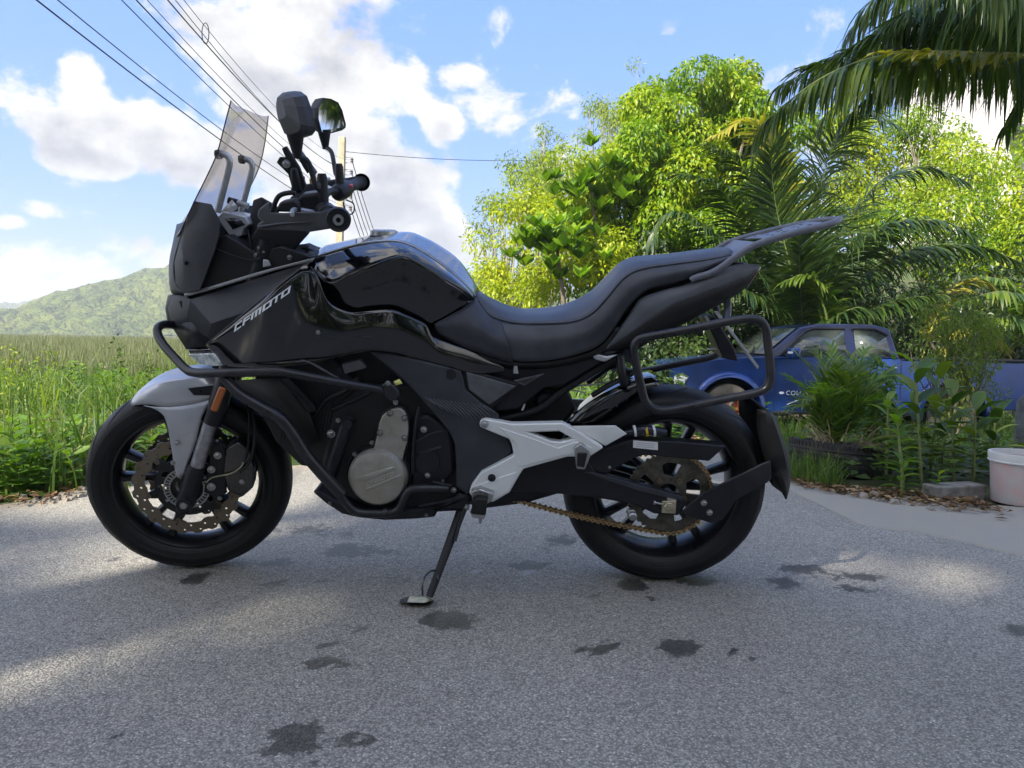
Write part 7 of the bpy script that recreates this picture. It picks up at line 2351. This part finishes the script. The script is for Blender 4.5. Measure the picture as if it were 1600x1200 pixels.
    for zz, hh in ((.216, .020), (.193, .006)):
        g = Geo(); g.lathe((0, 0, 0), [(.137, zz - hh), (.144, zz - hh), (.147, zz), (.146, zz + .016 if hh > .01 else zz + .003), (.136, zz + .016 if hh > .01 else zz + .003)], 56, axis='z', closed=True)
        g.make('bucket_rim', rim_m, bo, M=Matrix.Translation(bk_c))
    g = Geo(); g.tube([(-.142, 0, .19), (-.10, -.12, .12), (0, -.16, .085), (.10, -.12, .12), (.142, 0, .19)], .003, 6)
    g.make('bucket_handle', steel, bt, M=Matrix.Translation(bk_c)) if False else None
    # grey post at the very edge
    p = at_depth(1598, 715, 4.2); g = Geo(); gz0 = float(ground_h(p.x, p.y))
    g.tube([(p.x, p.y, gz0), (p.x, p.y, .42), (p.x + .02, p.y, .47)], [.05, .045, .02], 10, smooth=False)
    tag(g.make('wooden_post', mat('weathered_post', (.10, .11, .115), .85, var=.4, vscale=12, bump=.5, bscale=60)), 'weathered grey post stub behind the bucket at the right edge', 'post')


# ------------------------------------------------------------------ house, pole, wires
def build_house():
    D = 26
    t = empty('house', Matrix.Identity(4), 'white house wall with a dark eave showing above the bank', 'house')
    a = at_depth(1546, 250, D); zt = at_depth(1546, 40, D).z; gz_ = float(ground_h(a.x, D))
    wall_m = mat('white_render', (.66, .62, .62), .8, var=.06, vscale=2)
    g = Geo(); g.box(((a.x + a.x + 9) / 2, D + 3, (gz_ + zt) / 2), (9, 6, zt - gz_)); g.make('wall', wall_m, t, bevel=.02)
    ez = at_depth(1550, 210, D - .8).z
    g = Geo()
    x0 = a.x - .1
    g.add([(x0, D - 1.2, ez), (a.x + 9, D - 1.2, ez + .1), (a.x + 9, D - .01, ez + .9), (a.x + .5, D - .01, ez + .45)], [(0, 1, 2, 3)])
    g.make('eave', mat('dark_roof', (.05, .05, .055), .7), t, solid=.12)
    g = Geo(); g.add([(a.x - .5, D - .6, zt), (a.x + 9.5, D - .6, zt), (a.x + 9.5, D + 3, zt + 1.6), (a.x - .5, D + 3, zt + 1.6), (a.x + 9.5, D + 6.6, zt), (a.x - .5, D + 6.6, zt)], [(0, 1, 2, 3), (3, 2, 4, 5)])
    g.make('roof', MATS['dark_roof'], t, solid=.15)


def build_poles():
    wire_m = mat('cable_rubber', (.012, .012, .014), .5)
    pole_m = mat('pole_concrete', (.42, .36, .25), .85, var=.2, vscale=4, bump=.3, bscale=30)
    ins_m = mat('insulator', (.10, .06, .05), .3, coat=.5)

    def pole(px_top, py_top, px_b, D, label):
        top = at_depth(px_top, py_top, D); b = at_depth(px_b, 530, D); b.z = float(ground_h(b.x, D)); b.x += (b.x - top.x) * .1
        t = empty('utility_pole', Matrix.Identity(4), label, 'utility pole', 'utility poles along the road')
        w0, w1 = .17, .13
        vs = [b + Vector((x * w0, y * w0, 0)) for x, y in ((-1, -1), (1, -1), (1, 1), (-1, 1))] + [top + Vector((x * w1, y * w1, 0)) for x, y in ((-1, -1), (1, -1), (1, 1), (-1, 1))]
        g = Geo().add(vs, [(0, 1, 5, 4), (1, 2, 6, 5), (2, 3, 7, 6), (3, 0, 4, 7), (4, 5, 6, 7)])
        g.make('shaft', pole_m, t, bevel=.03)
        pts = []
        for k in range(5):
            p = top.lerp(b, (.10 + k * .052)) + Vector((.42, 0, 0))
            g = Geo(); g.rod(p + Vector((-.30, 0, .12)), p + Vector((.05, 0, .12)), .018, seg=6); g.rod(p + Vector((-.30, 0, -.1)), p + Vector((.05, 0, -.1)), .018, seg=6); g.rod(p + Vector((0, 0, -.14)), p + Vector((0, 0, .15)), .014, seg=6)
            g.make('bracket', MATS['dull_silver_tube'], t, merge=False)['kind'] = 'stuff'
            g = Geo().lathe(p, [(.02, -.07), (.075, -.06), (.05, -.02), (.05, .02), (.075, .06), (.02, .07)], 12, axis='z'); g.make('insulator', ins_m, t)
            pts.append(p)
        return t, top, pts
    _, top1, ins1 = pole(535, 214, 526, 31, 'tan concrete utility pole rising behind the handlebar')
    _, top2, ins2 = pole(604, 392, 603, 78, 'second utility pole far down the line, hidden behind the fuel tank')

    def wire(a, b, sag, r, label, ext=0.0):
        a, b = Vector(a), Vector(b)
        pts = []
        for i in range(25):
            t = i / 24
            p = a.lerp(b, t); p.z -= sag * 4 * t * (1 - t)
            pts.append(p)
        g = Geo(); g.tube(pts, r, 5, smooth=False)
        o = g.make('overhead_wire', wire_m)
        tag(o, label, 'cable', 'overhead wires to the pole')
        return o
    # wires from the pole over the left of the picture toward a pole behind the camera
    near = [(57, 0, 'lowest thick wire, cutting the left sky'), (90, 0, 'second lowest wire passing the screen top'), (190, 0, 'wire third from the left at the top edge'), (213, 0, 'black wire just right of the third one'), (230, 0, 'thin wire in the middle of the bundle'),
            (262, 0, 'thick wire carrying the looped cable tie'), (274, 0, 'wire running close beside the looped one'), (287, 0, 'rightmost thin wire of the bundle')]
    ends = [ins1[4] + Vector((.0, 0, -.5)), ins1[4], ins1[4] + Vector((0, 0, .05)), ins1[3], ins1[2], ins1[1], ins1[1] + Vector((-.3, 0, .2)), ins1[0]]
    ths = [.016, .012, .012, .016, .009, .016, .010, .008]
    depths = [8.2, 8.4, 9.6, 9.6, 9.6, 10.2, 10.2, 10.2]
    for (px, py, lb), e, r, d in zip(near, ends, ths, depths):
        q = at_depth(px, py, d)
        # go on in the same direction beyond the frame
        a = q + (q - e) * .55
        a.z = q.z + .2
        # sag chosen so the wire passes through q
        tq = .55 / 1.55
        lin = a.lerp(Vector(e), tq)
        sg = (lin.z - q.z) / (4 * tq * (1 - tq))
        wire(a, e, sg, r * .62, lb)
    # tie loop on the bundle
    c = at_depth(321, 52, 12.0)
    g = Geo(); g.tube([c + Vector((math.cos(a) * .055, 0, math.sin(a) * .16)) for a in np.linspace(0, 2 * PI, 11)[:-1]], .008, 5, closed=True)
    tag(g.make('cable_loop', wire_m), 'small loop of cable hanging on the wire bundle', 'cable')
    # onward wires
    for k, (i1, i2) in enumerate([(0, 0), (1, 1), (2, 2), (3, 3), (4, 4)]):
        wire(ins1[i1], ins2[i2], .9 + .1 * k, .02, ['topmost', 'second', 'third', 'fourth', 'lowest'][k] + ' wire descending right of the pole')
    wire(ins1[0] + Vector((-.3, 0, .35)), at_depth(1000, 240, 36), .35, .012, 'thin wire crossing the blue sky to the trees')


def build_haze():
    m = bpy.data.materials.new('haze_air'); m.use_nodes = True; t = m.node_tree
    t.nodes.remove(t.nodes['Principled BSDF'])
    v = nd(t, 'ShaderNodeVolumePrincipled'); v.inputs['Color'].default_value = (.90, .95, 1, 1); v.inputs['Density'].default_value = HAZE; v.inputs['Anisotropy'].default_value = .1
    t.links.new(v.outputs[0], t.nodes['Material Output'].inputs['Volume'])
    g = Geo(); g.box((0, 200, 48.5), (6600, 7200, 103)); o = g.make('haze', m, flat=True); tag(o, kind='stuff')


HAZE = .00085


# ================================================================== PICKUP TRUCK
def build_truck():
    M = Matrix.Translation((2.95, 10.1, -.54)) @ Matrix.Rotation(R(1.5), 4, 'Z')
    TR = Frame(M)
    t = empty('pickup_truck', M, 'dusty blue double cab pickup truck parked among the palms', 'pickup truck')
    blue = mat('truck_blue_paint', (.014, .052, .22), .20, metal=.35, coat=.7, var=.25, vscale=3, coat_rough=.12, rvar=.08)
    navy = mat('truck_lower_paint', (.006, .013, .06), .30, metal=.3, coat=.7, var=.25, vscale=3, coat_rough=.12)
    trim = mat('truck_black_trim', (.015, .015, .017), .5)
    WD = 1.72
    xz = lambda px, py, w=0: TR.p(px, py, w)

    def arc(cx, cz, r, a0, a1, n=12):
        return [(cx + r * math.cos(R(a0 + (a1 - a0) * i / n)), 0, cz + r * math.sin(R(a0 + (a1 - a0) * i / n))) for i in range(n + 1)]
    zf = .36; xr = 3.10
    # lower body with wheel openings (x rearward, z up)
    hood = [(-.93, .50), (-.95, .62), (-.93, .80), (-.88, .88)]
    top = [(-.6, .99), (0.0, 1.06), (.52, 1.09), (2.35, 1.08), (2.36, 1.06), (4.35, 1.05)]
    ring = [(x, 0, z) for x, z in [(-.80, .40), *hood, *top, (4.38, .55), (4.25, .42), (3.62, .40)]]
    ring += arc(xr, zf, .44, 6, 174) + [(x, 0, z) for x, z in [(2.55, .31), (.62, .31)]] + arc(0, zf, .44, 6, 174)
    g = Geo(TR)
    n = len(ring)
    inset = lambda z: .06 * max(0, (z - .75)) + .03 * max(0, .45 - z)
    near = [Vector((p[0], .0 + inset(p[2]), p[2])) for p in ring]
    far = [Vector((p[0], WD - inset(p[2]), p[2])) for p in ring]
    g.add(near + far, [tuple(range(n)), tuple(range(2 * n - 1, n - 1, -1))] + [(i, i + n, (i + 1) % n + n, (i + 1) % n) for i in range(n)])
    body = g.make('body', blue, t, bevel=.035, bseg=3)
    # front corner rounding block: bumper
    g = Geo(TR)
    bp = [(-.98, .36), (-1.0, .55), (-.95, .60), (-.50, .60), (-.46, .50), (-.50, .36)]
    g.add([Vector((x, -.03, z)) for x, z in bp] + [Vector((x, WD + .03, z)) for x, z in bp], [tuple(range(6)), tuple(range(11, 5, -1))] + [(i, i + 6, (i + 1) % 6 + 6, (i + 1) % 6) for i in range(6)])
    g.make('bumper', navy, t, bevel=.04, bseg=3)
    # grille and lamps
    g = Geo(TR); g.box((-.955, WD / 2, .76), (.05, .9, .18)); gr = g.make('grille', trim, t, bevel=.02)
    g = Geo(TR); g.box((-.985, WD / 2, .76), (.03, .8, .03)); g.make('grille_bar', MATS['dull_silver_tube'], gr, bevel=.01)
    for s in (0, 1):
        yy = (lambda y: y if s == 0 else WD - y)
        g = Geo(TR); vs = [(-.965, yy(.36), .68), (-.955, yy(.05), .68), (-.62, yy(-.012), .70), (-.56, yy(-.010), .80), (-.90, yy(.05), .84), (-.945, yy(.36), .84)]
        g.add([Vector(v) for v in vs], [(0, 1, 4, 5), (1, 2, 3, 4)])
        g.make('headlight', lens_clear, t, solid=.03, soff=0, bevel=.008)
        g = Geo(TR); vs = [(-.99, yy(.30), .50), (-.985, yy(.06), .50), (-.72, yy(-.035), .52), (-.72, yy(-.035), .62), (-.94, yy(.06), .62), (-.96, yy(.30), .62)]
        g.add([Vector(v) for v in vs], [(0, 1, 4, 5), (1, 2, 3, 4)])
        g.make('fog_light', lens_clear, t, solid=.02, soff=0, bevel=.006)
    # arch flares
    for cx in (0, xr):
        g = Geo(TR)
        A0 = arc(cx, zf, .44, -6, 186, 24); A1 = arc(cx, zf, .53, 0, 180, 24)
        A0 = [Vector((p[0], -.055, p[2])) for p in A0]; A1 = [Vector((p[0], -.004, p[2])) for p in A1]; A2 = [Vector((p[0], .10, p[2])) for p in A0]
        Am = [a.lerp(b, .45) + Vector((0, -.018, 0)) for a, b in zip(A0, A1)]
        g.add(A2 + A0 + Am + A1, [(k * 25 + i, k * 25 + i + 1, (k + 1) * 25 + i + 1, (k + 1) * 25 + i) for k in range(3) for i in range(24)])
        g.make('wheel_arch', blue, t, solid=.01)
        g = Geo(TR); g.lathe((cx, .3, zf), [(.46, -.2), (.46, .2), (0, .2)], 24); g.make('wheel_housing', trim, t)
    # cab: greenhouse leaning inwards
    def cab_ring(y_low, y_top):
        return None
    lowp = [(.50, 1.085), (2.34, 1.085)]
    pl = [(.48, 1.08, .05), (1.02, 1.50, .20), (1.30, 1.555, .24), (2.05, 1.56, .24), (2.28, 1.50, .20), (2.36, 1.08, .05)]
    g = Geo(TR)
    m = len(pl)
    g.add([Vector((x, y, z)) for x, z, y in pl] + [Vector((x, WD - y, z)) for x, z, y in pl], [tuple(range(m)), tuple(range(2 * m - 1, m - 1, -1))] + [(i, i + m, (i + 1) % m + m, (i + 1) % m) for i in range(m)])
    cab = g.make('cab', navy, t, bevel=.03, bseg=3)
    def side(x, z, lift=.008):
        y = np.interp(z, [1.08, 1.50, 1.56], [.05, .20, .24]) - lift
        return Vector((x, y, z))
    # side windows, windscreen
    for s in (0, 1):
        fix = (lambda v: v) if s == 0 else (lambda v: Vector((v.x, WD - v.y, v.z)))
        g = Geo(TR); g.add([fix(side(*q)) for q in ((.72, 1.11), (1.10, 1.42), (1.22, 1.46), (1.62, 1.47), (1.63, 1.11))], [(0, 1, 2, 3, 4)]); g.make('side_window', car_glass, t, solid=.004)
        g = Geo(TR); g.add([fix(side(*q)) for q in ((1.76, 1.11), (1.76, 1.47), (2.05, 1.47), (2.20, 1.40), (2.25, 1.11))], [(0, 1, 2, 3, 4)]); g.make('rear_side_window', car_glass, t, solid=.004)
        if s == 0:
            for lst in ([(.68, 1.095), (1.08, 1.44), (1.20, 1.485), (1.64, 1.49)], [(1.74, 1.49), (2.06, 1.49), (2.23, 1.41)]):
                g = Geo(TR); g.tube([side(x, z, .012) for x, z in lst], .016, 6, smooth=False); g.make('window_trim', trim, t)
    g = Geo(TR); fy = lambda x: np.interp(x, [.48, 1.02], [.05, .20])
    g.add([Vector((.52, .12, 1.115)), Vector((.52, WD - .12, 1.115)), Vector((.98, WD - .24, 1.475)), Vector((.98, .24, 1.475))], [(0, 1, 2, 3)])
    for v in range(len(g.v)):
        g.v[v] = (g.v[v][0] - .012, g.v[v][1], g.v[v][2] + .010)
    g.make('windscreen', car_glass, t, solid=.004)
    # wipers and bonnet crease
    g = Geo(TR); g.tube([(.47, .5, 1.12), (.60, .8, 1.22)], .008, 5, smooth=False); g.make('wiper', trim, t)
    # doors: thin seams, handles, sill, mirror, lettering
    for x0 in (.62, 1.69, 2.36):
        g = Geo(TR); g.tube([(x0, -.002, .36), (x0, -.002, .80), (x0 + .0, .018, 1.07)], .0035, 5, smooth=False); g.make('door_seam', trim, t)
    for x0 in (1.50, 2.22):
        g = Geo(TR); g.tube([(x0 - .06, .0, .96), (x0 - .05, -.02, .965), (x0 + .05, -.02, .965), (x0 + .06, 0, .96)], .012, 8); g.make('door_handle', MATS['dull_silver_tube'], t)
    g = Geo(TR); g.tube([(.60, -.004, .33), (2.56, -.004, .33)], .022, 6, smooth=False); g.make('sill', trim, t)
    g = Geo(TR)
    g.box((.80, -.16, 1.14), (.13, .22, .16)); mi = g.make('door_mirror', blue, t, bevel=.04, bseg=3)
    g = Geo(TR); g.box((.74, -.20, 1.15), (.03, .12, .03)); g.make('mirror_lamp', sticker_white, mi, bevel=.006)
    g = Geo(TR); g.box((.80, -.02, 1.09), (.06, .12, .04)); g.make('mirror_arm', trim, mi)
    # door writing
    g = Geo(TR); g.lathe(Vector((.72, -.004, .60)), [(0, 0), (.035, 0), (.035, .004)], 16); 
    g.v = [(.72 + (x - .72), y, .60 + (z - .60) * .5) for x, y, z in g.v]
    g.make('door_badge', white_print, t)
    def font_text(word, loc, size, parent, material, Mx):
        cu = bpy.data.curves.new('lettering', 'FONT'); cu.body = word; cu.size = size; cu.extrude = .001; cu.space_character = 1.1
        tmp = bpy.data.objects.new('lettering_curve', cu)
        me = bpy.data.meshes.new_from_object(tmp)
        bpy.data.objects.remove(tmp); bpy.data.curves.remove(cu)
        me.materials.clear(); me.materials.append(material)
        o = bpy.data.objects.new('lettering', me)
        link(o, parent, Mx)
        return o
    font_text('COLORADO', None, .085, t, white_print, M @ Matrix.Translation((.78, -.006, .572)) @ Matrix.Rotation(R(90), 4, 'X'))
    g = Geo(TR); g.tube([(.80, -.003, .44), (.95, -.003, .50), (1.10, -.003, .515)], [.003, .006, .002], 5); g.make('door_scratch', white_print, t)
    # wheels
    rust = mat('rusty_hub', (.42, .12, .05), .7, var=.4, vscale=20)
    dusty = mat('dusty_tyre', (.11, .10, .085), .8, var=.35, vscale=10)
    for cx in (0, xr):
        for yy, sg in ((.11, 1), (WD - .11, -1)):
            w = bpy.data.objects.new('wheel', None); link(w, t, M)
            Geo(TR).lathe((cx, yy, zf), [(.20, -.10), (.235, -.115), (.30, -.115), (.345, -.09), (.355, 0), (.345, .09), (.30, .115), (.20, .10)], 40, closed=True).make('tyre', dusty, w)
            if sg > 0:
                Geo(TR).lathe((cx, yy, zf), [(0, -.06), (.07, -.075), (.10, -.05), (.15, -.03), (.19, -.09), (.21, -.10), (.21, .08), (0, .08)], 32).make('rim', rust if cx == 0 else trim, w)
                for k in range(6):
                    a = k * PI / 3
                    g = Geo(TR); g.rod((cx + .06 * math.cos(a), yy - .07, zf + .06 * math.sin(a)), (cx + .19 * math.cos(a), yy - .085, zf + .19 * math.sin(a)), .022, .026, 8); g.make('spoke', MATS['dull_silver_tube'] if k % 2 else rust, w)
    # bed rail, tailgate and bed cover
    g = Geo(TR); g.tube([(2.42, .03, 1.085), (4.33, .03, 1.08)], .022, 8, smooth=False); g.make('bed_rail', trim, t)
    g = Geo(TR); g.box((4.40, WD / 2, .78), (.04, WD - .1, .50)); g.make('tailgate', blue, t, bevel=.01)
    return t

build_ground()
build_far()
build_haze()
build_house()
build_poles()
build_trees()
build_palms()
build_left_verge()
build_right_verge()
build_truck()
build_motorcycle()
